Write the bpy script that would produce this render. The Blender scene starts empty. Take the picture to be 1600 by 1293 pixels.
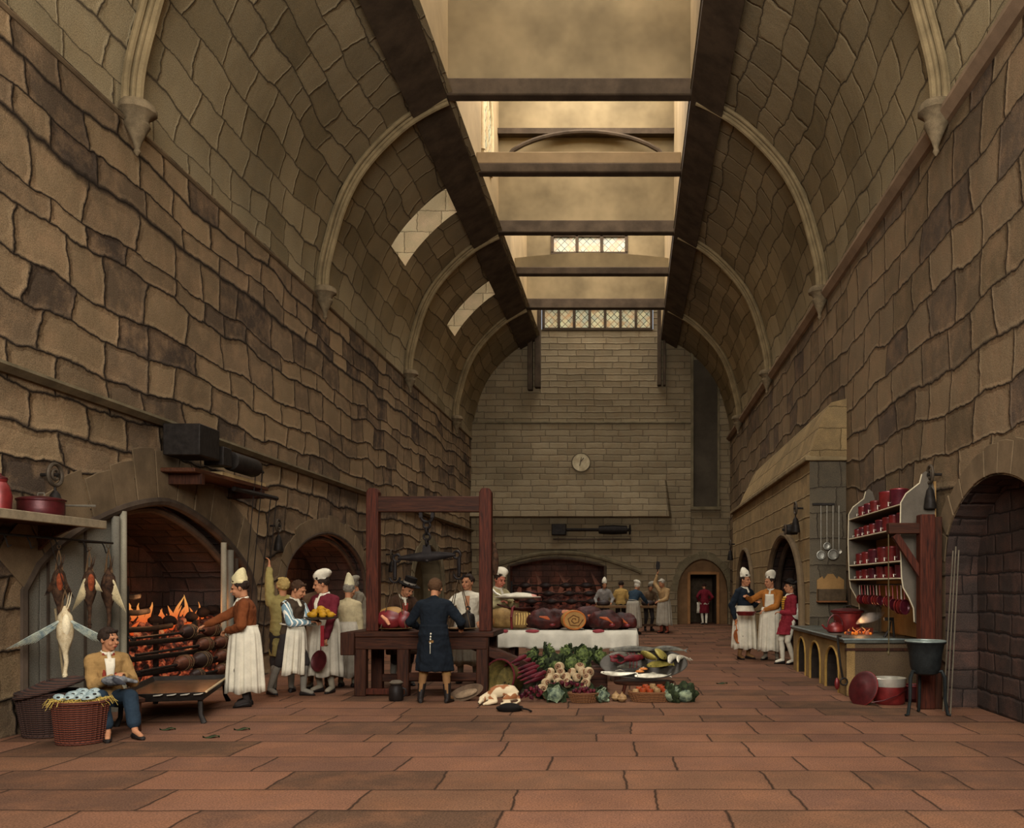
import bpy, bmesh, math, random
from mathutils import Vector, Matrix, Euler, noise
from mathutils.geometry import tessellate_polygon
R = math.radians
PI = math.pi
sc = bpy.context.scene
COL = sc.collection
V = Vector

# ---------------------------------------------------------------- camera, light, exposure
F = 1400.0; VX = 985.0; VY = 915.0; EYE = 1.6
cam_d = bpy.data.cameras.new('camera'); cam = bpy.data.objects.new('camera', cam_d); COL.objects.link(cam)
cam.location = (0, 0, EYE); cam.rotation_euler = (R(90), 0, 0)
cam_d.sensor_fit = 'HORIZONTAL'; cam_d.sensor_width = 36.0
cam_d.lens = 36.0 * F / 1600
cam_d.shift_x = -(VX - 800) / 1600.0
cam_d.shift_y = (VY - 646.5) / 1600.0
cam_d.clip_end = 200
sc.camera = cam
sc.view_settings.view_transform = 'Standard'; sc.view_settings.look = 'None'
sc.view_settings.gamma = 1.0; sc.view_settings.use_curve_mapping = False
sc.view_settings.exposure = 0.0
sc.cycles.max_bounces = 5; sc.cycles.diffuse_bounces = 4; sc.cycles.glossy_bounces = 2
sc.cycles.transmission_bounces = 3; sc.cycles.transparent_max_bounces = 6
sc.cycles.sample_clamp_indirect = 3.0
sc.cycles.caustics_reflective = False; sc.cycles.caustics_refractive = False

def px(x, y, Y):
    """world point seen at photo pixel x, y at depth Y"""
    return V(((x - VX) * Y / F, Y, EYE + (VY - y) * Y / F))

world = bpy.data.worlds.new('world'); sc.world = world; world.use_nodes = True
world.node_tree.nodes['Background'].inputs[0].default_value = (0.75, 0.82, 0.9, 1)
world.node_tree.nodes['Background'].inputs[1].default_value = 0.6

def area(name, loc, rot, sx, sy, power, col):
    l = bpy.data.lights.new(name, 'AREA'); l.shape = 'RECTANGLE'; l.size = sx; l.size_y = sy
    l.energy = power; l.color = col
    o = bpy.data.objects.new(name, l); o.location = loc; o.rotation_euler = rot; COL.objects.link(o)
    return o
def point(name, loc, power, col, rad=0.15):
    l = bpy.data.lights.new(name, 'POINT'); l.energy = power; l.color = col; l.shadow_soft_size = rad
    o = bpy.data.objects.new(name, l); o.location = loc; COL.objects.link(o); return o

DAY = (1.0, 0.95, 0.875)
BEAMS = [4.3, 7.95, 11.6, 15.25, 18.9, 22.5, 26.2, 29.8, 33.3]
# daylight that falls through the glass of the long roof lantern, one bay after another
bays = [(-2.7, 0.6)] + [(a, b) for a, b in zip([0.65] + BEAMS, BEAMS + [37.2])]
for a, b in bays:
    area('lantern_daylight', (-1.3, (a + b) / 2, 16.6), (0, 0, 0), 4.4, (b - a) * 0.8, 500, DAY)
# added soft fill lamp at the near gable, behind the viewer; no window there
area('near_end_fill', (-0.4, -2.6, 7.2), (R(99), 0, 0), 7.5, 6.5, 3100, DAY)
# daylight from the two slots in the vault haunch
for y0, y1 in ((22.4, 23.8), (29.2, 30.5)):
    area('vault_slot_daylight', (-6.35, (y0 + y1) / 2 - 0.1, 12.35), (0, R(-52), 0), 2.6, 1.1, 24, (1.0, .93, .8))

# ---------------------------------------------------------------- tagging
def tag(o, label=None, cat=None, group=None, kind=None):
    if label: o['label'] = label
    if cat: o['category'] = cat
    if group: o['group'] = group
    if kind: o['kind'] = kind
    return o
def thing(name, label, cat, loc=(0, 0, 0), rz=0.0, group=None):
    o = bpy.data.objects.new(name, None); COL.objects.link(o)
    o.empty_display_size = 0.1
    o.location = loc; o.rotation_euler = (0, 0, rz)
    return tag(o, label, cat, group)
def dup(root, loc=None, rz=None, label=None, group=None, scale=None):
    r = root.copy(); COL.objects.link(r)
    if loc is not None: r.location = loc
    if rz is not None: r.rotation_euler = (r.rotation_euler[0], r.rotation_euler[1], rz) if not isinstance(rz, (tuple, list)) else rz
    if label: r['label'] = label
    if group: r['group'] = group
    if scale: r.scale = scale if isinstance(scale, (tuple, list)) else (scale,) * 3
    for ch in list(root.children):
        c = ch.copy(); COL.objects.link(c); c.parent = r
        for g in list(ch.children):
            d = g.copy(); COL.objects.link(d); d.parent = c
    return r
ORD = ['first', 'second', 'third', 'fourth', 'fifth', 'sixth', 'seventh', 'eighth', 'ninth', 'tenth', 'eleventh', 'twelfth', 'thirteenth', 'fourteenth', 'fifteenth', 'sixteenth']

# ---------------------------------------------------------------- mesh builder
class MB:
    def __init__(s): s.v = []; s.f = []; s.uv = {}
    def add(s, vs, fs):
        n = len(s.v); s.v += [V(p) for p in vs]; s.f += [tuple(i + n for i in f) for f in fs]
    def box(s, c, d, rot=None, taper=1.0):
        x, y, z = d[0] / 2, d[1] / 2, d[2] / 2; t = taper
        vs = [V(p) for p in ((-x, -y, -z), (x, -y, -z), (x, y, -z), (-x, y, -z), (-x*t, -y*t, z), (x*t, -y*t, z), (x*t, y*t, z), (-x*t, y*t, z))]
        if rot is not None:
            m = rot if isinstance(rot, Matrix) else Euler(rot).to_matrix(); vs = [m @ p for p in vs]
        c = V(c); vs = [p + c for p in vs]
        s.add(vs, [(0, 3, 2, 1), (4, 5, 6, 7), (0, 1, 5, 4), (1, 2, 6, 5), (2, 3, 7, 6), (3, 0, 4, 7)]); return s
    def bx(s, x0, x1, y0, y1, z0, z1):
        return s.box(((x0+x1)/2, (y0+y1)/2, (z0+z1)/2), (abs(x1-x0), abs(y1-y0), abs(z1-z0)))
    def loft(s, rings, cap=True, closed=True):
        n = len(rings[0]); vs = [p for r in rings for p in r]; fs = []
        m = n if closed else n - 1
        for i in range(len(rings) - 1):
            for j in range(m):
                a = i * n + j; b = i * n + (j + 1) % n; fs.append((a, b, b + n, a + n))
        if cap and closed:
            fs.append(tuple(range(n - 1, -1, -1))); k = (len(rings) - 1) * n; fs.append(tuple(k + j for j in range(n)))
        s.add(vs, fs); return s
    def tube(s, pts, r, n=8, flat=1.0, cap=True, up=None, closed=False):
        pts = [V(p) for p in pts]; k = len(pts); rs = r if isinstance(r, (list, tuple)) else [r] * k
        rings = []; ref = V(up) if up else None
        for i, p in enumerate(pts):
            if closed: t = (pts[(i+1) % k] - pts[i-1])
            else: t = (pts[min(i+1, k-1)] - pts[max(i-1, 0)])
            if t.length < 1e-9: t = V((0, 0, 1))
            t.normalize()
            if ref is None: ref = V((0, 0, 1)) if abs(t.z) < 0.9 else V((1, 0, 0))
            a = ref - t * ref.dot(t)
            if a.length < 1e-4: a = t.orthogonal()
            a.normalize(); b = t.cross(a)
            if up is None: ref = a
            rings.append([p + a * (math.cos(2*PI*j/n) * rs[i]) + b * (math.sin(2*PI*j/n) * rs[i] * flat) for j in range(n)])
        if closed:
            rings.append(rings[0]); s.loft(rings, cap=False)
        else: s.loft(rings, cap=cap)
        return s
    def cap(s, p0, p1, r0, r1=None, n=12, flat=1.0, up=None):
        """tapered limb with rounded ends"""
        p0 = V(p0); p1 = V(p1); r1 = r0 if r1 is None else r1
        d = p1 - p0; L = d.length
        if L < 1e-6: d = V((0, 0, 1))
        d.normalize(); pts = []; rs = []
        for a in (-80, -50, -22, 0): pts.append(p0 + d * (r0 * math.sin(R(a)))); rs.append(r0 * math.cos(R(a)))
        for a in (0, 22, 50, 80): pts.append(p1 + d * (r1 * math.sin(R(a)))); rs.append(r1 * math.cos(R(a)))
        return s.tube(pts, rs, n, flat, up=up)
    def lathe(s, prof, c=(0, 0, 0), n=24, m=None):
        c = V(c); rings = []
        for r, z in prof:
            ring = [V((r * math.cos(2*PI*j/n), r * math.sin(2*PI*j/n), z)) for j in range(n)]
            if m is not None: ring = [m @ p for p in ring]
            rings.append([p + c for p in ring])
        return s.loft(rings)
    def ball(s, c, r, n=14, k=9, m=None):
        c = V(c); r = (r, r, r) if not isinstance(r, (tuple, list)) else r
        rings = []
        for i in range(k + 1):
            a = -PI/2 + PI * (i + (0.08 if i == 0 else (-0.08 if i == k else 0))) / k
            ring = [V((r[0]*math.cos(a)*math.cos(2*PI*j/n), r[1]*math.cos(a)*math.sin(2*PI*j/n), r[2]*math.sin(a))) for j in range(n)]
            if m is not None: ring = [m @ p for p in ring]
            rings.append([p + c for p in ring])
        return s.loft(rings)
    def prism(s, poly, d, axis='z', off=0.0):
        """poly: 2D outline, extruded by d along axis"""
        def P(a, b, h):
            return V((a, b, h)) if axis == 'z' else (V((h, a, b)) if axis == 'x' else V((a, h, b)))
        n = len(poly)
        vs = [P(a, b, off) for a, b in poly] + [P(a, b, off + d) for a, b in poly]
        fs = [(i, (i+1) % n, (i+1) % n + n, i + n) for i in range(n)]
        tr = tessellate_polygon([[V((a, b, 0)) for a, b in poly]])
        fs += [tuple(t) for t in tr] + [tuple(i + n for i in reversed(t)) for t in tr]
        s.add(vs, fs); return s
    def torus(s, c, R0, r, m=None, n=20, k=8, a0=0, a1=360):
        c = V(c); pts = []
        full = abs(a1 - a0) >= 359.9; N = n if full else n + 1
        for i in range(N):
            a = R(a0 + (a1 - a0) * i / n); p = V((R0*math.cos(a), R0*math.sin(a), 0))
            if m is not None: p = m @ p
            pts.append(p + c)
        up = (m @ V((0, 0, 1))) if m is not None else V((0, 0, 1))
        return s.tube(pts, r, k, closed=full, up=up)
    def jitter(s, amp, sc_=3.0, seed=0):
        for p in s.v:
            q = noise.noise_vector((p + V((seed*7.3, seed*3.1, seed))) * sc_); p += q * amp
        return s
    def build(s, name, m=None, parent=None, rel=None, smooth=True, bevel=0, seg=2, mods=None, uv=None, angle=40, recalc=True):
        if rel is not None:
            rel = V(rel); vs = [p - rel for p in s.v]
        else: vs = s.v
        me = bpy.data.meshes.new(name); me.from_pydata([tuple(p) for p in vs], [], s.f)
        if recalc:
            bm = bmesh.new(); bm.from_mesh(me); bmesh.ops.recalc_face_normals(bm, faces=bm.faces); bm.to_mesh(me); bm.free()
        if uv:
            ul = me.uv_layers.new(name='UVMap')
            for poly in me.polygons:
                for li in poly.loop_indices:
                    ul.data[li].uv = uv(V(me.vertices[me.loops[li].vertex_index].co), poly.normal)
        if m: me.materials.append(m)
        if smooth:
            me.polygons.foreach_set('use_smooth', [True] * len(me.polygons))
            if angle < 170:
                try: me.set_sharp_from_angle(angle=R(angle))
                except Exception: pass
        o = bpy.data.objects.new(name, me); COL.objects.link(o)
        if parent: o.parent = parent
        if bevel:
            b = o.modifiers.new('edge', 'BEVEL'); b.width = bevel; b.segments = seg; b.limit_method = 'ANGLE'; b.angle_limit = R(35)
        for md in (mods or []):
            if md[0] == 'remesh':
                r_ = o.modifiers.new('skin', 'REMESH'); r_.mode = 'VOXEL'; r_.voxel_size = md[1]; r_.use_smooth_shade = True
            elif md[0] == 'smooth':
                r_ = o.modifiers.new('relax', 'SMOOTH'); r_.iterations = md[1]; r_.factor = 0.5
            elif md[0] == 'fold':
                t = FOLD(md[2]); r_ = o.modifiers.new('folds', 'DISPLACE'); r_.texture = t; r_.strength = md[1]; r_.mid_level = 0.5; r_.texture_coords = 'LOCAL'
            elif md[0] == 'solid':
                r_ = o.modifiers.new('thick', 'SOLIDIFY'); r_.thickness = md[1]; r_.offset = 0
            elif md[0] == 'sub':
                r_ = o.modifiers.new('sub', 'SUBSURF'); r_.levels = md[1]; r_.render_levels = md[1]
        return o
_folds = {}
def FOLD(size):
    if size not in _folds:
        t = bpy.data.textures.new('fold', 'CLOUDS'); t.noise_scale = size; t.noise_depth = 2; _folds[size] = t
    return _folds[size]

# ---------------------------------------------------------------- materials
def lin(c):
    if isinstance(c, str):
        c = c.lstrip('#'); c = [int(c[i:i+2], 16) / 255 for i in (0, 2, 4)]
    return tuple((x / 12.92 if x <= 0.04045 else ((x + 0.055) / 1.055) ** 2.4) for x in c[:3]) + (1,)
class NT:
    def __init__(s, name):
        s.m = bpy.data.materials.new(name); s.m.use_nodes = True; s.t = s.m.node_tree; s.n = s.t.nodes; s.l = s.t.links
        s.b = s.n['Principled BSDF']
    def N(s, typ, **kw):
        x = s.n.new(typ)
        for k, v in kw.items():
            if k in x.inputs: x.inputs[k].default_value = v
            else: setattr(x, k, v)
        return x
    def L(s, a, b): s.l.new(a, b)
    def mix(s, a, b, fac, mode='MIX'):
        x = s.n.new('ShaderNodeMix'); x.data_type = 'RGBA'; x.blend_type = mode
        for sock, v in ((x.inputs[0], fac), (x.inputs[6], a), (x.inputs[7], b)):
            if isinstance(v, bpy.types.NodeSocket): s.L(v, sock)
            else: sock.default_value = v
        return x.outputs[2]
    def math(s, op, a, b=None, c=None, clamp=False):
        x = s.n.new('ShaderNodeMath'); x.operation = op; x.use_clamp = clamp
        for i, v in enumerate((a, b, c)):
            if v is None: continue
            if isinstance(v, bpy.types.NodeSocket): s.L(v, x.inputs[i])
            else: x.inputs[i].default_value = v
        return x.outputs[0]
    def ramp(s, fac, stops):
        x = s.n.new('ShaderNodeValToRGB'); s.L(fac, x.inputs[0]); e = x.color_ramp.elements
        while len(e) < len(stops): e.new(0.5)
        for i, (p, c) in enumerate(stops): e[i].position = p; e[i].color = c if len(c) == 4 else tuple(c) + (1,)
        return x.outputs[0]
    def bump(s, h, strength, dist=0.05):
        x = s.N('ShaderNodeBump', Strength=strength, Distance=dist); s.L(h, x.inputs['Height']); s.L(x.outputs[0], s.b.inputs['Normal'])
_mats = {}
def mat(name, c, rough=0.8, metal=0.0, var=0.18, vs=9.0, grain=0.26, c2=None, bump=0.15, stripe=None, spec=0.15):
    """plain surface with soft colour variation and the fine grain of the place"""
    if name in _mats: return _mats[name]
    t = NT(name); co = t.N('ShaderNodeTexCoord').outputs['Object']
    base = lin(c); dark = tuple(x * (1 - var) for x in base[:3]) + (1,); lite = tuple(min(1, x * (1 + var)) for x in base[:3]) + (1,)
    if c2: lite = lin(c2)
    n = t.N('ShaderNodeTexNoise', Scale=vs, Detail=4.0, Roughness=0.6); t.L(co, n.inputs['Vector'])
    col = t.ramp(n.outputs['Fac'], [(0.35, dark), (0.65, lite)])
    if stripe:
        axis, scale, c3, wid = stripe
        sx = t.N('ShaderNodeSeparateXYZ'); t.L(co, sx.inputs[0])
        v = t.math('FRACT', t.math('MULTIPLY', sx.outputs[axis], scale))
        col = t.mix(col, lin(c3), t.math('LESS_THAN', v, wid))
    g = t.N('ShaderNodeTexNoise', Scale=120.0, Detail=1.0); t.L(co, g.inputs['Vector'])
    gv = t.math('MULTIPLY_ADD', g.outputs['Fac'], grain * 3, 1 - grain * 1.5)
    gc = t.N('ShaderNodeCombineColor'); [t.L(gv, gc.inputs[i]) for i in range(3)]
    col = t.mix(col, gc.outputs[0], 1.0, 'MULTIPLY')
    t.L(col, t.b.inputs['Base Color']); t.b.inputs['Roughness'].default_value = rough; t.b.inputs['Metallic'].default_value = metal
    t.b.inputs['Specular IOR Level'].default_value = spec
    if bump: t.bump(n.outputs['Fac'], bump, 0.02)
    _mats[name] = t.m; return t.m
def stone(name, c1, c2, mortar, bw=0.6, bh=0.36, gap=0.022, warp=0.10, wscale=1.3, bump=0.8, patch=0.35, pscale=0.35, rough=0.95, grain=0.45, tint='#8f7354', row_off=0.5):
    """coursed rubble: warped courses on the UV metre grid"""
    t = NT(name); uv = t.N('ShaderNodeTexCoord').outputs['UV']
    n1 = t.N('ShaderNodeTexNoise', Scale=wscale, Detail=2.0, Roughness=0.5); t.L(uv, n1.inputs['Vector'])
    off = t.N('ShaderNodeVectorMath', operation='MULTIPLY_ADD')
    t.L(n1.outputs['Color'], off.inputs[0]); off.inputs[1].default_value = (warp*2.2, warp*1.5, 0); off.inputs[2].default_value = (-warp*1.1, -warp*.75, 0)
    n2 = t.N('ShaderNodeTexNoise', Scale=wscale*5, Detail=2.0, Roughness=0.6); t.L(uv, n2.inputs['Vector'])
    of2 = t.N('ShaderNodeVectorMath', operation='MULTIPLY_ADD')
    t.L(n2.outputs['Color'], of2.inputs[0]); of2.inputs[1].default_value = (warp*1.0, warp*.9, 0); of2.inputs[2].default_value = (-warp*.5, -warp*.45, 0)
    a1 = t.N('ShaderNodeVectorMath', operation='ADD'); t.L(uv, a1.inputs[0]); t.L(off.outputs[0], a1.inputs[1])
    a2 = t.N('ShaderNodeVectorMath', operation='ADD'); t.L(a1.outputs[0], a2.inputs[0]); t.L(of2.outputs[0], a2.inputs[1])
    def bricks(m, sm):
        b = t.N('ShaderNodeTexBrick'); b.offset = row_off; b.squash = 1.35; b.squash_frequency = 3
        b.inputs['Scale'].default_value = 1.0; b.inputs['Brick Width'].default_value = bw; b.inputs['Row Height'].default_value = bh
        b.inputs['Mortar Size'].default_value = m; b.inputs['Mortar Smooth'].default_value = sm; b.inputs['Bias'].default_value = 0.0
        t.L(a2.outputs[0], b.inputs['Vector']); return b
    b = bricks(gap, 0.35)
    b.inputs['Color1'].default_value = lin(c1); b.inputs['Color2'].default_value = lin(c2); b.inputs['Mortar'].default_value = lin(mortar)
    b2 = bricks(gap * 3.2, 1.0)
    col = b.outputs['Color']
    # warm stones here and there, mottling inside each stone
    n3 = t.N('ShaderNodeTexNoise', Scale=2.1, Detail=5.0, Roughness=0.65); t.L(uv, n3.inputs['Vector'])
    stonefac = t.math('SUBTRACT', 1.0, b.outputs['Fac'])
    f3 = t.math('MULTIPLY', t.ramp(n3.outputs['Fac'], [(0.45, (0, 0, 0)), (0.75, (1, 1, 1))]), stonefac)
    col = t.mix(col, lin(tint), t.math('MULTIPLY', f3, 0.75))
    n4 = t.N('ShaderNodeTexNoise', Scale=pscale, Detail=3.0, Roughness=0.6); t.L(uv, n4.inputs['Vector'])
    pv = t.math('MULTIPLY_ADD', n4.outputs['Fac'], patch * 4, 1 - patch * 2)
    g = t.N('ShaderNodeTexNoise', Scale=70.0, Detail=2.0, Roughness=.7); t.L(uv, g.inputs['Vector'])
    gv = t.math('MULTIPLY_ADD', g.outputs['Fac'], grain * 4, 1 - grain * 2)
    k = t.math('MULTIPLY', pv, gv); gc = t.N('ShaderNodeCombineColor'); [t.L(k, gc.inputs[i]) for i in range(3)]
    col = t.mix(col, gc.outputs[0], 1.0, 'MULTIPLY')
    t.L(col, t.b.inputs['Base Color']); t.b.inputs['Roughness'].default_value = rough; t.b.inputs['Specular IOR Level'].default_value = 0.15
    h = t.math('MULTIPLY_ADD', b2.outputs['Fac'], -1.0, 1.0)
    h = t.math('ADD', h, t.math('MULTIPLY', n3.outputs['Fac'], 0.5)); h = t.math('ADD', h, t.math('MULTIPLY', n2.outputs['Fac'], 0.35))
    t.bump(h, bump*.6, 0.08)
    return t.m
def rubble(name, cols, mortar, cw=.62, ch=.44, rnd_=.8, gap=.03, warp=.10, bump=.5, patch=.28, pscale=.35, grain=.55, tint='#8c7459', expo=1.6, tintk=.7, drift=1.0):
    """irregular rounded rubble: every cell one stone with its own tone"""
    t = NT(name); uv = t.N('ShaderNodeTexCoord').outputs['UV']
    n2 = t.N('ShaderNodeTexNoise', Scale=3.2, Detail=3.0, Roughness=0.6); t.L(uv, n2.inputs['Vector'])
    a = t.N('ShaderNodeVectorMath', operation='MULTIPLY_ADD'); t.L(n2.outputs['Color'], a.inputs[0]); a.inputs[1].default_value = (warp*2, warp*1.3, 0); t.L(uv, a.inputs[2])
    n1 = t.N('ShaderNodeTexNoise', Scale=.55, Detail=1.0); t.L(uv, n1.inputs['Vector'])
    b = t.N('ShaderNodeVectorMath', operation='MULTIPLY_ADD'); t.L(n1.outputs['Color'], b.inputs[0]); b.inputs[1].default_value = (.8*drift, .5*drift, 0); t.L(a.outputs[0], b.inputs[2])
    sx = t.N('ShaderNodeSeparateXYZ'); t.L(b.outputs[0], sx.inputs[0])
    yv = t.math('DIVIDE', sx.outputs[1], ch)
    wy = t.N('ShaderNodeTexNoise', Scale=.9, Detail=0.0); wy.noise_dimensions = '1D'; t.L(yv, wy.inputs['W'])
    yv = t.math('ADD', yv, t.math('MULTIPLY', wy.outputs['Fac'], .55))
    row = t.math('FLOOR', yv); fy = t.math('FRACT', yv)
    xv = t.math('ADD', t.math('DIVIDE', sx.outputs[0], cw), t.math('MULTIPLY', row, 17.37))
    vs = []
    for ft in ('F1', 'F2'):
        v = t.N('ShaderNodeTexVoronoi'); v.voronoi_dimensions = '1D'; v.feature = ft
        v.inputs['Scale'].default_value = 1; v.inputs['Randomness'].default_value = rnd_
        t.L(xv, v.inputs['W']); vs.append(v)
    ex = t.math('MAXIMUM', t.math('MULTIPLY', t.math('SUBTRACT', vs[1].outputs['Distance'], vs[0].outputs['Distance']), cw*.5), .0005)
    ey = t.math('MAXIMUM', t.math('MULTIPLY', t.math('MINIMUM', fy, t.math('SUBTRACT', 1.0, fy)), ch), .0005)
    edge = t.math('POWER', t.math('ADD', t.math('POWER', ex, -expo), t.math('POWER', ey, -expo)), -1/expo)
    sc_ = t.N('ShaderNodeSeparateColor'); t.L(vs[0].outputs['Color'], sc_.inputs[0])
    col = t.ramp(sc_.outputs[0], [(i/(len(cols)-1)*.9+.05, lin(c)) for i, c in enumerate(cols)])
    n3 = t.N('ShaderNodeTexNoise', Scale=2.3, Detail=5.0, Roughness=0.65); t.L(uv, n3.inputs['Vector'])
    col = t.mix(col, lin(tint), t.math('MULTIPLY', t.ramp(n3.outputs['Fac'], [(.45, (0, 0, 0)), (.75, (1, 1, 1))]), tintk))
    mk = t.math('DIVIDE', edge, gap, clamp=True); mk = t.math('POWER', mk, 1.6)
    col = t.mix(lin(mortar), col, mk)
    n4 = t.N('ShaderNodeTexNoise', Scale=pscale, Detail=4.0, Roughness=0.6); t.L(uv, n4.inputs['Vector'])
    pv = t.math('MULTIPLY_ADD', n4.outputs['Fac'], patch*4, 1-patch*2)
    g = t.N('ShaderNodeTexNoise', Scale=70.0, Detail=2.0, Roughness=.7); t.L(uv, g.inputs['Vector'])
    gv = t.math('MULTIPLY_ADD', g.outputs['Fac'], grain*4, 1-grain*2)
    k = t.math('MULTIPLY', pv, gv); gc = t.N('ShaderNodeCombineColor'); [t.L(k, gc.inputs[i]) for i in range(3)]
    col = t.mix(col, gc.outputs[0], 1.0, 'MULTIPLY')
    t.L(col, t.b.inputs['Base Color']); t.b.inputs['Roughness'].default_value = .95; t.b.inputs['Specular IOR Level'].default_value = .1
    h = t.math('POWER', t.math('DIVIDE', edge, gap*2.4, clamp=True), .6)
    h = t.math('ADD', h, t.math('MULTIPLY', n3.outputs['Fac'], .8)); h = t.math('ADD', h, t.math('MULTIPLY', sc_.outputs[1], .3))
    t.bump(h, bump, .07)
    return t.m
def wood(name, c1, c2, axis=2, scale=7.0, rough=0.6):
    t = NT(name); co = t.N('ShaderNodeTexCoord').outputs['Object']
    mp = t.N('ShaderNodeMapping'); s_ = [scale*6]*3; s_[axis] = scale*0.5; mp.inputs['Scale'].default_value = s_
    t.L(co, mp.inputs['Vector']); n = t.N('ShaderNodeTexNoise', Scale=1.0, Detail=5.0, Roughness=0.6, Distortion=0.6); t.L(mp.outputs[0], n.inputs['Vector'])
    col = t.ramp(n.outputs['Fac'], [(0.3, lin(c1)), (0.7, lin(c2))])
    t.L(col, t.b.inputs['Base Color']); t.b.inputs['Roughness'].default_value = rough; t.b.inputs['Specular IOR Level'].default_value = .12; t.bump(n.outputs['Fac'], 0.25, 0.01)
    return t.m
def emit(name, stops, strength, scale=3.0, axis=None, span=1.0):
    """things that burn: flames and coals"""
    t = NT(name); co = t.N('ShaderNodeTexCoord')
    if axis is None:
        n = t.N('ShaderNodeTexNoise', Scale=scale, Detail=3.0, Roughness=0.6); t.L(co.outputs['Object'], n.inputs['Vector']); fac = n.outputs['Fac']
    else:
        sx = t.N('ShaderNodeSeparateXYZ'); t.L(co.outputs['Generated'], sx.inputs[0]); fac = sx.outputs[axis]
    col = t.ramp(fac, [(p, lin(c)) for p, c in stops])
    t.L(col, t.b.inputs['Emission Color']); t.b.inputs['Emission Strength'].default_value = strength
    t.b.inputs['Base Color'].default_value = lin('#1c1410'); t.b.inputs['Roughness'].default_value = 0.9
    return t.m

M = {}
M['wall_l'] = rubble('rubble_left', ['#463b31', '#655542', '#75634b', '#826e53', '#6b5a46'], '#261f19', cw=.98, ch=.43, gap=.028, warp=.09, bump=.5, patch=.26, tint='#917659')
M['wall_r'] = rubble('rubble_right', ['#51453a', '#63543f', '#6f5f4a', '#76644c'], '#33291f', cw=.92, ch=.55, gap=.022, warp=.09, bump=.45, patch=.24, tint='#846a50')
M['wall_b'] = stone('coursed_back', '#8b7d63', '#776a53', '#5a4f3f', bw=.75, bh=.26, gap=.014, warp=.05, bump=.55, patch=.22, tint='#7d6a50')
M['vault'] = rubble('vault_rubble', ['#74684f', '#897c61', '#938568', '#7f735a'], '#4a4134', cw=.85, ch=.50, gap=.017, warp=.08, bump=.35, patch=.30, tint='#8a7655', tintk=.4)
M['ashlar'] = stone('plain_ashlar', '#8a7454', '#705e46', '#453a2d', bw=.8, bh=.5, gap=.010, warp=.04, bump=.4, patch=.2, tint='#94805e')
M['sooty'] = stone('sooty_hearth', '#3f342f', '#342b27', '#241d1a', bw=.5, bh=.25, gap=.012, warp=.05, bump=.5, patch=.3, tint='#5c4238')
M['grey'] = stone('grey_screen', '#6f6c62', '#615e55', '#4d4a43', bw=5.0, bh=8.0, gap=.01, warp=.03, bump=.3, patch=.2, tint='#7c776a')
M['floor'] = rubble('flagstones', ['#503c2e', '#624638', '#704f3d', '#664a38'], '#30231a', cw=1.15, ch=.60, gap=.016, warp=.035, bump=.25, patch=.22, pscale=.7, tint='#82593f', expo=3.0, tintk=.5, drift=.15)
M['plaster'] = mat('plaster', '#7c6c50', .95, var=.28, vs=.6, grain=.2, bump=.1)
M['rib'] = mat('rib_stone', '#7d6d50', .9, var=.25, vs=2.5, grain=.2, bump=.3)
M['arch'] = mat('voussoir_stone', '#665641', .95, var=.3, vs=1.6, grain=.22, bump=.5)
M['archd'] = mat('dark_moulding', '#463b31', .95, var=.3, vs=2.5, grain=.2, bump=.3)
M['archg'] = mat('far_moulding', '#6b614b', .95, var=.25, vs=2.5, grain=.2, bump=.3)
M['beam'] = mat('roof_timber', '#473b2e', .9, var=.3, vs=2.0, grain=.22, bump=.2)
M['blackiron'] = mat('black_iron', '#26221f', .55, .4, var=.3, vs=12, grain=.1)
M['steel'] = mat('dull_steel', '#8a8578', .4, .7, var=.2, vs=8, grain=.1)
M['copper'] = mat('red_copper', '#70201f', .42, .3, var=.35, vs=7, grain=.12, spec=.6)
M['copperd'] = mat('dark_copper', '#481417', .42, .35, var=.3, vs=8, grain=.12, spec=.6)
M['tin'] = mat('tinned_rim', '#cfcabb', .3, .6, var=.1, vs=8, grain=.06)
M['wood'] = wood('brown_oak', '#20130e', '#442618', 2)
M['woodx'] = wood('brown_oak_level', '#20130e', '#442618', 0)
M['woody'] = wood('brown_oak_along', '#2b1b14', '#553320', 1)
M['woodr'] = wood('red_oak', '#26130d', '#55281a', 2)
M['tan'] = mat('tan_board', '#98764a', .8, var=.15, vs=3, grain=.15)
M['skin'] = mat('skin', '#ab7858', .65, var=.12, vs=6, grain=.06, bump=0)
M['skinr'] = mat('ruddy_skin', '#b3705a', .65, var=.15, vs=9, grain=.06, bump=0)
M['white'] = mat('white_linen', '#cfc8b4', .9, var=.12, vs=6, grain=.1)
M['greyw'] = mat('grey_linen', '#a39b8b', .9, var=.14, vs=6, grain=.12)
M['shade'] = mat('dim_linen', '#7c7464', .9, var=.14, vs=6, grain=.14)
# ================================================================ THE SETTING
WL, WR, YN, YB = -6.6, 4.15, -3.0, 37.3
XC = (WL + WR) / 2; HW = (WR - WL) / 2
SPR = 7.75
BXL, BXR, BZ = -3.85, 1.27, 11.9     # skylight curbs
uv_yz = lambda p, n: (p.y, p.z)
uv_xz = lambda p, n: (p.x, p.z)
uv_xy = lambda p, n: (p.x, p.y)
def uv_any(p, n):
    a = (abs(n.x), abs(n.y), abs(n.z)); k = a.index(max(a))
    return (p.y, p.z) if k == 0 else ((p.x, p.z) if k == 1 else (p.x, p.y))
def arch(a0, a1, spring, apex, n=14, p=1.75, q=1.6, flat=False):
    """outline of an arched head from (a0,spring) over the apex to (a1,spring)"""
    m = (a0 + a1) / 2; out = []
    for i in range(n + 1):
        t = i / n; f = (1 - (1 - t) ** p) ** (1 / q) if t > 0 else 0
        out.append((a0 + (m - a0) * t, spring + (apex - spring) * f))
    out += [(a1 + a0 - x, z) for x, z in reversed(out[:-1])]
    return out
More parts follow.
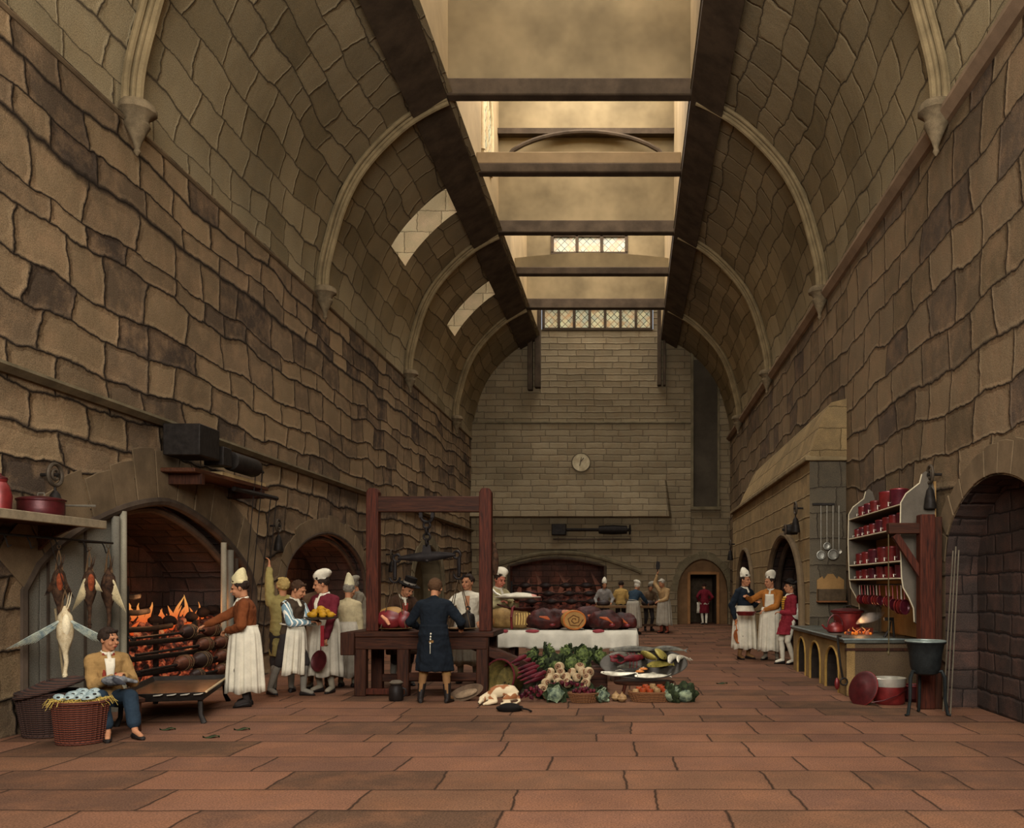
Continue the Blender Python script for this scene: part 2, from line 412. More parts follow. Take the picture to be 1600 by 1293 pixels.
def struct(o, label=None):
    tag(o, label, None, None, 'structure'); return o
def sheet(name, outer, holes, P, m, uv, label=None):
    """flat wall with openings; P maps 2D to 3D"""
    loops = [[V((a, b, 0)) for a, b in outer]] + [[V((a, b, 0)) for a, b in h] for h in holes]
    pts = [p for l in loops for p in l]
    mb = MB(); mb.add([P(p.x, p.y) for p in pts], [tuple(t) for t in tessellate_polygon(loops)])
    return struct(mb.build(name, m, smooth=False, uv=uv, recalc=True), label)
def recess(name, outline, P, Q, m, uv=uv_any, back=True, backm=None, label=None):
    """reveal running from the wall plane P to the plane Q, closed at the back"""
    mb = MB(); n = len(outline)
    a = [P(x, z) for x, z in outline]; b = [Q(x, z) for x, z in outline]
    mb.add(a + b, [(i, i + 1, i + 1 + n, i + n) for i in range(n - 1)])
    if back:
        k = tessellate_polygon([[V((x, z, 0)) for x, z in outline]])
        mb.add(b, [tuple(t) for t in k])
    return struct(mb.build(name, m, smooth=False, uv=uv, recalc=False), label)
TR = [0]
def trim(mb, m, label, uv=None, smooth=True, bevel=0, angle=40):
    TR[0] += 1
    return struct(mb.build('trim_%d' % TR[0], m, smooth=smooth, uv=uv, bevel=bevel, angle=angle), label)

# ---- floor
mb = MB(); nx, ny = 2, 2
mb.add([(-9.5, YN, 0), (6.5, YN, 0), (6.5, 40, 0), (-9.5, 40, 0)], [(0, 1, 2, 3)])
struct(mb.build('floor', M['floor'], smooth=False, uv=lambda p, n: (p.x + p.y * 0.02, p.y * 0.9)), 'reddish brown flagstone floor of the hall')

# ---- left wall: hearth arches
A1 = arch(9.75, 15.75, 1.55, 2.80, p=1.55, q=1.45)
A2 = arch(17.05, 22.4, 1.62, 2.76, p=1.8, q=1.9)
A3 = arch(27.2, 31.6, 1.55, 2.95, p=1.8, q=1.9)
PL = lambda y, z: V((WL, y, z))
out = [(YN, 0), (9.75, 0)] + A1 + [(15.75, 0), (17.05, 0)] + A2 + [(22.4, 0), (27.2, 0)] + A3 + [(31.6, 0), (YB, 0), (YB, SPR), (YN, SPR)]
sheet('wall_left', out, [], PL, M['wall_l'], uv_yz, 'left wall of large rough brown rubble blocks')
def inset(A, y0, y1): return [(y0, 0)] + A + [(y1, 0)]
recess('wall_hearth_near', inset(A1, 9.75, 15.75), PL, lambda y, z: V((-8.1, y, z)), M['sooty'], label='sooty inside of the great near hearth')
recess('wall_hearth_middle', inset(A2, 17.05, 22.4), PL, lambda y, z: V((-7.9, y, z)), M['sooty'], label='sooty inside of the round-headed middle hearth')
recess('wall_hearth_far', inset(A3, 27.2, 31.6), PL, lambda y, z: V((-7.3, y, z)), M['archg'], label='shallow arched recess at the far end of the left wall')
def voussoirs(A, x, side, wid, n, m, label, yz=True, depth=.02, seed=1, skip=(0, 0)):
    rnd = random.Random(seed); mb = MB()
    # walk the outline by arc length
    L = [0]
    for a, b in zip(A, A[1:]): L.append(L[-1] + math.hypot(b[0]-a[0], b[1]-a[1]))
    def at(s):
        s = min(max(s, 0), L[-1] - 1e-6)
        for i in range(len(A) - 1):
            if s <= L[i+1]:
                t = (s - L[i]) / (L[i+1] - L[i]); a, b = A[i], A[i+1]
                tx, tz = (b[0]-a[0]), (b[1]-a[1]); l = math.hypot(tx, tz)
                return (a[0] + tx*t, a[1] + tz*t), (-tz/l, tx/l)
    for i in range(n):
        s0, s1 = L[-1]*(i+.03)/n, L[-1]*(i+.97)/n; w = wid * rnd.uniform(.85, 1.18); d = depth * rnd.uniform(.6, 1.3)
        (p0, q0), (p1, q1) = at(s0), at(s1); (pm, qm) = at((s0+s1)/2)
        nn = qm if qm[1] > 0 or abs(qm[0]) > .5 else (-qm[0], -qm[1])
        def off(p, q, k): return (p[0] + q[0]*k, p[1] + q[1]*k)
        poly = [off(p0, q0, .02), off(pm, qm, .02), off(p1, q1, .02), off(p1, q1, w), off(pm, qm, w*1.02), off(p0, q0, w)]
        if yz: mb.prism(poly, side*d, 'x', x)
        else: mb.prism(poly, side*d, 'y', x)
    trim(mb, m, label, smooth=False, bevel=.012)
voussoirs(A1, WL, 1, .62, 13, M['arch'], 'ring of big wedge stones over the near hearth', seed=3)
voussoirs(A2, WL, 1, .34, 17, M['arch'], 'ring of wedge stones over the middle hearth', seed=4)
voussoirs(A3, WL, 1, .32, 13, M['archg'], 'ring of wedge stones over the far recess in the left wall', seed=5)
def hood(A, x, side, r, m, label, off=0.0, yz=True, base=True):
    pts = [((x + side*r*.5), y, z + off) if yz else (y, x + side*r*.5, z + off) for y, z in A]
    if base: pts = [(pts[0][0], pts[0][1], 0)] + pts + [(pts[-1][0], pts[-1][1], 0)]
    mb = MB().tube(pts, r, 8, up=(1, 0, 0) if yz else (0, 1, 0)); trim(mb, m, label)
hood(A1, WL-.06, 1, .07, M['archd'], 'dark moulded edge round the near hearth opening')
hood([(y, z-.10) for y, z in arch(9.9, 15.6, 1.5, 2.8, p=1.55, q=1.45)], WL-.25, 1, .06, M['archd'], 'inner order of the near hearth arch')
hood(A2, WL-.05, 1, .05, M['archd'], 'moulded edge round the middle hearth opening')
hood([(y, z-.1) for y, z in arch(17.2, 22.2, 1.6, 2.75, p=1.8, q=1.9)], WL-.22, 1, .05, M['archd'], 'inner order of the middle hearth arch')
hood(A3, WL-.05, 1, .05, M['archg'], 'moulded edge round the far recess in the left wall')

# grey screen that fills the near part of the great hearth, and its jamb shafts
scr = [(9.78, 0)] + [(y, z-.04) for y, z in A1 if y < 11.5]
zz = [z for y, z in A1 if y < 11.5][-1]
scr += [(11.6, zz + .0), (11.6, 0)]
mb = MB(); mb.prism(scr, .12, 'x', WL-.2); trim(mb, M['grey'], 'grey slab screen filling the near end of the great hearth', uv=uv_any, smooth=False)
for yy in (10.25, 10.95):
    trim(MB().bx(WL-.09, WL-.06, yy, yy+.03, 0, 2.3), M['archd'], 'joint strip on the grey screen')
for yy, rr, mm in ((11.62, .045, 'greyw'), (11.45, .05, 'grey'), (14.5, .045, 'greyw'), (14.72, .06, 'grey'), (14.95, .04, 'archd')):
    top = min(z for y, z in A1 if abs(y-yy) < .5) if True else 2.5
    mb = MB().tube([(WL+.02, yy, 0), (WL+.02, yy, .12), (WL+.02, yy, .13), (WL+.02, yy, top+.08)], [rr*1.5, rr*1.5, rr, rr], 12)
    trim(mb, M['jamb'] if False else mat('jamb_' + mm, '#8c8674' if mm == 'greyw' else ('#6b675c' if mm == 'grey' else '#3b332b'), .9, var=.15, vs=2), 'slender stone shaft at the side of the near hearth')

# string course and springing ledge on the left wall
def course(side, x, z, h, d, y0, y1, m, label):
    s = 1 if side == 'l' else -1
    prof = [(x, z), (x + s*d*.4, z), (x + s*d, z + h*.45), (x + s*d, z + h*.7), (x, z + h)]
    mb = MB(); rings = [[V((a, y, b)) for a, b in prof] for y in (y0, y1)]; mb.loft(rings)
    trim(mb, m, label, smooth=False)
course('l', WL, 3.84, .13, .13, YN, YB, M['archg'], 'string course along the left wall above the hearths')
course('l', WL, 7.66, .06, .04, YN, YB, M['arch'], 'ledge where the vault springs from the left wall')

# ---- right wall
B1 = arch(8.75, 11.8, 1.9, 2.86, p=1.9, q=2.0)
PR = lambda y, z: V((WR, y, z))
out = [(YN, 0), (8.75, 0)] + B1 + [(11.8, 0), (YB, 0), (YB, SPR), (YN, SPR)]
sheet('wall_right', out, [], PR, M['wall_r'], uv_yz, 'right wall of tall rough brown stone blocks')
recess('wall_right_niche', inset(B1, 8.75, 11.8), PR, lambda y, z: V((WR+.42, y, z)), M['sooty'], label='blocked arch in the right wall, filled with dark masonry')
voussoirs(B1, WR, -1, .36, 11, M['arch'], 'wedge stones over the blocked arch in the right wall', seed=8)
course('r', WR, 7.62, .22, .16, YN, YB, mat('pale_ledge', '#85705a', .95, var=.2, vs=1.5, grain=.2), 'sloping ledge where the vault springs from the right wall')

# projecting chimney block on the right wall
CF, CY0, CY1, CZ = 3.45, 17.24, 30.2, 4.05
C1 = arch(17.75, 22.1, 1.35, 2.72, p=1.9, q=1.9); C2 = arch(24.9, 28.4, 1.35, 2.68, p=1.9, q=1.9)
out = [(CY0, 0), (17.75, 0)] + C1 + [(22.1, 0), (24.9, 0)] + C2 + [(28.4, 0), (CY1, 0), (CY1, CZ), (CY0, CZ)]
PF = lambda y, z: V((CF, y, z))
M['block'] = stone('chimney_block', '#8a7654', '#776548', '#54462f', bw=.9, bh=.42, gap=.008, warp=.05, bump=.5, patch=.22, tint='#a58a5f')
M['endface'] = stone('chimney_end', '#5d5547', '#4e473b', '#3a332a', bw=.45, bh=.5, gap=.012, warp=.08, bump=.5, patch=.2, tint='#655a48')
sheet('wall_chimney', out, [], PF, M['block'], uv_yz, 'tan stone face of the chimney block on the right')
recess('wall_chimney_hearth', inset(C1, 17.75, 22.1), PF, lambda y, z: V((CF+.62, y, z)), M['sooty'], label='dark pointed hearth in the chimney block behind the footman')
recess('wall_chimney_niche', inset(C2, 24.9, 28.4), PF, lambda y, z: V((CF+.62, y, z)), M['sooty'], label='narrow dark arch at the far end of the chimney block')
hood(C1, CF-.02, -1, .07, M['arch'], 'moulded edge of the near arch in the chimney block')
hood(C2, CF-.02, -1, .06, M['arch'], 'moulded edge of the far arch in the chimney block')
hood([(y, z-.12) for y, z in arch(17.95, 21.9, 1.3, 2.72, p=1.9, q=1.9)], CF+.12, 1, .06, M['archd'], 'inner order of the near arch in the chimney block')
endp = [(CF, CZ), (3.5, 4.28), (3.62, 4.66), (3.75, 4.95), (3.86, 5.12), (3.97, 4.9), (4.06, 4.6), (4.13, 4.25), (WR, 4.0)]
face = [(CF, 0), (CF, CZ)] + endp[1:-1] + [(WR, 4.0), (WR, 0)]
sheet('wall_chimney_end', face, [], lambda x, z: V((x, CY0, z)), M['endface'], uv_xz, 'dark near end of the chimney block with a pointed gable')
mb = MB(); rings = []
for y, k in ((CY0-.05, 1), (CY0+.4, 1), (25, 1), (27.5, 1), (28.6, .75), (29.6, .4), (CY1+.05, .05)):
    ring = [V((CF-.05, y, CZ))]
    for x, z in endp[1:5]: ring.append(V((x, y, CZ + (z-CZ)*k)))
    ring += [V((WR+.02, y, CZ + 1.15*k)), V((WR+.02, y, CZ-.05))]
    rings.append(ring)
mb.loft(rings); trim(mb, M['block'], 'sloping stone roof of the chimney block', uv=uv_any, angle=50)
trim(MB().bx(CF-.1, CF+.02, CY0-.08, CY1, CZ-.05, CZ+.05).bx(CF-.1, WR, CY0-.1, CY0+.02, CZ-.05, CZ+.03), M['rib'], 'eaves moulding of the chimney block', bevel=.02)
recess('wall_chimney_back', [(CF, 0), (CF, CZ), (WR, CZ), (WR, 0)], lambda x, z: V((x, CY1, z)), lambda x, z: V((x, CY1, z)), M['wall_b'], label='far end of the chimney block')

# ---- vault profile (distance from the hall's middle, height)
KP = [(HW, SPR), (HW-.04, 8.3), (5.18, 8.95), (4.98, 9.6), (4.66, 10.25), (4.2, 10.83), (3.6, 11.38), (3.0, 11.74), (2.5, 11.95)]
def cat(pts, n):
    res = []; P = [V((2*pts[0][0]-pts[1][0], 2*pts[0][1]-pts[1][1]))] + [V(p) for p in pts] + [V((2*pts[-1][0]-pts[-2][0], 2*pts[-1][1]-pts[-2][1]))]
    for i in range(1, len(P) - 2):
        for k in range(n):
            t = k / n
            res.append(.5*((2*P[i]) + (-P[i-1]+P[i+1])*t + (2*P[i-1]-5*P[i]+4*P[i+1]-P[i+2])*t*t + (-P[i-1]+3*P[i]-3*P[i+1]+P[i+2])*t**3))
    res.append(P[-2]); return res
PROF = cat(KP, 4)
ARC = [0]
for a, b in zip(PROF, PROF[1:]): ARC.append(ARC[-1] + (b-a).length)
SL = [(22.4, 23.8), (29.2, 30.5)]
i0 = min(range(len(PROF)), key=lambda i: abs(PROF[i].x - 4.78)); i1 = min(range(len(PROF)), key=lambda i: abs(PROF[i].x - 3.25))
for sgn, nm in ((-1, 'left'), (1, 'right')):
    ys = sorted(set([YN, 0, 5, 10, 15, 20, 25, 27, 33, YB] + ([y for s in SL for y in s] if sgn < 0 else [])))
    mb = MB(); n = len(PROF); vs = []
    for y in ys:
        for p in PROF: vs.append(V((XC + sgn*p.x, y, p.y)))
    fs = []
    for j in range(len(ys) - 1):
        for i in range(n - 1):
            if sgn < 0 and i0 <= i < i1 and any(abs(ys[j]-a) < 1e-6 for a, b in SL): continue
            fs.append((j*n+i, j*n+i+1, (j+1)*n+i+1, (j+1)*n+i))
    mb.add(vs, fs)
    arcof = {round(p.y, 4): ARC[i] for i, p in enumerate(PROF)}
    struct(mb.build('ceiling_vault_' + nm, M['vault'], uv=lambda p, nn: (p.y, SPR + arcof.get(round(p.z, 4), 0)), angle=180, recalc=False), 'curved rubble vault springing from the %s wall' % nm)
# the two window slots cut through the left haunch
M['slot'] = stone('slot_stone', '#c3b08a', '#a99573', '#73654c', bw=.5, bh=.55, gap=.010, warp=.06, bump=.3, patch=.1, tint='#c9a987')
for k, (a, b) in enumerate(SL):
    mb = MB(); inn = []; o_ = []
    for i in range(i0, i1 + 1):
        p = PROF[i]; inn.append(V((XC - p.x, 0, p.y)))
        t = (PROF[min(i+1, len(PROF)-1)] - PROF[i-1]).normalized(); nn = V((-t.y, 0, 0)); d = V((-t.y, 0, -t.x))
        o_.append(V((XC - p.x - abs(t.y)*.75, 0, p.y + abs(t.x)*.75)))
    for y in (a, b):
        mb.add([q + V((0, y, 0)) for q in inn] + [q + V((0, y + (.0 if y == b else 0), 0)) for q in o_], [(i, i+1, i+1+len(inn), i+len(inn)) for i in range(len(inn)-1)])
    for q in (0, -1):
        mb.add([inn[q]+V((0, a, 0)), inn[q]+V((0, b, 0)), o_[q]+V((0, b, 0)), o_[q]+V((0, a, 0))], [(0, 1, 2, 3)])
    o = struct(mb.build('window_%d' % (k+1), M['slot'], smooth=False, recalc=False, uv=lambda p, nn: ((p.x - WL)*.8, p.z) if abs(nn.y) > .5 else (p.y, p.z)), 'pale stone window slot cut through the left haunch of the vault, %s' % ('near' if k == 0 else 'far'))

# ---- back wall
D1 = arch(1.95, 4.08, 1.35, 2.72, p=1.9, q=1.9)
FX0, FX1 = -5.06, -1.05
H1 = [(FX0 + (FX1-FX0)*i/14, 2.42 + .34*math.sin(PI*i/14)) for i in range(15)]
PB = lambda x, z: V((x, YB, z))
gab = [(XC - p.x, p.y) for p in PROF] + [(BXL, 17), (BXR, 17)] + [(XC + p.x, p.y) for p in reversed(PROF)]
WIN = [(-3.7, 12.28), (-3.7, 13.22), (.95, 13.22), (.95, 12.28)]
out = [(WL, 0), (FX0, 0)] + H1 + [(FX1, 0), (1.95, 0)] + D1 + [(4.08, 0), (WR, 0)] + list(reversed(gab))
sheet('wall_back', out, [WIN], PB, M['wall_b'], uv_xz, 'grey brown coursed stone end wall of the hall')
recess('wall_hearth_end', [(FX0, 0)] + H1 + [(FX1, 0)], PB, lambda x, z: V((x, YB+1.1, z)), M['sooty'], label='sooty inside of the wide hearth in the end wall')
M['door_tan'] = mat('door_panel', '#7c5f42', .9, var=.15, vs=3, grain=.2)
recess('wall_doorway', inset(D1, 1.95, 4.08), PB, lambda x, z: V((x, YB+.45, z)), M['archg'], back=False, label='arched doorway reveal in the end wall')
dr = [(2.52, 0), (2.52, 2.08), (3.62, 2.08), (3.62, 0)]
out = [(1.95, 0), (2.52, 0), (2.52, 2.08), (3.62, 2.08), (3.62, 0), (4.08, 0)] + list(reversed(D1))
sheet('wall_door_panel', out, [], lambda x, z: V((x, YB+.45, z)), M['door_tan'], uv_xz, 'tan panelled screen inside the arched doorway')
trim(MB().bx(2.40, 2.52, YB+.36, YB+.5, 0, 2.18).bx(3.62, 3.74, YB+.36, YB+.5, 0, 2.18).bx(2.52, 3.62, YB+.36, YB+.5, 2.08, 2.2), mat('door_frame', '#9b7047', .8, var=.15, vs=3), 'tan wooden frame of the end doorway', bevel=.01)
recess('wall_passage', dr, lambda x, z: V((x, YB+.45, z)), lambda x, z: V((x, YB+2.4, z)), mat('passage_dim', '#55483a', .95, var=.2), uv=None, label='dim passage behind the end doorway')
voussoirs(D1, YB, -1, .3, 13, M['archg'], 'wedge stones over the end doorway', yz=False, seed=9)
H2 = [(-6.3 + 6.75*i/20, 1.9 + 1.1*math.sin(PI*(i+2)/24)) for i in range(21)]
hood(H2, YB, -1, .10, M['archg'], 'broad relieving arch over the end hearth', yz=False, base=False)
hood(H1, YB, -1, .06, M['archd'], 'dark moulded head of the end hearth', yz=False, base=True)
# thicker lower masonry, chimney hood and dark upright recess
mb = MB(); mb.bx(WL, 2.5, YB-.16, YB+.01, 4.45, 8.35)
trim(MB().bx(WL, 2.5, YB-.14, YB+.005, 3.12, 8.35), M['wall_b'], 'slightly thicker masonry of the lower end wall', uv=uv_any, smooth=False)
trim(MB().bx(WL, 2.52, YB-.19, YB, 8.33, 8.41), M['archg'], 'ledge at the top of the thicker masonry', bevel=.02)
mb = MB(); mb.loft([[V((WL+.02, YB-.14, 4.45)), V((WL+.02, YB-.62, 4.45)), V((1.58, YB-.62, 4.45)), V((1.72, YB-.14, 4.45))][::1],
                    [V((WL+.02, YB-.14, 5.98)), V((WL+.02, YB-.30, 5.98)), V((1.42, YB-.30, 5.98)), V((1.5, YB-.14, 5.98))]])
trim(mb, M['wall_b'], 'sloping masonry offset over the end hearth', uv=uv_any, smooth=False)
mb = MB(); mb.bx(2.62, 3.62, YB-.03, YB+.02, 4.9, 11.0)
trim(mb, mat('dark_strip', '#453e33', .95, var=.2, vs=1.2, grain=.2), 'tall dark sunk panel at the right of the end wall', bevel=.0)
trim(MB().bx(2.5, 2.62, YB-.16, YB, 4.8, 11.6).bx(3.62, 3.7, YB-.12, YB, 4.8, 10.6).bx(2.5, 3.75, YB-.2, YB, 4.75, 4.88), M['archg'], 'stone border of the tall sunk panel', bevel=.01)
# wall posts under the last tie beam
trim(MB().bx(-4.25, -4.05, YB-.3, YB, 9.7, 13.4).bx(-3.95, -3.72, YB-.35, YB, 9.8, 13.4), M['beam'], 'pair of timber wall posts left of the leaded window', bevel=.02)
trim(MB().bx(1.12, 1.28, YB-.3, YB, 9.9, 13.4).bx(1.36, 1.46, YB-.25, YB, 9.9, 12.6), M['beam'], 'pair of timber wall posts right of the leaded window', bevel=.02)

# leaded windows
def glassmat():
    t = NT('leaded_glass'); co = t.N('ShaderNodeTexCoord').outputs['UV']
    mp = t.N('ShaderNodeMapping'); mp.inputs['Rotation'].default_value = (0, 0, R(45)); mp.inputs['Scale'].default_value = (5.2, 5.2, 1); t.L(co, mp.inputs[0])
    b = t.N('ShaderNodeTexBrick'); b.offset = 0; b.squash = 1; t.L(mp.outputs[0], b.inputs['Vector'])
    b.inputs['Scale'].default_value = 1; b.inputs['Brick Width'].default_value = 1; b.inputs['Row Height'].default_value = 1
    b.inputs['Mortar Size'].default_value = .07; b.inputs['Mortar Smooth'].default_value = .2
    b.inputs['Color1'].default_value = lin('#b9b38c'); b.inputs['Color2'].default_value = lin('#8f9482'); b.inputs['Mortar'].default_value = lin('#3a362c')
    n = t.N('ShaderNodeTexNoise', Scale=3.0, Detail=3.0); t.L(co, n.inputs['Vector'])
    c = t.mix(b.outputs['Color'], lin('#a8865f'), t.ramp(n.outputs['Fac'], [(.45, (0, 0, 0)), (.7, (1, 1, 1))]))
    t.L(c, t.b.inputs['Base Color']); t.L(c, t.b.inputs['Emission Color']); t.b.inputs['Emission Strength'].default_value = .42
    t.b.inputs['Roughness'].default_value = .25; return t.m
M['glass'] = glassmat()
def leaded(name, n, x0, x1, z0, z1, y, label):
    o = MB().bx(x0, x1, y, y+.02, z0, z1).build(name, M['glass'], smooth=False, uv=uv_xz); struct(o, label)
    mb = MB(); w = (x1 - x0) / n
    for i in range(n + 1): mb.bx(x0 + i*w - .055, x0 + i*w + .055, y-.1, y+.03, z0-.05, z1+.05)
    mb.bx(x0-.05, x1+.05, y-.1, y+.03, z1, z1+.1); mb.bx(x0-.05, x1+.05, y-.1, y+.03, z0-.1, z0)
    f = mb.build('window_frame', M['beam'], o, smooth=False, bevel=.01)
leaded('window_3', 7, -3.62, .87, 12.34, 13.16, YB+.05, 'row of seven leaded lattice lights high in the end gable')

# ---- near end wall behind the viewer
gabn = [(WL, 0)] + gab + [(WR, 0)]
sheet('wall_front', gabn, [], lambda x, z: V((x, YN, z)), M['wall_b'], uv_xz, 'near gable wall of the hall')

# ---- skylight curbs, tie beams, lantern
def beam(nm, x0, x1, y0, y1, z0, z1, label, b=.03):
    trim(MB().bx(x0, x1, y0, y1, z0, z1), M['beam'], label, bevel=b)
cb = [(BXL, 11.84), (BXL, 12.02), (BXL-.5, 12.0), (BXL-.72, 11.72), (BXL-.72, 11.42)]
trim(MB().prism(cb, YB-YN-.02, 'y', YN), M['beam'], 'long dark timber curb on the left of the roof lantern', smooth=False, bevel=.02)
cb = [(BXR, 11.84), (BXR, 12.02), (BXR+.4, 12.0), (BXR+.66, 11.72), (BXR+.66, 11.46)]
trim(MB().prism(cb, YB-YN-.02, 'y', YN), M['beam'], 'long dark timber curb on the right of the roof lantern', smooth=False, bevel=.02)
trim(MB().bx(BXL-.02, BXL+.02, YN, YB-.02, BZ+.10, BZ+.15).bx(BXR-.02, BXR+.02, YN, YB-.02, BZ+.10, BZ+.15), mat('curb_fillet', '#5b4f3b', .9, var=.1, vs=1), 'pale fillet along the top of the lantern curbs', bevel=.01)
for y in BEAMS:
    main = min(abs(y - q) for q in (4.3, 11.6, 18.9, 26.2, 33.3)) < .1
    h = .34 if main else .26
    beam('b', BXL-.02, BXR+.02, y-.14, y+.14, BZ-(.02 if main else -.02), BZ+h, 'dark timber tie beam crossing the roof lantern')
# lantern side walls, plaster
for sg, x, nm in ((1, BXL, 'left'), (-1, BXR, 'right')):
    mb = MB(); mb.bx(x - sg*.12, x, YN, YB, BZ+.1, 17.0)
    struct(mb.build('wall_lantern_' + nm, mat('cream_plaster', '#9a8461', .95, var=.2, vs=.6, grain=.26), smooth=False), 'pale plaster side of the roof lantern, %s' % nm)
struct(MB().bx(BXL-.1, BXR+.1, YN, YB, 17.0, 17.1).build('ceiling', mat('lantern_top', '#8c7a5c', .95), smooth=False), 'boarded top of the roof lantern')
def panel(y, z0, z1, label, holes=(), x0=BXL, x1=BXR, th=.06, top=None):
    o = [(x0, z0)] + (top if top else [(x0, z1), (x1, z1)]) + [(x1, z0)]
    mb = MB(); loops = [[V((a, b, 0)) for a, b in o]] + [[V((a, b, 0)) for a, b in h] for h in holes]
    pts = [p for l in loops for p in l]; tr = tessellate_polygon(loops)
    for yy in (y, y + th): mb.add([V((p.x, yy, p.y)) for p in pts], [tuple(t) for t in tr])
    trim(mb, M['plaster'], label, smooth=False)
for y in (4.3, 7.95, 11.6, 15.25, 18.9): panel(y, BZ+.3, 17.0, 'plastered partition standing on a tie beam of the lantern')
# second bay: open truss with an arched brace, blank partition behind
def bow(x0, x1, zb, za, n=16): return [(x0 + (x1-x0)*i/n, zb + (za-zb)*math.sin(PI*i/n)**.5) for i in range(n+1)]
panel(26.2, BZ+.3, 17.0, 'plastered partition over the third tie beam')
bb = bow(BXL+.15, BXR-.15, 13.75, 14.72)
mb = MB().tube([(x, 25.9, z) for x, z in bb], .07, 8, up=(0, 1, 0)); mb.bx(BXL, BXR, 25.95, 26.2, 14.7, 14.86)
trim(mb, M['beam'], 'arched brace under the collar in the lantern')
trim(MB().bx(BXL, BXR, 22.4, 22.6, BZ+.26, BZ+.55), mat('lit_beam', '#8a7456', .95, var=.15, vs=1), 'paler strip painted as the lit upper face of the second tie beam', bevel=.02)  # pale box puts the lit upper face of the beam into colour
top = [(BXL, 12.5)] + [(BXL + (BXR-BXL)*i/12, 12.5 + .18*math.sin(PI*i/12)) for i in range(1, 12)] + [(BXR, 12.5)]
panel(29.8, BZ+.2, 12.5, 'low plastered partition with a bowed top', top=top)
hz = [(-2.95, 13.95), (-2.95, 14.6), (-.1, 14.6), (-.1, 13.95)]
panel(33.3, BZ+.3, 17.0, 'plastered partition over the last tie beam', holes=[hz])
leaded('window_4', 3, -2.9, -.15, 14.0, 14.55, 33.34, 'three leaded lattice lights high inside the lantern')
# lancet in the lantern's left side
lan = arch(23.2, 24.7, 14.0, 15.0)
mb = MB().tube([(BXL+.03, 23.2, 12.9)] + [(BXL+.03, y, z) for y, z in lan] + [(BXL+.03, 24.7, 12.9), ], .06, 8, up=(1, 0, 0)); mb.bx(BXL, BXL+.06, 23.2, 24.7, 12.84, 12.95)
mb.bx(BXL, BXL+.05, 23.92, 23.98, 12.9, 14.9)
trim(mb, mat('pale_tracery', '#c9b48c', .9, var=.1), 'pale tracery of the small arched light in the lantern side')
o = MB(); o.prism([(23.2, 12.9)] + lan + [(24.7, 12.9)], .02, 'x', BXL); o = o.build('window_5', M['glass'], smooth=False, uv=uv_yz); struct(o, 'small arched leaded light in the left side of the lantern')

# ---- vault ribs with their corbels
RIBY = [4.3, 11.7, 18.9, 26.2, 33.2]
def rib(sgn, y, label):
    root = thing('vault_rib', label, 'rib', (XC + sgn*(HW-.1), y, SPR), group='moulded stone ribs of the vault')
    pts = [V((XC + sgn*(p.x-.10), y, p.y)) for p in PROF[:-2]]
    root['kind'] = 'structure'
    mb = MB()
    for dy, r, dx in ((-.13, .045, .03), (0, .06, -.07), (.13, .045, .03), (-.065, .03, -.03), (.065, .03, -.03), (0, .12, .09)):
        q = []
        for i, p in enumerate(pts):
            t = (pts[min(i+1, len(pts)-1)] - pts[max(i-1, 0)]).normalized(); nrm = V((-t.z*1, 0, t.x)) * (sgn); nrm = nrm if nrm.x*sgn > 0 else -nrm
            q.append(p + V((0, dy, 0)) + nrm*dx)
        mb.tube(q, r, 8, up=(0, 1, 0))
    mb.build('moulding', M['rib'], root, rel=root.location)
    c = V((XC + sgn*(HW-.16), y, SPR-.02))
    cb = MB().lathe([(.20, .16), (.24, .1), (.24, .04), (.17, 0), (.14, -.06), (.16, -.12), (.11, -.22), (.06, -.33), (.03, -.42), (.045, -.47), (.01, -.52)], c, 10)
    cb.build('corbel', mat('corbel_stone', '#6d5f49', .9, var=.3, vs=6), root, rel=root.location)
for k, y in enumerate(RIBY):
    if k == 0: continue
    nm = ['', 'nearest', 'second', 'third', 'fourth'][k]
    rib(-1, y, '%s moulded rib on a pointed corbel of the left vault, counting from the viewer' % nm)
    rib(1, y, '%s moulded rib on a pointed corbel of the right vault, counting from the viewer' % nm)
# ================================================================ PEOPLE
def cloth(name, c, **k): return mat('cloth_' + name, c, .92, **dict(dict(var=.16, vs=5, grain=.14, bump=.2, spec=.15), **k))
HAIR = mat('dark_hair', '#2c211a', .8, var=.3, vs=30, grain=.2)
EYE_M = mat('dark_eye', '#1d1512', .3, var=0, grain=0)
LIP = mat('lip', '#8d3b34', .6, var=.05, grain=.05)
SHOE = mat('black_leather', '#1f1a18', .5, var=.2, vs=12)
def rx(a): return Matrix.Rotation(R(a), 3, 'X')
def ry(a): return Matrix.Rotation(R(a), 3, 'Y')
def rzm(a): return Matrix.Rotation(R(a), 3, 'Z')
def ik(a, b, l1, l2, hint):
    d = b - a; D = max(min(d.length, (l1 + l2) * .999), abs(l1 - l2) + .02); u = d.normalized()
    b2 = a + u * D; x = (l1*l1 - l2*l2 + D*D) / (2*D); h = math.sqrt(max(l1*l1 - x*x, 0))
    p = hint - u * hint.dot(u)
    if p.length < 1e-4: p = u.orthogonal()
    return a + u*x + p.normalized()*h, b2

